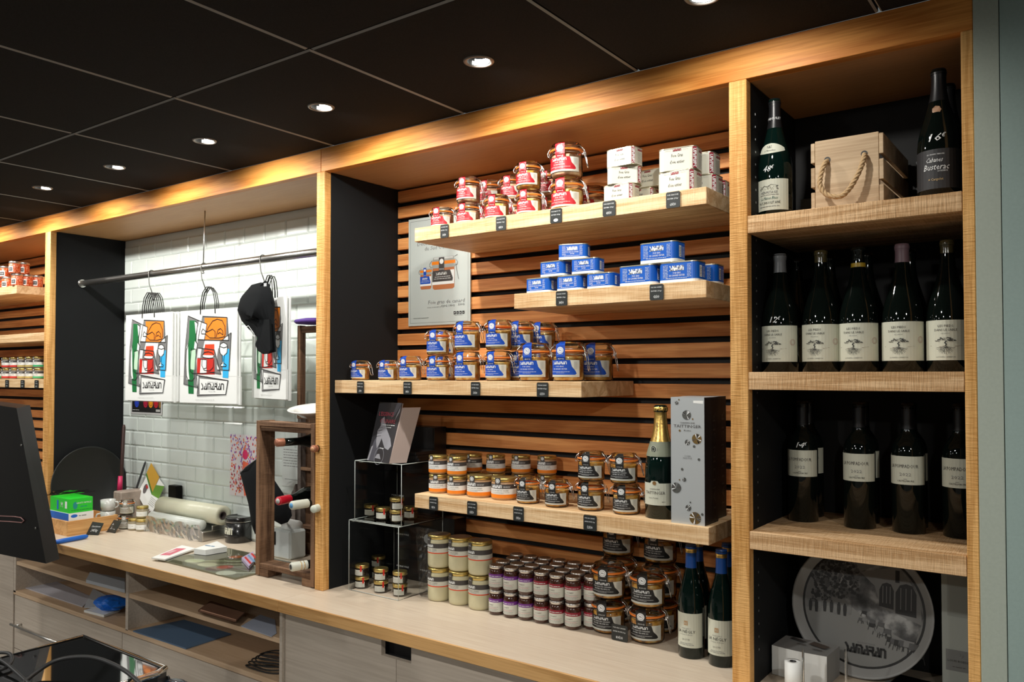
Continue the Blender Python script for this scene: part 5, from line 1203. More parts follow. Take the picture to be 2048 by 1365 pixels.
# cookery book standing open on the upper acrylic cube
def cook_book():
    z = 1.3630; t = thing('cookery_book', 'upright dark cookery book with a grey photo cover and red title', 'book', (-1.385, .100, z)); W_, H_ = .150, .212; th = .010
    M = Matrix.Translation((0, 0, 0)) @ Matrix.Rotation(R(-10), 4, 'X')
    cov = mat('cover_dark', (.03, .03, .035), .35); pg = mat('pages_pinkish', (.50, .40, .36), .7); sk = mat('photo_skin_grey', (.30, .30, .33), .5); md = mat('cover_mid', (.09, .09, .11), .4)
    lean = R(11); fr0 = planef((0, 0, 0), (math.cos(R(-14)), math.sin(R(-14)), 0), (math.sin(lean)*.55, math.sin(lean), math.cos(lean)))
    def fr(x, zz, off): return fr0(x, zz, off)
    g = G()
    def slab(a, b, c, d, o0, o1, m):
        P0 = [fr(a, c, o0), fr(b, c, o0), fr(b, d, o0), fr(a, d, o0)]; P1 = [fr(a, c, o1), fr(b, c, o1), fr(b, d, o1), fr(a, d, o1)]
        g.face(P1, m); g.face(P0[::-1], m)
        for i in range(4): g.face([P0[i], P0[(i+1) % 4], P1[(i+1) % 4], P1[i]], m)
    slab(0, W_, 0, H_, -.001, 0, 0); slab(.002, W_-.001, .001, H_-.001, -th*.6, -.0011, 1); obj('front_half', g, [cov, pg], t)
    p = Print(fr, [cov])
    p.poly([(.0, 0), (.05, 0), (.06, .05), (.035, .09), (.02, .07)], md, .0004); p.poly([(.040, .15), (.055, .16), (.085, .12), (.125, .085), (.14, .06), (.125, .045), (.10, .05), (.07, .08), (.045, .115)], sk, .0006)
    p.poly([(.030, .108), (.045, .128), (.065, .125), (.075, .105), (.060, .060), (.050, .045), (.035, .070)], sk, .0008); p.poly([(.10, .155), (.125, .17), (.148, .205), (.148, .212), (.12, .212), (.11, .18)], md, .0006); p.poly([(.128, .150), (.148, .18), (.148, .200), (.134, .17)], sk, .0008)
    for i in range(4): p.line([(.033, .118-.010*i), (.060, .122-.010*i)], .0012, cov, .0012)
    p.ring(.075, .020, .030, .002, sk, .0008, 24); p.poly([(.05, .012), (.09, .010), (.075, .028), (.06, .026)], sk, .0008); p.poly([(.0, .0), (.012, 0), (.022, .055), (.012, .05)], sk, .0006)
    cr = mat('title_red', (.50, .07, .10), .5); p.text('L\'ESSENCE', .066, .163, .0145, cr, .0012, width=.098); p.text('CULINAIRE', .084, .138, .0145, cr, .0012, width=.100); p.fine(.055, .135, .130, .004, SIGNT, .0012); p.fine(.08, .115, .122, .003, SIGNT, .0012); p.fine(.07, .10, .047, .004, SIGNT, .0012)
    p.done('cover_print', t)
    # rear half of the open book, standing back at an angle
    fr0b = planef(fr(W_, 0, 0), (math.cos(R(62)), math.sin(R(62)), 0), (math.sin(lean)*.4+.10, math.sin(lean)*.9, math.cos(lean)))
    fr_ = fr; fr = lambda x, zz, off: fr0b(x, zz, off)
    g = G()
    def slab2(a, b, c, d, o0, o1, m):
        P0 = [fr(a, c, o0), fr(b, c, o0), fr(b, d, o0), fr(a, d, o0)]; P1 = [fr(a, c, o1), fr(b, c, o1), fr(b, d, o1), fr(a, d, o1)]
        g.face(P1, m); g.face(P0[::-1], m)
        for i in range(4): g.face([P0[i], P0[(i+1) % 4], P1[(i+1) % 4], P1[i]], m)
    slab2(0, W_*.42, 0, H_*.93, -.001, 0, 1); slab2(.0, W_*.42, .001, H_*.925, -th*.7, -.0011, 1); obj('back_half', g, [cov, pg], t)
cook_book()
for k in range(3):
    t = tag(obj('cookery_book', G().cbox(-.085, .085, -.055, .055, 0, .011, .001).xf(Matrix.Rotation(R(8-5*k), 4, 'Z')), [mat('book_black', (.016, .016, .018), .4)], None, (-1.300+.004*k, .222, 1.3617+.0113*k)), 'closed black book lying on the upper acrylic cube, %s of three' % ('lowest', 'middle', 'topmost')[k], 'book', 'closed books on the acrylic cube')
# cellophane bag hanging behind the duck fat jars
def cello():
    t = thing('cellophane_bag', 'crumpled clear cellophane bag between acrylic cube and duck fat jars', 'bag', (-1.160, .170, ZC)); g = G(); rn = random.Random(6); nx, nz = 10, 20
    for f in (0, 1):
        b = len(g.v)
        for j in range(nz+1):
            for i in range(nx+1):
                fx_ = i/nx; fz_ = j/nz; g.v.append(((fx_-.5)*(.075+.03*fz_), (-.012 if f == 0 else .012)*math.sin(math.pi*fx_)*(1.2-fz_)+rn.uniform(-.004, .004), fz_*.235))
        for j in range(nz):
            for i in range(nx): g.f.append((b+j*(nx+1)+i, b+j*(nx+1)+i+1, b+(j+1)*(nx+1)+i+1, b+(j+1)*(nx+1)+i)); g.m.append(0); g.sm.append(False)
    obj('film', g, FILM, t); q = Print(flatf(-.010), [LGREY]); q.circle(.010, .20, .016, mat('sticker_clear_grey', (.16, .17, .17), .5), 0, 20); q.done('sticker', t)
cello()

# ================================================================== TILED BAY
RY, RZ = .158, 2.146
t = thing('hanging_rail', 'long steel rail carrying the paper bags and the cap', 'rail', (0, 0, 0))
obj('rail_tube', G().tube([(XA1, RY, RZ), (XB0, RY, RZ)], .0155, 18), STEEL, t); obj('hanger_rod', G().tube([(-2.488, .167, ZH+.002), (-2.488, .160, RZ-.02)], .0028, 8).lathe([(0, RZ-.027), (.006, RZ-.027), (.006, RZ-.019), (0, RZ-.019)], 10, 0, (-2.488, .160, 0)), STEEL, t)
obj('end_socket', G().tube([(XA1+.001, RY, RZ), (XA1+.010, RY, RZ)], .021, 18), STEEL, t)
def s_hook(x, lab, drop=.115):
    t = thing('s_hook', lab, 'hook', (x, RY, RZ)); r = .0185; pts = []
    for i in range(13):
        a = R(205-215*i/12); pts.append((r*math.cos(a)*.35, r*math.cos(a)*-1.0, r*math.sin(a)+.0))
    pts = [(-.004, r, -.004)]+[(-.004+.0005*i, -r*math.cos(R(180-180*i/10)) if False else r*math.cos(R(180*i/10)), r*math.sin(R(180*i/10))) for i in range(11)]
    pts += [(.012, -r-.002, -drop*.45), (.030, -r*.6, -drop*.92), (.026, -.004, -drop), (.012, .008, -drop*.98), (.002, .016, -drop*.86)]
    obj('bent_wire', G().tube(pts, .0021, 6), mat('hook_dark_steel', (0.16, 0.16, 0.15), 0.35, 0.8), t); return t
hx = [at(307, 548, y=RY).x-.012, at(411, 531, y=RY).x-.008, at(529, 516, y=RY).x-.008]
for x, l in zip(hx, ('holding the first pack of bags', 'holding the second pack of bags', 'holding the black cap')): s_hook(x, 'steel wire hook on the rail, '+l)
# artwork of the carrier bags; coordinates measured on the bag, mapped to 0..1
def bu(x, y):
    top = 152-72*(x-15)/655; bot = 1296-14*(x-15)/655; fz_ = (bot-y)/(bot-top); return ((x-(18+8*(1-fz_)))/(648-8*(1-fz_)-5*(1-fz_)), fz_)
def bag_art(p, W_, H_):
    def P(pts, m, off=.0004): p.poly([(a*W_, b*H_) for a, b in (bu(*q) for q in pts)], m, off)
    def Ln(pts, wd=.0030, closed=False, m=BLACK, off=.0022): p.line([(a*W_, b*H_) for a, b in (bu(*q) for q in pts)], wd, m, off, closed)
    OUT = mat('print_outline', (.03, .03, .03), .5)
    P([(115, 205), (240, 258), (228, 330), (205, 500), (235, 560), (215, 760), (240, 1100), (75, 1065), (85, 620)], MGREY)
    P([(285, 205), (560, 210), (575, 490), (235, 498), (262, 360)], MGREY, .0005); P([(225, 500), (310, 500), (290, 600), (235, 600)], MGREY, .0005)
    P([(605, 400), (585, 868), (458, 868), (450, 700), (470, 520), (540, 470)], MGREY, .0006)
    P([(235, 600), (420, 618), (495, 920), (230, 880), (225, 740)], MGREY, .0005)
    P([(245, 945), (575, 995), (550, 1170), (235, 1205), (232, 1000)], MGREY, .0005)
    P([(265, 285), (330, 300), (312, 495), (240, 492)], BAGW, .0008); P([(305, 222), (552, 216), (545, 455), (505, 500), (308, 500), (326, 400), (330, 300), (308, 290)], ORNG, .0009)
    P([(540, 445), (572, 420), (572, 490), (515, 492)], BAGW, .0009); P([(225, 335), (255, 345), (245, 450), (222, 448)], BAGW, .0009)
    P([(130, 262), (205, 262), (215, 500), (190, 620), (150, 640), (145, 880), (185, 880), (190, 1180), (130, 1180), (118, 900), (112, 600), (128, 480)], GRN, .0010)
    P([(148, 645), (205, 625), (212, 760), (205, 880), (178, 880), (148, 870)], mat('print_mint', (.55, .80, .58), .5), .0011); P([(190, 275), (228, 300), (222, 380), (206, 430)], BAGW, .0011); P([(196, 520), (228, 560), (214, 620), (188, 610)], BAGW, .0012)
    P([(100, 600), (118, 560), (128, 900), (140, 1000), (110, 1010), (97, 900)], BAGW, .0011)
    P([(315, 556), (418, 548), (418, 690), (298, 690)], ORNG2, .0009); P([(225, 735), (418, 728), (425, 925), (225, 935)], REDP, .0009); P([(238, 612), (275, 612), (262, 725), (230, 725)], BAGW, .0009)
    P([(285, 690), (420, 690), (415, 722), (290, 720)], BAGW, .0012); P([(270, 742), (338, 742), (335, 912), (260, 915)], BAGW, .0012)
    P([(480, 575), (490, 540), (520, 520), (555, 540), (566, 580), (562, 640), (545, 680), (525, 690), (495, 670)], BAGW, .0012); P([(462, 520), (480, 520), (472, 600), (462, 598)], BAGW, .0012)
    P([(512, 602), (584, 602), (574, 965), (513, 962)], SKY, .0010); P([(492, 800), (520, 760), (520, 822), (495, 820)], BAGW, .0012); P([(480, 600), (515, 600), (515, 660), (490, 665)], BAGW, .0014)
    P([(258, 985), (565, 1002), (545, 1165), (260, 1183)], BAGW, .0014); P([(222, 950), (245, 955), (240, 1095), (225, 1060)], BAGW, .0014); P([(448, 800), (482, 865), (455, 868)], BAGW, .0012)
    Ln([(115, 205), (335, 300), (308, 500)], ); Ln([(115, 205), (85, 620), (75, 1065), (240, 1102), (222, 945)]); Ln([(285, 205), (560, 210), (577, 495), (235, 500), (262, 330), (285, 205)]); Ln([(605, 400), (585, 868), (458, 868)]); Ln([(605, 400), (540, 455), (510, 495)])
    Ln([(330, 400), (350, 345), (400, 260), (450, 235), (505, 250), (535, 320), (540, 410), (530, 450), (470, 470), (370, 472), (318, 425), (275, 425), (272, 400), (290, 362), (330, 402), (400, 362), (428, 390), (428, 470)]); Ln([(440, 455), (460, 370), (488, 350), (512, 380), (515, 430), (480, 400), (460, 420)])
    Ln([(205, 270), (230, 300), (212, 430), (205, 505), (228, 560), (216, 660), (205, 800), (200, 980), (170, 1020), (130, 1015), (105, 960), (97, 800), (100, 640), (125, 560)]); Ln([(160, 610), (145, 800), (150, 900), (175, 925), (300, 918), (425, 898)])
    Ln([(235, 602), (420, 620), (495, 920), (380, 902)]); Ln([(285, 695), (310, 655), (355, 645), (400, 660), (420, 695), (405, 720), (350, 728), (295, 718), (285, 695)]); Ln([(285, 740), (282, 820), (310, 880), (370, 885), (410, 840), (415, 745)]); Ln([(262, 742), (335, 745), (335, 850), (302, 862)])
    Ln([(480, 580), (492, 540), (522, 522), (556, 542), (566, 580), (560, 650), (530, 685), (525, 780), (552, 800), (550, 822), (495, 822), (490, 800), (510, 780), (508, 690), (482, 650), (480, 580)]); Ln([(480, 575), (525, 590), (566, 575)])
    Ln([(222, 945), (575, 995), (550, 1170), (235, 1205), (232, 1180), (240, 1100)], .0032)
    a, b = bu(410, 1113); p.logo(a*W_, b*H_, .0255, W_*.40, BLACK, .0024, .17)
    a, b = bu(405, 1030); p.text('MAISON', a*W_, b*H_, .0045, MGREY, .0024, width=W_*.17); a, b = bu(400, 1145); p.text('Depuis 1984', a*W_, b*H_, .0038, MGREY, .0024, width=W_*.11)
    a, b = bu(320, 1252); p.text('www.maisonsamaran.fr', a*W_, b*H_, .0052, LGREY, .0024, width=W_*.34)
BAG_ME = {}
BW, BH = .400, .410
def carrier_bag(x, y, zt, rz, lab, art=True, skew=1.0, hs=0.0):
    t = thing('paper_bag', lab, 'shopping bag', (x, y, zt-BH), R(rz), 'white paper carrier bags hanging from the rail')
    if 'b' not in BAG_ME:
        g = G(); W_, H_ = BW, BH
        g.face([(0, 0, 0), (W_, 0, 0), (W_, 0, H_), (0, 0, H_)]); g.face([(W_, .005, 0), (0, .005, 0), (0, .005, H_), (W_, .005, H_)])
        g.face([(W_, 0, 0), (W_, .005, 0), (W_, .005, H_), (W_, 0, H_)]); g.face([(0, .005, 0), (0, 0, 0), (0, 0, H_), (0, .005, H_)]); g.face([(0, 0, H_), (W_, 0, H_), (W_, .005, H_), (0, .005, H_)]); g.face([(0, .005, 0), (W_, .005, 0), (W_, 0, 0), (0, 0, 0)])
        BAG_ME['b'] = mesh('bag_body', g, [BAGW])
        g = G(); g.box(0.002, W_-.0, .0055, .0085, .0, H_*.29).xf(Matrix.Translation((0, 0, 0))); BAG_ME['f'] = mesh('folded_base', g, [BAGW])
        p = Print(flatf(0), [BAGW]); bag_art(p, W_, H_); p.line([(0, H_*.285), (W_, H_*.285)], .0007, LGREY, .0003); BAG_ME['a'] = mesh('printed_artwork', p.g, p.mats)
        g = G(); cx = W_*.50
        for yy in (-.002, .007):
            g.tube([(cx-.052, yy, H_-.02), (cx-.050, yy, H_+.03), (cx-.036, yy, H_+.075), (cx-.012, yy, H_+.098), (cx+.012, yy, H_+.098), (cx+.036, yy, H_+.075), (cx+.050, yy, H_+.03), (cx+.052, yy, H_-.02)], .0022, 5)
        BAG_ME['h'] = mesh('cord_handle', g, [RUBBER])
    obj('bag_body', BAG_ME['b'], None, t); fb = obj('folded_base', BAG_ME['f'], None, t); obj('cord_handles', BAG_ME['h'], None, t, (hs, 0, 0))
    if art: obj('printed_artwork', BAG_ME['a'], None, t)
    t.scale.x = skew
    return t
for gi, (u0, v0, n, rz, nm, sk) in enumerate(((252, 632, 5, 0, 'first', 1.0), (361, 624, 2, 2, 'second', 1.0), (505, 606, 2, -16, 'third', .92))):
    for k in range(n):
        yy = (.128 if gi < 2 else .215)+.009*k; p0 = at(u0, v0, y=.128 if gi < 2 else .215)
        carrier_bag(p0.x+.010*k, yy, p0.z+.002-.004*(k % 2), rz, ('white printed paper bag, front one of the %s pack' % nm) if k == 0 else 'white printed paper bag, %s one behind the front of the %s pack' % (('', 'next', 'third', 'fourth', 'last')[k], nm), True, sk, -.0085*k)

# black cap hanging from the third hook
def cap():
    c0 = at(530, 560, y=.125); t = thing('baseball_cap', 'black cotton cap hanging by its strap from the third hook', 'cap', (c0.x, .085, c0.z))
    pts = [(477, 618), (484, 592), (503, 570), (522, 565), (538, 570), (545, 600), (549, 640), (551, 680), (552, 704), (536, 708), (524, 700), (515, 675), (500, 662), (483, 642)]
    out = [at(u, v, y=.085)-Vector((c0.x, .085, c0.z)) for u, v in pts]; out = [(q.x, q.z) for q in out]
    cx = sum(a for a, _ in out)/len(out); cz = sum(b for _, b in out)/len(out); g = G(); n = len(out); ringsN = 6; b = 0
    for s_ in (-1, 1):
        b = len(g.v)
        for k in range(ringsN+1):
            f = 1-k/ringsN
            for i, (a, c) in enumerate(out):
                dep = .040*math.sqrt(max(0, 1-f*f))*(1.0 if c > -.12 else .35); wr = .005*math.sin(5*i+3*k)*(1-f)
                g.v.append((cx+(a-cx)*f, s_*(dep+wr), cz+(c-cz)*f))
        for k in range(ringsN):
            for i in range(n):
                f_ = (b+k*n+i, b+k*n+(i+1) % n, b+(k+1)*n+(i+1) % n, b+(k+1)*n+i); g.f.append(f_ if s_ < 0 else f_[::-1]); g.m.append(0); g.sm.append(True)
    obj('crown', g, FABRIC, t)
    g = G(); bp = [(538, 640), (549, 640), (552, 700), (546, 708), (534, 709), (523, 702), (519, 690)]; q = [at(u, v, y=.085)-Vector((c0.x, .085, c0.z)) for u, v in bp]
    n = len(q); g.v = [(v.x, -.022-.004*math.sin(i), v.z) for i, v in enumerate(q)]+[(v.x, -.016, v.z) for v in q]; g.f = [tuple(range(n))[::-1], tuple(range(n, 2*n))]+[(i, (i+1) % n, n+(i+1) % n, n+i) for i in range(n)]; g.m = [0]*len(g.f); g.sm = [False]*len(g.f)
    obj('visor', g, FABRIC, t)
    s1 = at(530, 574, y=.085)-Vector((c0.x, .085, c0.z)); g = G(); g.tube([(s1.x-.018, -.01, s1.z-.022), (s1.x-.012, -.008, s1.z+.008), (s1.x+.004, 0, s1.z+.020), (s1.x+.018, .004, s1.z+.004), (s1.x+.020, 0, s1.z-.03)], .0055, 6); obj('strap', g, FABRIC, t)
    p = Print(planef((0, -.052, 0), (1, 0, 0), (0, 0, 1)), [SIGNT]); e = [at(u, v, y=.045)-Vector((c0.x, .085, c0.z)) for u, v in ((498, 655), (503, 652), (515, 668), (516, 674), (508, 668))]; E_ = [(v.x*.96, v.z) for v in e]
    p.line(E_, .0022, SIGNT, .002, True); p.line([(E_[0][0]+.006, E_[0][1]-.004), (E_[2][0]-.003, E_[2][1]+.003)], .0012, SIGNT, .002)
    q = [at(u, v, y=.040)-Vector((c0.x, .085, c0.z)) for u, v in ((535, 571),)][0]
    for i in range(3): p.rect(q.x*.96-.008+.006*i, q.x*.96-.004+.006*i, q.z-.004, q.z+.008, SIGNT, .0)
    p.done('white_embroidery', t)
cap()

# small card of coloured discs taped to the tiles
p0 = at(264, 800, y=.382); p1 = at(321, 827, y=.382)
t = thing('taped_card', 'small black card of coloured jam pots taped under the first bag pack', 'card', (p0.x, .3838, p1.z)); L_, H_ = p1.x-p0.x, p0.z-p1.z+.03
obj('card', G().box(-.012, L_+.012, -.0008, 0, -.010, H_+.008), mat('card_edge', (.52, .52, .52), .5), t)
p = Print(flatf(-.0009), [BLACK]); p.rect(0, L_, 0, H_, BLACK)
for i, (f_, m) in enumerate(((.17, mat('disc_blue', (.02, .06, .55), .4)), (.48, mat('disc_crimson', (.45, .015, .05), .4)), (.66, mat('disc_amber', (.80, .30, .01), .4)), (.84, mat('disc_red', (.50, .01, .02), .4)), (1.0-.03, mat('disc_bronze', (.30, .14, .02), .4)))):
    rx = .022 if i < 4 else .010; p.circle(L_*f_, H_*.55, rx, m, .0003, 16, .027); p.ring(L_*f_, H_*.55, rx*.72, .0022, DGREY, .0005, 14)
p.fine(.006, .07, .010, .006, LGREY, .0003); p.rect(L_-.045, L_-.006, .006, .018, LGREY, .0003); p.done('card_print', t)
# child's painting
p0 = at(460, 868, y=.382); p1 = at(514, 998, y=.382)
t = thing('childs_painting', 'child\'s dabbed painting in red, orange and violet taped to the tiles', 'picture', (p0.x, .3835, p1.z)); L_, H_ = p1.x-p0.x+.02, p0.z-p1.z
obj('sheet', G().box(0, L_, -.001, 0, 0, H_), mat('sheet_lilac_white', (.66, .62, .64), .7), t)
p = Print(flatf(-.0011), [ORNG2]); rn = random.Random(12); vi = mat('dab_violet', (.25, .10, .45), .6); cr = mat('dab_crimson', (.55, .02, .05), .6); orr = mat('dab_orange', (.80, .20, .05), .6); pk = mat('dab_pink', (.65, .02, .12), .6)
for i in range(330):
    a, b = rn.uniform(.004, L_-.004), rn.uniform(.004, H_-.004); f_ = b/H_
    m = rn.choice((vi, vi, orr, cr) if f_ > .62 else (vi, orr, cr, ORNG2) if f_ > .45 else (cr, cr, orr, mat('dab_maroon', (.22, .02, .02), .6))); p.circle(a, b, rn.uniform(.0026, .0050), m, .0002+.000002*i, 6, rn.uniform(.0035, .0080))
p.poly([(L_*.50, H_*.02), (L_*.80, H_*.02), (L_*.75, H_*.30), (L_*.62, H_*.55), (L_*.45, H_*.58), (L_*.42, H_*.30)], mat('dab_salmon', (.75, .13, .06), .6), .0010); p.circle(L_*.52, H_*.68, .020, pk, .0013, 18, .023); p.done('paint_dabs', t)
# note sheet behind the crate
p0 = at(564, 895, y=.382)
t = thing('note_sheet', 'typed sheet taped to the tiles, seen through the wine crate', 'paper', (p0.x, .3838, p0.z-.17)); obj('sheet', G().box(0, .15, -.0008, 0, 0, .17), mat('sheet_grey_white', (.62, .66, .64), .7), t)
p = Print(flatf(-.001), [MGREY])
for i in range(7): p.fine(.01, .13, .16-.012*i, .005, MGREY, .0002, i)
p.fine(.02, .12, .03, .004, MGREY); p.done('typed_lines', t)

# wine crate standing on end
cx0, cx1 = -1.888, -1.552; cy0, cy1 = .002, .150; cz1 = 1.492; cy1 = .074
t = thing('wine_crate', 'weathered brown wooden crate standing on end beside the upright, bottles inside', 'crate', (cx0, cy0, ZC)); W_, D_, H_ = cx1-cx0, cy1-cy0, cz1-ZC
obj('side_board', G().cbox(0, .022, 0, D_, .004, H_, .0015), W_OLD, t); obj('side_board', G().cbox(W_-.020, W_, 0, D_, .004, H_, .0015), W_OLD, t)
obj('end_board', G().cbox(.0225, W_-.0205, .004, D_, H_-.038, H_-.020, .0015), W_OLDX, t); obj('end_board', G().cbox(.0225, W_-.0205, .002, D_, .030, .050, .0015), W_OLDX, t)
obj('end_batten', G().cbox(.001, W_-.001, .0, .032, H_+.0005-.019, H_, .001), W_OLDX, t) if False else obj('end_batten', G().cbox(.0225, W_-.0205, -.002, .028, H_-.0195, H_-.003, .0015), W_OLDX, t)
for xa in (.0225, W_-.070): obj('foot_batten', G().cbox(xa, xa+.050, .003, D_-.003, .001, .0295, .0015), W_OLDX, t)
obj('end_batten', G().cbox(.0225, W_-.0205, D_-.03, D_, H_-.0195, H_-.003, .0015), W_OLDX, t)
RKX = at(598, 1000, y=.345).x
t = thing('bottle_rack', 'dark wooden rack with ledges standing behind the wine crate', 'rack', (RKX, .345, ZC))
obj('back_board', G().cbox(0, .232, .018, .034, 0, 1.492-ZC, .001), W_OLD, t); obj('side_board', G().cbox(0, .022, -.010, .0175, 0, 1.492-ZC, .001), mat('wood_grey_edge', (.14, .115, .10), .8, var=.2, vscale=60), t)
for zz in (.115, .235, .360, .478): obj('ledge', G().cbox(.0225, .232, -.012, .0175, zz, zz+.014, .001), W_OLDX, t)
obj('stepped_block', G().prism([(-.062, 0), (-.001, 0), (-.001, .30), (-.008, .29), (-.012, .275), (-.024, .265), (-.030, .24), (-.062, .235)], -.02, .02).xf(Matrix.Rotation(R(90), 4, 'X')), mat('wood_grey_edge', (.14, .115, .10), .8), t)
fr_x0 = at(606, 700, y=.20).x
t = thing('bottle_stand', 'slender brown wooden stand standing on the rack behind the hanging cap', 'stand', (fr_x0, .185, 1.4925)); H_ = at(612, 652, y=.20).z-1.4925
obj('post', G().cbox(0, .018, -.015, .015, 0, H_, .002), W_OLD, t); obj('post', G().cbox(.20, .218, -.015, .015, 0, H_, .002), W_OLD, t); obj('top_rail', G().cbox(.0185, .1995, -.012, .012, H_-.030, H_-.004, .002), W_OLDX, t); obj('foot_rail', G().cbox(.0185, .1995, -.012, .012, 0, .012, .002), W_OLDX, t)
t = thing('round_cushion', 'violet round pad on top of the wooden frame by the upright', 'pad', (fr_x0+.100, .185, 1.4925+H_+.0005)); obj('pad', G().lathe([(0, 0), (.080, .003), (.088, .010), (.083, .018), (.05, .024), (0, .026)], 32), VIOLET, t)
t = thing('oval_platter', 'large white platter lying tilted on top of the wine crate', 'platter', (-1.645, .085, 1.4945)); g = G().lathe([(0, .004), (.060, .004), (.085, .022), (.112, .030), (.115, .034), (.110, .035), (.082, .028), (.058, .011), (0, .010)], 40, sx=1.12, sy=.62).xf(Matrix.Rotation(R(14), 4, 'X')).xf(Matrix.Translation((0, 0, .016))); obj('dish', g, mat('porcelain', (.80, .80, .76), .15, coat=.5), t); 
def neck(u, v, x_d, y0, capm, capl, lab, rzv, tip=None, ribs=False, rr=.0145, zrot=0.0):
    """bottle lying in the crate, neck towards the room"""
    p0 = at(u, v, y=y0); p0.x -= .012*(u > 620); t = thing('wine_bottle', lab, 'bottle', tuple(p0), 0, 'wine bottles lying in the wooden crate'); t.rotation_euler = (R(-90+zrot), 0, R(rzv))
    h = .30; P_ = BORD; r = .037
    inv = [(a*r, (1-b)*h) for a, b in P_][::-1]
    L0 = .20
    g = G().lathe([(0, 0), (rr*.8, .0004), (rr, .003), (rr, .085), (rr*1.1, .100), (.026, .135), (.031, .155), (.031, .225), (.026, .235), (0, .235)], 24, m=0); obj('glass_bottle', g, BOTTLE, t)
    g = G().lathe([(0, -.0012), (rr*.9, -.0010), (rr+.0008, .003), (rr+.0009, capl)], 24); obj('capsule', g, capm, t)
    if tip: obj('capsule_disc', G().lathe([(0, -.0020), (rr*.62, -.0020), (rr*.62, -.0012)], 20), tip, t)
    if ribs: obj('capsule_rings', G().lathe([(rr+.0012, capl*.55), (rr+.0014, capl*.57), (rr+.0012, capl*.59)], 20).lathe([(rr+.0012, capl*.75), (rr+.0014, capl*.77), (rr+.0012, capl*.79)], 20), GOLD, t)
    return t
neck(552, 886, 0, -.045, mat('capsule_copper', (.35, .14, .08), .4, .3), .030, 'bottle lying in the crate, copper brown cap, uppermost', -14, None, False)
neck(556, 1003, 0, -.060, mat('capsule_red', (.45, .006, .02), .3, coat=.5), .062, 'bottle lying in the crate, glossy red capsule', 12, mat('capsule_tip_grey', (.45, .45, .42), .4), False, .0150)
neck(583, 1012, 0, -.075, mat('capsule_cream', (.58, .60, .52), .4), .068, 'bottle lying in the crate, cream capsule with a blue tip', -2, mat('capsule_tip_blue', (.10, .32, .60), .4), False, .0150)
neck(582, 1135, 0, -.045, mat('capsule_cream', (.58, .60, .52), .4), .060, 'bottle lying at the crate bottom, ivory ringed capsule', -16, BLACK, True, .0155)
neck(630, 899, 0, -.030, mat('capsule_copper', (.35, .14, .08), .4, .3), .02, 'bottle in the crate with a copper tip touching the upright', 18, mat('capsule_tip_copper', (.55, .28, .14), .4), False, .012)
neck(631, 1020, 0, -.030, mat('capsule_pale', (.62, .66, .56), .4), .04, 'bottle in the crate with a pale tip touching the upright', 18, None, False, .013)
# oven glove
def glove():
    pts = [(480, 946), (513, 919), (520, 940), (545, 955), (565, 985), (581, 1014), (584, 1032), (576, 1045), (562, 1050), (548, 1042), (540, 1030), (520, 1052), (510, 1070), (503, 1050), (497, 1010)]
    y = .205; out = [at(u, v, y=y) for u, v in pts]; c = sum((Vector(p) for p in out), Vector())/len(out); t = thing('oven_glove', 'long black padded oven glove hanging behind the wine crate', 'oven glove', (c.x, y, c.z)); g = G(); n = len(out)
    for s_ in (-1, 1):
        b = len(g.v)
        for k in range(6):
            f = 1-k/5
            for q in out: g.v.append(((q.x-c.x)*f, s_*.020*math.sqrt(max(0, 1-f*f)), (q.z-c.z)*f))
        for k in range(5):
            for i in range(n): f_ = (b+k*n+i, b+(k+1)*n+i, b+(k+1)*n+(i+1) % n, b+k*n+(i+1) % n); g.f.append(f_ if s_ > 0 else f_[::-1]); g.m.append(0); g.sm.append(True)
    obj('padded_body', g, FABRIC, t); a, b_ = Vector(out[0])-Vector((c.x, y, c.z)), Vector(out[1])-Vector((c.x, y, c.z)); obj('cuff_piping', G().tube([a, (a+b_)/2+Vector((0, -.012, -.004)), b_, (a+b_)/2+Vector((0, .012, .004))], .0028, 6, 0, True), mat('piping_grey', (.12, .12, .12), .5), t)
glove()

# ================================================================== LEFT WORKTOP
# large black pan leaning on the dark panel
a, b = at(97, 965, x=-3.55), at(252, 965, x=-3.55); top = at(175, 888, x=-3.55)
pr_ = .5*abs(b.y-a.y)*.98; pr_ = min(pr_, (top.z-ZC)/2)
t = thing('crepe_pan', 'large round black pan leaning on the dark side panel', 'pan', (-3.540, .010+pr_*.93, ZC+pr_)); t.rotation_euler = (0, R(90-4), 0)
obj('pan_disc', G().lathe([(0, 0), (pr_*.93, 0), (pr_*.97, -.002), (pr_, .010), (pr_*.985, .012), (pr_*.95, .004), (0, .004)], 56).xf(Matrix.Translation((0, 0, 0))), mat('cast_iron', (.014, .016, .015), .45, bump=.3, bscale=200), t)
def stick(nm, lab, u0, v0, u1, v1, y, r, m, cat):
    A, B_ = at(u0, v0, y=y), at(u1, v1, y=y+.03); d = B_-A; A2 = Vector((0, 0, 0)); t = thing(nm, lab, cat, A)
    obj('handle', G().tube([A2, d*.5, d*.97, d], [r, r*1.05, r, r*.6], 10), m, t); return t, d
t, d = stick('kitchen_spatula', 'long dark handled spatula leaning in the corner, pink end low down', 240, 1010, 248, 850, .30, .009, mat('handle_wenge', (.05, .022, .018), .4), 'utensil')
obj('pink_grip', G().tube([d*.17+Vector((.012, -.012, 0)), d*.36+Vector((.012, -.012, 0))], [.014, .011], 10), mat('pink_plastic', (.62, .03, .12), .4), t)
stick('honing_rod', 'thin grey rod leaning on the tiles behind the leaflet', 262, 1010, 291, 924, .345, .0055, mat('rod_grey', (.05, .055, .06), .4), 'utensil')
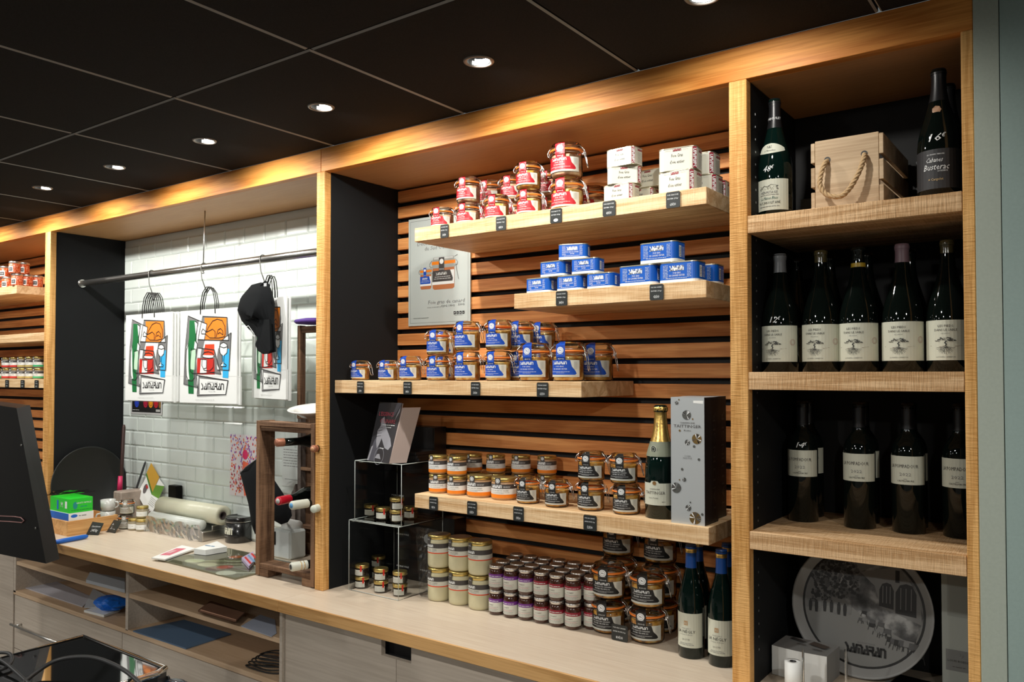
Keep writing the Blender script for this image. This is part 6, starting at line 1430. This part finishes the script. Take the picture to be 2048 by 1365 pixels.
# beech tray with boxes and mugs
tx0, tx1, ty0, ty1 = -3.47, -3.225, -.060, .180; A = at(131, 1073, z=ZC); A2 = at(240, 1059, z=ZC); tx1 = (A.x+A2.x)/2; ty0, ty1 = A.y, A2.y; TH_ = .070
t = thing('wooden_tray', 'beech wood box tray holding glove boxes and mugs', 'tray', (tx1-.26, ty0, ZC)); L_, D_ = .26, ty1-ty0
for nm, bx in (('side_wall', (L_-.010, L_, 0, D_, 0, TH_)), ('side_wall', (0, .010, 0, D_, 0, TH_)), ('end_wall', (.0105, L_-.0105, 0, .010, 0, TH_)), ('end_wall', (.0105, L_-.0105, D_-.010, D_, 0, TH_)), ('base', (.0105, L_-.0105, .0105, D_-.0105, 0, .008))):
    obj(nm, G().cbox(*bx, .001), W_TRAY, t)
bx1 = tx1-.0115
q0, q1 = at(137, 1042, x=bx1), at(187, 1034, x=bx1)
t = thing('glove_box', 'white and blue flat glove box under the green one', 'box', (bx1-.20, q0.y, ZC+.0085)); hb = q0.z+.032-ZC-.0085; Dd = q1.y-q0.y
g = G(); g.box(0, .20, 0, Dd, 0, hb, 0, front=1); ob = obj('carton', g, [WHITE, PLBLUE], t); p = Print(lambda x, z, off: (.2004+off, x, z), [PLBLUE]); p.circle(Dd*.22, hb-.014, .016, PLBLUE, 0, 16, .008); p.fine(Dd*.4, Dd*.7, hb-.017, .006, MGREY); p.done('carton_print', ob)
gz = ZC+.0085+hb+.0006; gx1 = bx1-.004
t = thing('glove_box', 'bright green nitrile glove box on the white and blue one', 'box', (gx1-.19, q0.y+.004, gz)); hg = .068
ob = obj('carton', G().cbox(0, .19, 0, Dd-.006, 0, hg, .001), GREENB, t); p = Print(lambda x, z, off: (.1904+off, x, z), [SIGNT]); p.text('GANTS NITRILE', Dd*.58, hg*.60, .008, SIGNT, width=Dd*.6); p.circle(Dd*.24, hg*.5, .011, mat('teal_print', (.01, .28, .26), .4), 0, 12, .018); p.fine(Dd*.45, Dd*.7, hg*.38, .006, mat('teal_print', (.01, .28, .26), .4)); p.fine(.01, Dd*.9, hg*.15, .004, GRN); p.done('carton_print', ob)
p = Print(flatf(-.0005), [SIGNT]); p.rect(.15, .17, hg*.3, hg*.8, SIGNT); p.text('M', .12, hg*.35, .026, SIGNT, width=.018); p.rect(.07, .085, .01, hg*.8, PLBLUE); p.done('end_print', ob)
g = G(); rn = random.Random(9); nx = 12
for j in range(7):
    for i in range(nx+1): g.v.append((-.05+.20*i/nx, -.02+.17*j/6, .005*math.sin(i*1.3+j)+.006*math.sin(j*.9)+rn.uniform(-.003, .003)-.0009*(i-6)**2*(i < 6)))
for j in range(6):
    for i in range(nx): g.f.append((j*(nx+1)+i, j*(nx+1)+i+1, (j+1)*(nx+1)+i+1, (j+1)*(nx+1)+i)); g.m.append(0); g.sm.append(True)
t = tag(obj('plastic_wrap', g, thin_glass('wrap_film', (.97, .98, .98), 1.35, .06, .08), None, (gx1-.19, q0.y+.01, gz+hg+.020)), 'crumpled clear plastic wrap lying on the green glove box', 'plastic wrap')
def b_mug():
    t = thing('coffee_mug', '', 'mug'); m = mat('mug_china', (.62, .63, .60), .2, coat=.4); obj('cup', G().lathe([(0, 0), (.024, 0), (.030, .006), (.034, .020), (.035, .056), (.032, .056), (.031, .022), (0, .010)], 28), m, t)
    obj('handle', G().tube([(.033, 0, .045), (.048, 0, .044), (.054, 0, .032), (.048, 0, .019), (.033, 0, .014)], .0045, 8), m, t); return t
q = at(216, 1020, x=tx1-.055)
inst('mug', b_mug, 'white coffee mug in the wooden tray, lower of two', 'mug', (tx1-.055, q.y-.0, ZC+.0505-.02), R(-110), 'white mugs')
inst('mug', b_mug, 'white coffee mug stacked on the other one', 'mug', (tx1-.055, q.y-.0, ZC+.0505+.0368-.0), R(35), 'white mugs')
kp = at(226, 985, y=.235).x; t = thing('kraft_pack', 'beige wrapped pack behind the mugs against the tiles', 'pack', (kp, .235, ZC)); q = at(242, 985, y=.235); obj('pack_body', G().cbox(0, q.x-kp, 0, .145, 0, q.z-ZC, .006), mat('pack_beige', (.36, .29, .24), .6, var=.2, vscale=30), t)
# chalk tags
def chalk(pts, l1, l2, lab):
    A, B_ = at(*pts[0], z=ZC+.001), at(*pts[1], z=ZC+.001); D_ = at(*pts[3], x=A.x-.02); C_ = at(*pts[2], x=B_.x-.02)
    t = thing('chalk_tag', lab, 'price tag', A, 0, 'little chalk tags on the worktop'); ux = (B_-A); uz = (D_-A); n = ux.normalized().cross(uz.normalized()).normalized()
    g = G(); P0 = [Vector(), B_-A, C_-A, D_-A]; P1 = [v-n*.003 for v in P0]; g.face(P0); g.face(P1[::-1])
    for i in range(4): g.face([P1[i], P1[(i+1) % 4], P0[(i+1) % 4], P0[i]])
    obj('slate', g, SIGN, t); W_, H_ = ux.length, uz.length
    p = Print(lambda x, z, off: tuple((ux*(x/W_)+uz*(z/H_)+n*(off+.0002))), [SIGNT]); p.text(l1, W_*.5, H_*.58, H_*.14, SIGNT, width=W_*.7, shear=.2); p.text(l2, W_*.5, H_*.25, H_*.20, SIGNT, width=W_*.55, shear=.2); p.done('chalk_writing', t)
    g = G(); g.box(-.0, .02, -.004, .004, -.0009, .0012); obj('foot', g, SIGN, t)
chalk([(172, 1070), (196, 1071), (207, 1047), (185, 1044)], 'Saucisson', '24€/kg', 'black chalk tag in front of the wooden tray, larger')
chalk([(213, 1064), (229, 1067), (242, 1044), (228, 1040)], 'Jambon', '39€', 'black chalk tag at the end of the wooden tray, smaller')
A, B_ = at(95, 1088, z=ZC+.011), at(176, 1073, z=ZC+.011)
t = thing('blue_handle', 'blue plastic handled tool lying before the wooden tray', 'utensil', A); d = B_-A; obj('grip', G().tube([Vector(), d*.5, d*.9, d*.97, d], [.0105, .0105, .0105, .008, .003], 12), PLBLUE, t)
# small jars by the tray
def b_gold():
    t = thing('spread_jar', '', 'jar'); r, h = .028, .058
    obj('glass_body', G().lathe([(0, 0), (r*.88, 0), (r, .006), (r, h*.70), (r*.92, h*.78), (0, h*.78)], 24), mat('spread_beige', (.35, .30, .20), .3, coat=.6), t); obj('gold_lid', G().lathe([(r*.95, h*.79), (r, h*.80), (r, h*.96), (r*.93, h), (0, h*.99)], 24), GOLDLID, t)
    p = Print(cylf(r+.0004), [WHITE], .006); p.rect(-r*1.6, r*1.6, h*.16, h*.56, WHITE); p.fine(-r*.6, r*.6, h*.36, .003, LGREY, .0003); p.done('paper_label', t); return t
for u, v, k, l in ((268, 1062, 0, 'lower left'), (284, 1064, 0, 'lower right'), (279, 1063, 1, 'on top of the other two')):
    c = stand(u, v, ZC, .028); inst('gold', b_gold, 'small gold lidded jar by the cling film, '+l, 'jar', (c.x+(.0 if k == 0 else -.01), c.y+(.0 if k == 0 else .02), ZC+.0585*k), R(20), 'small gold lidded jars by the cling film')
for k in range(2):
    c = stand(251, 1061, ZC, .030); o = clip('b120', c.x-.015+.01*k, c.y+.01, ZC+.0735*k, 40, 'small grey clip jar between tray and gold lidded jars, %s' % ('lower', 'upper')[k], 'grey clip jars by the tray')
    for ch in o.children:
        if ch.name.startswith('contents'): ch.data = ch.data.copy(); ch.data.materials[0] = mat('content_grey', (.30, .29, .25), .4)
        if ch.name.startswith(('paper_label', 'seal_strap')):
            ch.data = ch.data.copy()
            for i in range(len(ch.data.materials)):
                if ch.data.materials[i] == BLUE: ch.data.materials[i] = mat('label_taupe', (.34, .31, .25), .6)
# leaflet
def flat_sheet(nm, lab, cat, pts3, m, th=.0008):
    c = Vector(pts3[0]); ps = [Vector(q)-c for q in pts3]; n = (ps[1]-ps[0]).cross(ps[-1]-ps[0]).normalized(); g = G(); k = len(ps); g.face(ps, 0); g.face([q-n*th for q in ps][::-1], 0)
    for i in range(k): j = (i+1) % k; g.face([ps[i]-n*th, ps[j]-n*th, ps[j], ps[i]], 0)
    t = thing(nm, lab, cat, c); obj('sheet', g, m, t); return t, ps, n
pp = [(300, 1036), (329, 973), (303, 936), (274, 988)]; P3 = [at(u, v, y=.335+.04*(k in (1, 2))) for k, (u, v) in enumerate(pp)]
t, ps, n = flat_sheet('leaflet', 'folded leaflet with a bird picture propped against the tiles', 'leaflet', P3, WHITE)
U, V = ps[1]-ps[0], ps[3]-ps[0]     # U: up-right edge, V: up-left edge
W_, H_ = V.length, U.length
p = Print(lambda x, z, off: tuple(V*(1-x)+U*z+n*(off+.0003)), [WHITE])
p.poly([(.0, .68), (.62, .52), (.62, 1), (0, 1)], mat('leaf_ochre', (.60, .33, .03), .5)); p.poly([(.62, .45), (1, .60), (1, 1), (.62, .75)], mat('leaf_green', (.13, .30, .03), .5), .0002); p.poly([(.0, .62), (.62, .45), (.62, .52), (0, .68)], mat('leaf_dark_green', (.06, .20, .02), .5), .0003)
p.circle(.25, .35, .09, mat('bird_dark', (.12, .10, .10), .5), .0004, 12, .14); p.circle(.29, .44, .06, REDP, .0006, 10, .04)
for i in range(5): p.line([(.66, .40-.05*i), (.94, .48-.05*i)], .016, LGREY, .0004)
for i in range(3): p.poly([(.72+.07*i, .03), (.76+.07*i, .05), (.76+.07*i, .13), (.72+.07*i, .11)], BROWN, .0005)
p.done('leaflet_print', t)
t = thing('dark_pot', 'little black tub beside the leaflet against the tiles', 'tub', tuple(at(345, 1005, y=.345)*1)); q = at(344, 972, y=.345); t.location = (q.x, .363, ZC); obj('tub_body', G().cbox(-.035, .035, -.018, .018, 0, q.z-ZC, .003), PLASTB, t)
# cling film dispenser with two rolls
A, B_ = at(300, 1062, z=ZC), at(405, 1085, z=ZC); dx0, dx1, dy0 = A.x, B_.x, B_.y
t = thing('film_dispenser', 'steel cling film dispenser base along the tiles', 'dispenser', (dx0, dy0, ZC)); L_ = dx1-dx0
obj('base_body', G().cbox(0, L_, 0, .135, 0, .045, .003), STEEL, t); obj('end_cheek', G().cbox(L_-.006, L_, .05, .13, .0452, .066, .002), STEEL, t); obj('end_cheek', G().cbox(0, .006, .05, .13, .0452, .066, .002), STEEL, t); obj('base_recess', G().box(.01, L_-.01, -.001, -.0002, .006, .036), BLKW, t)
obj('cutter_film', G().box(.0, L_, -.004, -.0035, .002, .052), FILM, t)
wr = mat('film_roll_cream', (.60, .60, .46), .35, coat=.3); wr2 = mat('film_roll_white', (.62, .66, .62), .3, coat=.4)
t = thing('cling_film_roll', 'thick cream cling film roll on top of the dispenser', 'film roll', (dx0-.02, dy0+.088, ZC+.112)); g = G().lathe([(.018, 0), (.045, 0), (.045, .50), (.018, .50), (.018, 0)], 36).xf(Matrix.Rotation(R(90), 4, 'Y')); obj('film_winding', g, wr, t); obj('cardboard_core', G().lathe([(.0178, -.002), (.0178, .503), (.0145, .503), (.0145, -.002), (.0178, -.002)], 28).xf(Matrix.Rotation(R(90), 4, 'Y')), mat('core_brown', (.05, .035, .03), .7), t)
t = thing('cling_film_roll', 'thin white cling film roll in front on the dispenser', 'film roll', (dx0-.004, dy0+.022, ZC+.070)); obj('film_winding', G().lathe([(0, 0), (.0235, 0), (.0235, .42), (0, .42)], 28).xf(Matrix.Rotation(R(90), 4, 'Y')), wr2, t)
g = G(); rn = random.Random(3)
for j in range(6):
    for i in range(25): g.v.append((.46*i/24, -.012-.012*j/5+rn.uniform(-.0015, .0015), .075-.070*j/5+.004*math.sin(i*.9+j)+rn.uniform(-.001, .001)))
for j in range(5):
    for i in range(24): g.f.append((j*25+i, j*25+i+1, (j+1)*25+i+1, (j+1)*25+i)); g.m.append(0); g.sm.append(False)
g.v = [(x, y, max(z, .002)) for x, y, z in g.v]
tag(obj('loose_film', g, FILM, None, (dx0, dy0, ZC)), 'loose crumpled cling film hanging in front of the dispenser', 'cling film')
# black round tin with the wordmark
c = stand(478, 1088, ZC, .062); t = thing('round_tin', 'round black tin with cream lettering between rolls and wine crate', 'tin', (c.x, c.y, ZC)); r = .062
obj('tin_body', G().lathe([(0, 0), (r*.97, 0), (r, .004), (r, .098), (0, .098)], 40), mat('tin_black', (.010, .010, .010), .25, coat=.5), t); obj('lid', G().lathe([(r*1.02, .094), (r*1.03, .096), (r*1.03, .112), (r*.98, .116), (r*.92, .112), (0, .112)], 40), mat('tin_black', (.01, .01, .01), .25), t); obj('lid_seam', G().lathe([(r*1.032, .0935), (r*1.036, .095), (r*1.032, .0965)], 40), STEEL, t)
p = Print(cylf(r+.0006), [CREAML]); p.logo(-r*.30, .042, .026, r*1.55, CREAML, wd=.26); p.text('MAISON', -r*.3, .074, .006, LGREY, width=r*.6); p.text('Depuis 1984', -r*.25, .028, .0055, LGREY, width=r*.5); p.done('lettering', t)
# glass board and papers
A, B_, D_ = at(316, 1119.5, z=ZC+.005), at(470, 1158, z=ZC+.005), at(458, 1097.5, z=ZC+.005); Cc = B_+(D_-A)
for q in (A, B_, D_, Cc): q.y = max(q.y, -.158)
Cc = Vector((min(Cc.x, -1.905), Cc.y, Cc.z)); B2 = Vector(B_)
t, ps, n = flat_sheet('glass_board', 'glass cutting board printed with spoons of spices, flat by the crate', 'cutting board', [A, B_, Cc, D_], mat('board_print_olive', (.20, .19, .12), .5), .0045)
U, V = ps[1]-ps[0], ps[3]-ps[0]
p = Print(lambda x, z, off: tuple(U*x+V*z+n*(off+.0003)), [WHITE])
for (x0, z0, x1, z1, w0, m) in ((.25, .25, .62, .75, .05, mat('spoon_pale', (.52, .56, .36), .4)), (.45, .22, .72, .70, .05, mat('spoon_pale2', (.48, .48, .33), .4)), (.62, .15, .92, .55, .05, BROWN), (.80, .10, .96, .35, .05, CREAML)):
    p.line([(x0, z0), (x1, z1)], w0*.7, m, .0003); p.circle(x0, z0, w0*1.6, m, .0004, 16, w0*2.2)
p.poly([(.55, .55), (.98, .50), (.98, .95), (.60, .95)], mat('board_dark', (.03, .03, .02), .3), .0002); p.circle(.62, .28, .06, mat('chilli_red', (.40, .03, .01), .4), .0006, 14, .10); p.circle(.72, .62, .05, mat('spice_gold', (.50, .36, .08), .4), .0006, 14, .09); p.circle(.35, .72, .05, mat('spice_orange', (.55, .18, .05), .4), .0006, 14, .09)
p.done('board_print', t)
obj('glass_sheet', G().face([q+n*.0022 for q in ps]), thin_glass('board_glass', (.95, .97, .95), 1.5, .03), t)
zb = ZC+.0085
def lying(nm, lab, cat, px, m, th, z=zb, prn=None):
    P3 = [at(u, v, z=z+th) for u, v in px]; t, ps, n = flat_sheet(nm, lab, cat, P3, m, th)
    if prn:
        p = Print(lambda x, zz, off: tuple((ps[1]-ps[0])*x+(ps[-1]-ps[0])*zz+n*(off+.0003)), [WHITE]); prn(p); p.done('print', t)
    return t
def pr_pink(p): p.poly([(.12, .2), (.75, .25), (.78, .8), (.15, .75)], PINKP); p.poly([(.2, .35), (.5, .38), (.5, .62), (.2, .58)], mat('pale_pink', (.75, .45, .48), .5), .0002)
lying('booklet', 'pink and white booklet lying on the glass board, leftmost', 'booklet', [(303, 1116), (330, 1119), (391, 1097), (364, 1091)], WHITE, .006, prn=pr_pink)
def pr_box(p): p.fine(.1, .9, .4, .12, mat('box_print_blue', (.10, .25, .45), .5))
lying('small_carton', 'flat white carton lying on the back edge of the glass board', 'box', [(388, 1098), (411, 1101), (454, 1094), (434, 1083)], WHITE, .022, prn=pr_box)
def pr_pk(p):
    for i, m in enumerate((REDP, mat('packet_blue', (.15, .35, .60), .5), REDP)): p.poly([(.1, .15+.27*i), (.9, .15+.27*i), (.9, .28+.27*i), (.1, .28+.27*i)], m)
lying('packet', 'lilac packet with red and blue stripes beside the crate', 'packet', [(483, 1116), (498, 1133), (508, 1122), (507, 1103)], mat('packet_lilac', (.50, .42, .60), .4), .012, prn=pr_pk)
# behind the crate: white device and a small sauce bottle
c = at(562, 1118, z=ZC); t = thing('label_printer', 'small white boxy device seen through the wine crate', 'device', (-2.10, .235, ZC)); obj('housing', G().cbox(0, .125, 0, .088, 0, .12, .008), mat('device_white', (.60, .64, .62), .35), t); obj('black_window', G().box(-.03, .016, -.0022, -.0006, .055, .11).xf(Matrix.Translation((.018, 0, 0))), PLASTB, t); obj('paper_roll', G().lathe([(0, 0), (.03, 0), (.03, .07), (0, .07)], 24).xf(Matrix.Translation((.03, .06, .125)) @ Matrix.Rotation(R(90), 4, 'Y')), WHITE, t)
c = at(544, 1075, y=.30); t = thing('sauce_bottle', 'slim dark sauce bottle with yellow cap seen through the crate', 'bottle', (c.x-.02, .30, ZC)); obj('glass_bottle', G().lathe([(0, 0), (.020, 0), (.020, .12), (.010, .15), (.009, .17), (0, .17)], 18), BOTTLE, t); obj('cap', G().lathe([(.0105, .165), (.0105, .185), (0, .186)], 16), mat('cap_yellow', (.60, .45, .03), .4), t)

# ================================================================== PIGEONHOLES
def on(z, *px): return [at(u, v, z=z) for u, v in px]
def stack(nm, lab, cat, px, z, th, m, n=1, grp=None, jit=.0):
    t = None
    P3 = on(z+th, *px); t, ps, nn = flat_sheet(nm, lab, cat, P3, m, th)
    if grp: t['group'] = grp
    return t
zu, zl, zr = .753+.0008, .609+.0008, .758+.0008
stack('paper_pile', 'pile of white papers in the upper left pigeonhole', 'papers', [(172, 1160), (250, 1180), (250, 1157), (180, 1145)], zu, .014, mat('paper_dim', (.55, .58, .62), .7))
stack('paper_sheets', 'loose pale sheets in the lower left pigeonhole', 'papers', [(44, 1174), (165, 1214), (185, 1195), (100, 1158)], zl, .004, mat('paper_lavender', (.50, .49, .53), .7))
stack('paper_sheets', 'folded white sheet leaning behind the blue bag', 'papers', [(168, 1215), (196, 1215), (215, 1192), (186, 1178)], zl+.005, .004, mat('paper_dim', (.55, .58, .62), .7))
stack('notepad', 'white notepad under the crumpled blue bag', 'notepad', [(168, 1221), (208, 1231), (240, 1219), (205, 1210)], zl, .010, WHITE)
c = at(222, 1212, z=zl+.03); g = G(); bm = bmesh.new(); bmesh.ops.create_icosphere(bm, subdivisions=3, radius=1); rn = random.Random(4)
for v in bm.verts: v.co = Vector((v.co.x*.085, v.co.y*.055, v.co.z*.026))*(1+.16*math.sin(v.co.x*9+v.co.z*7)+rn.uniform(-.05, .05))
bm.verts.index_update(); g.v = [tuple(v.co) for v in bm.verts]; g.f = [tuple(v.index for v in f.verts) for f in bm.faces]; g.m = [0]*len(g.f); g.sm = [False]*len(g.f); bm.free()
tag(obj('plastic_bag', g, mat('bag_blue', (.005, .16, .70), .3, coat=.4), None, (min(c.x, -2.66), max(c.y, -.06), zl+.043)), 'crumpled bright blue plastic bag in the lower left pigeonhole', 'plastic bag')
for k in range(5): stack('kraft_bag', 'flat brown kraft bag in the upper right pigeonhole, %s of five' % ('lowest', 'second', 'third', 'fourth', 'topmost')[k], 'paper bag', [(396+k, 1221), (468+k, 1243-.5*k), (490, 1225), (420+k, 1203)], zr+.0065*k, .006, KRAFT, grp='brown kraft bags')
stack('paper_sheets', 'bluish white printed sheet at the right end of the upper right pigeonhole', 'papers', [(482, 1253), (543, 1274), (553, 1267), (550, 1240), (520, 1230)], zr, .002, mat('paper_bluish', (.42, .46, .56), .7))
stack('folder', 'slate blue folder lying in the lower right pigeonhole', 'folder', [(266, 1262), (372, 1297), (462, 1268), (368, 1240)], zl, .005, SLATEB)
c = at(500, 1330, z=zl+.01)
for k in range(6):
    g = G(); pts = []; a = .085-.003*k; b = .028+.002*k
    for i in range(28): an = 2*math.pi*i/28; pts.append((a*math.cos(an)+.004*math.sin(3*an+k), b*math.sin(an)+.012*k-.03, .0055+.0058*k+.003*math.sin(2*an+k)))
    t = tag(obj('cable_coil', g.tube(pts, .0026, 6, 0, True), RUBBER, None, (-1.70, -.065, zl)), 'coiled thin black cable, turn %s of the bundle in the lower right pigeonhole' % ('lowest', 'second', 'third', 'fourth', 'fifth', 'top')[k], 'cable', 'coiled cable bundle'); t.rotation_euler.z = R(12)
stack('paper_sheets', 'grey sheets under the coiled cables', 'papers', [(520, 1312), (560, 1330), (563, 1300), (545, 1290)], zl, .003, mat('paper_dim', (.55, .58, .62), .7)) if False else None

# ================================================================== FAR LEFT SHELVES
SPI = speckle('spice_orange_red', [(.35, (.35, .03, .01)), (.5, (.80, .12, .02)), (.62, (.75, .35, .22))], 160, .4, 2, .4)
def b_spice():
    t = thing('spice_jar', '', 'jar'); r, h = .030, .066
    obj('glass_body', G().lathe([(0, 0), (r*.9, 0), (r, .005), (r, h*.76), (r*.94, h*.82), (0, h*.82)], 24), SPI, t); obj('screw_lid', G().lathe([(r*.97, h*.82), (r, h*.83), (r, h*.97), (r*.94, h), (0, h)], 24, ms=[0, 0, 0, 1]), [SILV, BLACK], t)
    p = Print(cylf(r+.0004), [DGREY], .006); p.rect(-r*.15, r*.85, h*.10, h*.58, WHITE); p.rect(-r*.05, r*.75, h*.18, h*.48, DGREY, .0002); p.fine(r*.05, r*.6, h*.32, .004, SIGNT, .0004); p.done('paper_label', t); return t
gs = 'spice jars on the far top shelf'
for k in range(5): q = (at(74-19.5*k, 560, x=-4.105) if k < 3 else at(74-19.5*k, 560, y=.10)); inst('spice', b_spice, 'orange red spice jar, bottom row, %s from the upright' % ('first', 'second', 'third', 'fourth', 'fifth')[k], 'jar', (q.x, q.y, L1), R(rj.uniform(0, 30)), gs)
for k in range(4): q = (at(47-17*k, 538, x=-4.107) if k < 2 else at(40-15*k, 538, y=.11)); inst('spice', b_spice, 'orange red spice jar, top row, %s from the upright' % ('first', 'second', 'third', 'fourth')[k], 'jar', (q.x, q.y, L1+.0665), R(rj.uniform(0, 30)), gs)
gm = 'small banded jars on the far lower shelf'; BANDS = {'red': REDP, 'straw': mat('band_straw', (.50, .38, .12), .5), 'green': mat('band_green', (.05, .42, .16), .5)}
order = ['green', 'straw', 'straw', 'red', 'red', 'green']
for lv in range(2):
    for k in range(6):
        u = 78-15.5*k; q = at(u, 745, y=.115); bn = order[k]
        if lv == 1 and k == 5: continue
        inst('sm_'+bn, b_bloc(.058, .062, GOLDLID, BANDS[bn], mat('pate_grey_beige', (.35, .30, .24), .4)), 'small %s banded jar, %s layer, %s from the upright' % (bn, ('lower', 'upper')[lv], ('first', 'second', 'third', 'fourth', 'fifth', 'sixth')[k]), 'jar', (q.x-.002*k, .115, L3+.0622*lv), R(rj.uniform(-8, 8)), gm)

# ================================================================== CASH DESK IN FRONT
# back of a touch screen, outside the counter on a pole
def monitor():
    y = -.90; c = at(60, 970, y=y); t = thing('touch_screen_monitor', 'big black monitor seen from behind at the left edge', 'monitor', (c.x, y, c.z))
    f = [at(u, v, y=y)-c for u, v in ((-260, 770), (33, 817), (92, 1128), (-260, 1055))]; b_ = [at(u, v, y=y+.075)-c for u, v in ((-240, 775), (60, 811), (119, 1119), (-240, 1040))]
    g = G(); f2 = [Vector(q) for q in f]
    m_ = [a.lerp(b, .12)+(a-c*0).normalized()*0 for a, b in zip(f, b_)]
    g.face([f[3], f[2], f[1], f[0]][::1] if False else [f[0], f[3], f[2], f[1]][::-1][::-1]); g.face([b_[0], b_[1], b_[2], b_[3]])
    for i in range(4): j = (i+1) % 4; g.face([f[i], f[j], b_[j], b_[i]])
    o = obj('housing', g, PLASTB, t); md = o.modifiers.new('b', 'BEVEL'); md.width = .006; md.segments = 3
    e = [at(u, v, y=y-.002)-c for u, v in ((-60, 1030), (30, 1034), (42, 1036), (48, 1042), (44, 1046), (20, 1044), (-60, 1040))]; obj('handle_recess', G().tube(e, .0018, 6, 0, True), mat('recess_rim', (.25, .12, .11), .3), t)
    s_ = at(43, 891, y=y-.001)-c; obj('screw', G().lathe([(0, 0), (.003, 0), (.003, .002), (0, .002)], 10).xf(Matrix.Translation(s_) @ Matrix.Rotation(R(90), 4, 'X')), STEEL, t); s_ = at(72, 1057, y=y-.001)-c; obj('screw', G().lathe([(0, 0), (.003, 0), (.003, .002), (0, .002)], 10).xf(Matrix.Translation(s_) @ Matrix.Rotation(R(90), 4, 'X')), STEEL, t)
    px = -2.03-c.x; obj('support_pole', G().tube([(px, .03, .0), (px, .03, -c.z+.02)], .03, 16), PLASTB, t); obj('floor_plate', G().lathe([(0, 0), (.16, 0), (.16, .02), (0, .02)], 28, 0, (px, .03, -c.z)), PLASTB, t)
monitor()
# black glass topped scale with a chrome rim on a narrow desk
ZP = 1.070; A = at(173, 1271, z=ZP); B_ = at(338, 1340, z=ZP); px0, px1, py1 = A.x, B_.x, (A.y+B_.y)/2; py0 = py1-.62
t = thing('glass_topped_scale', 'glossy black glass top with chrome rim in the lower left foreground', 'scale', (px0, py0, ZP)); L_, D_ = px1-px0, py1-py0
cut = .030
poly = [(0, 0), (L_, 0), (L_, D_-cut), (L_-cut*.6, D_), (0, D_)]
obj('glass_top', G().prism([(.012, .012), (L_-.012, .012), (L_-.012, D_-.012-cut*.7), (L_-.012-cut*.5, D_-.012), (.012, D_-.012)], -.006, 0), mat('scale_glass', (.004, .004, .004), .035, spec=.9, coat=1, bump=.02, bscale=12), t)
g = G(); cor = [(.004, .004), (L_-.004, .004), (L_-.004, D_-cut), (L_-cut*.6, D_-.004), (.004, D_-.004)]
g.tube([(x, y, -.003) for x, y in cor], .0075, 8, 0, True); obj('chrome_rim', g, CHROME, t)
obj('body', G().prism([(x, y) for x, y in poly], -.060, -.007), mat('scale_body', (.03, .03, .03), .3), t)
t = thing('cash_desk', 'narrow dark cash desk under the black glass top', 'desk', (px0+.02, py0-.3, 0)); obj('carcass', G().cbox(0, .62, 0, .62+.28-.02, 0, ZP-.062, .004), mat('desk_dark', (.04, .035, .03), .5), t)
def cable(px, lab, z, r=.0042):
    pts = [at(u, v, z=z+dz) for u, v, dz in px]; o = obj('cable', G().tube([q-pts[0] for q in pts], r, 8), RUBBER, None, pts[0]); tag(o, lab, 'cable', None)
def smooth(px, n=6):
    out = []
    for i in range(len(px)-1):
        P0, P1, P2, P3 = px[max(i-1, 0)], px[i], px[i+1], px[min(i+2, len(px)-1)]
        for k in range(n):
            u = k/n; out.append(tuple(.5*((2*b)+(-a+c)*u+(2*a-5*b+4*c-d)*u*u+(-a+3*b-3*c+d)*u**3) for a, b, c, d in zip(P0, P1, P2, P3)))
    out.append(px[-1]); return out
cable(smooth([(40, 1372, .005), (75, 1344, .012), (110, 1323, .022), (150, 1315, .027), (190, 1317, .027), (225, 1329, .022), (255, 1346, .012), (285, 1372, .005)]), 'thick black cable arching over the black glass top', ZP)
cable(smooth([(-30, 1306, .01), (0, 1306, .012), (18, 1308, .014), (25, 1318, .012), (18, 1332, .008), (0, 1341, .006), (-30, 1352, .006)]), 'looped black cable at the lower left edge', ZP, .0036)
cable(smooth([(-30, 1302, .014), (8, 1325, .014), (30, 1343, .010), (62, 1372, .006)]), 'straight black cable crossing the looped one', ZP, .0034)
c = at(350, 1372, z=ZP-.04); t = thing('computer_mouse', 'dark blue black mouse at the corner of the glass top', 'mouse', (c.x+.02, c.y-.01, ZP-.0615)); g = G(); bm = bmesh.new(); bmesh.ops.create_uvsphere(bm, u_segments=20, v_segments=12, radius=1)
for v in bm.verts: v.co = Vector((v.co.x*.055, v.co.y*.032, max(v.co.z, -.2)*.034+.0068))
bm.verts.index_update(); g.v = [tuple(v.co) for v in bm.verts]; g.f = [tuple(v.index for v in f.verts) for f in bm.faces]; g.m = [0]*len(g.f); g.sm = [True]*len(g.f); bm.free(); obj('shell', g, mat('mouse_navy', (.010, .022, .035), .25, coat=.5), t); obj('wheel', G().lathe([(0, 0), (.006, 0), (.006, .004), (0, .004)], 14).xf(Matrix.Translation((-.030, .002, .036)) @ Matrix.Rotation(R(90), 4, 'X')), RUBBER, t)

for f in LATER: f()
bpy.context.view_layer.update()
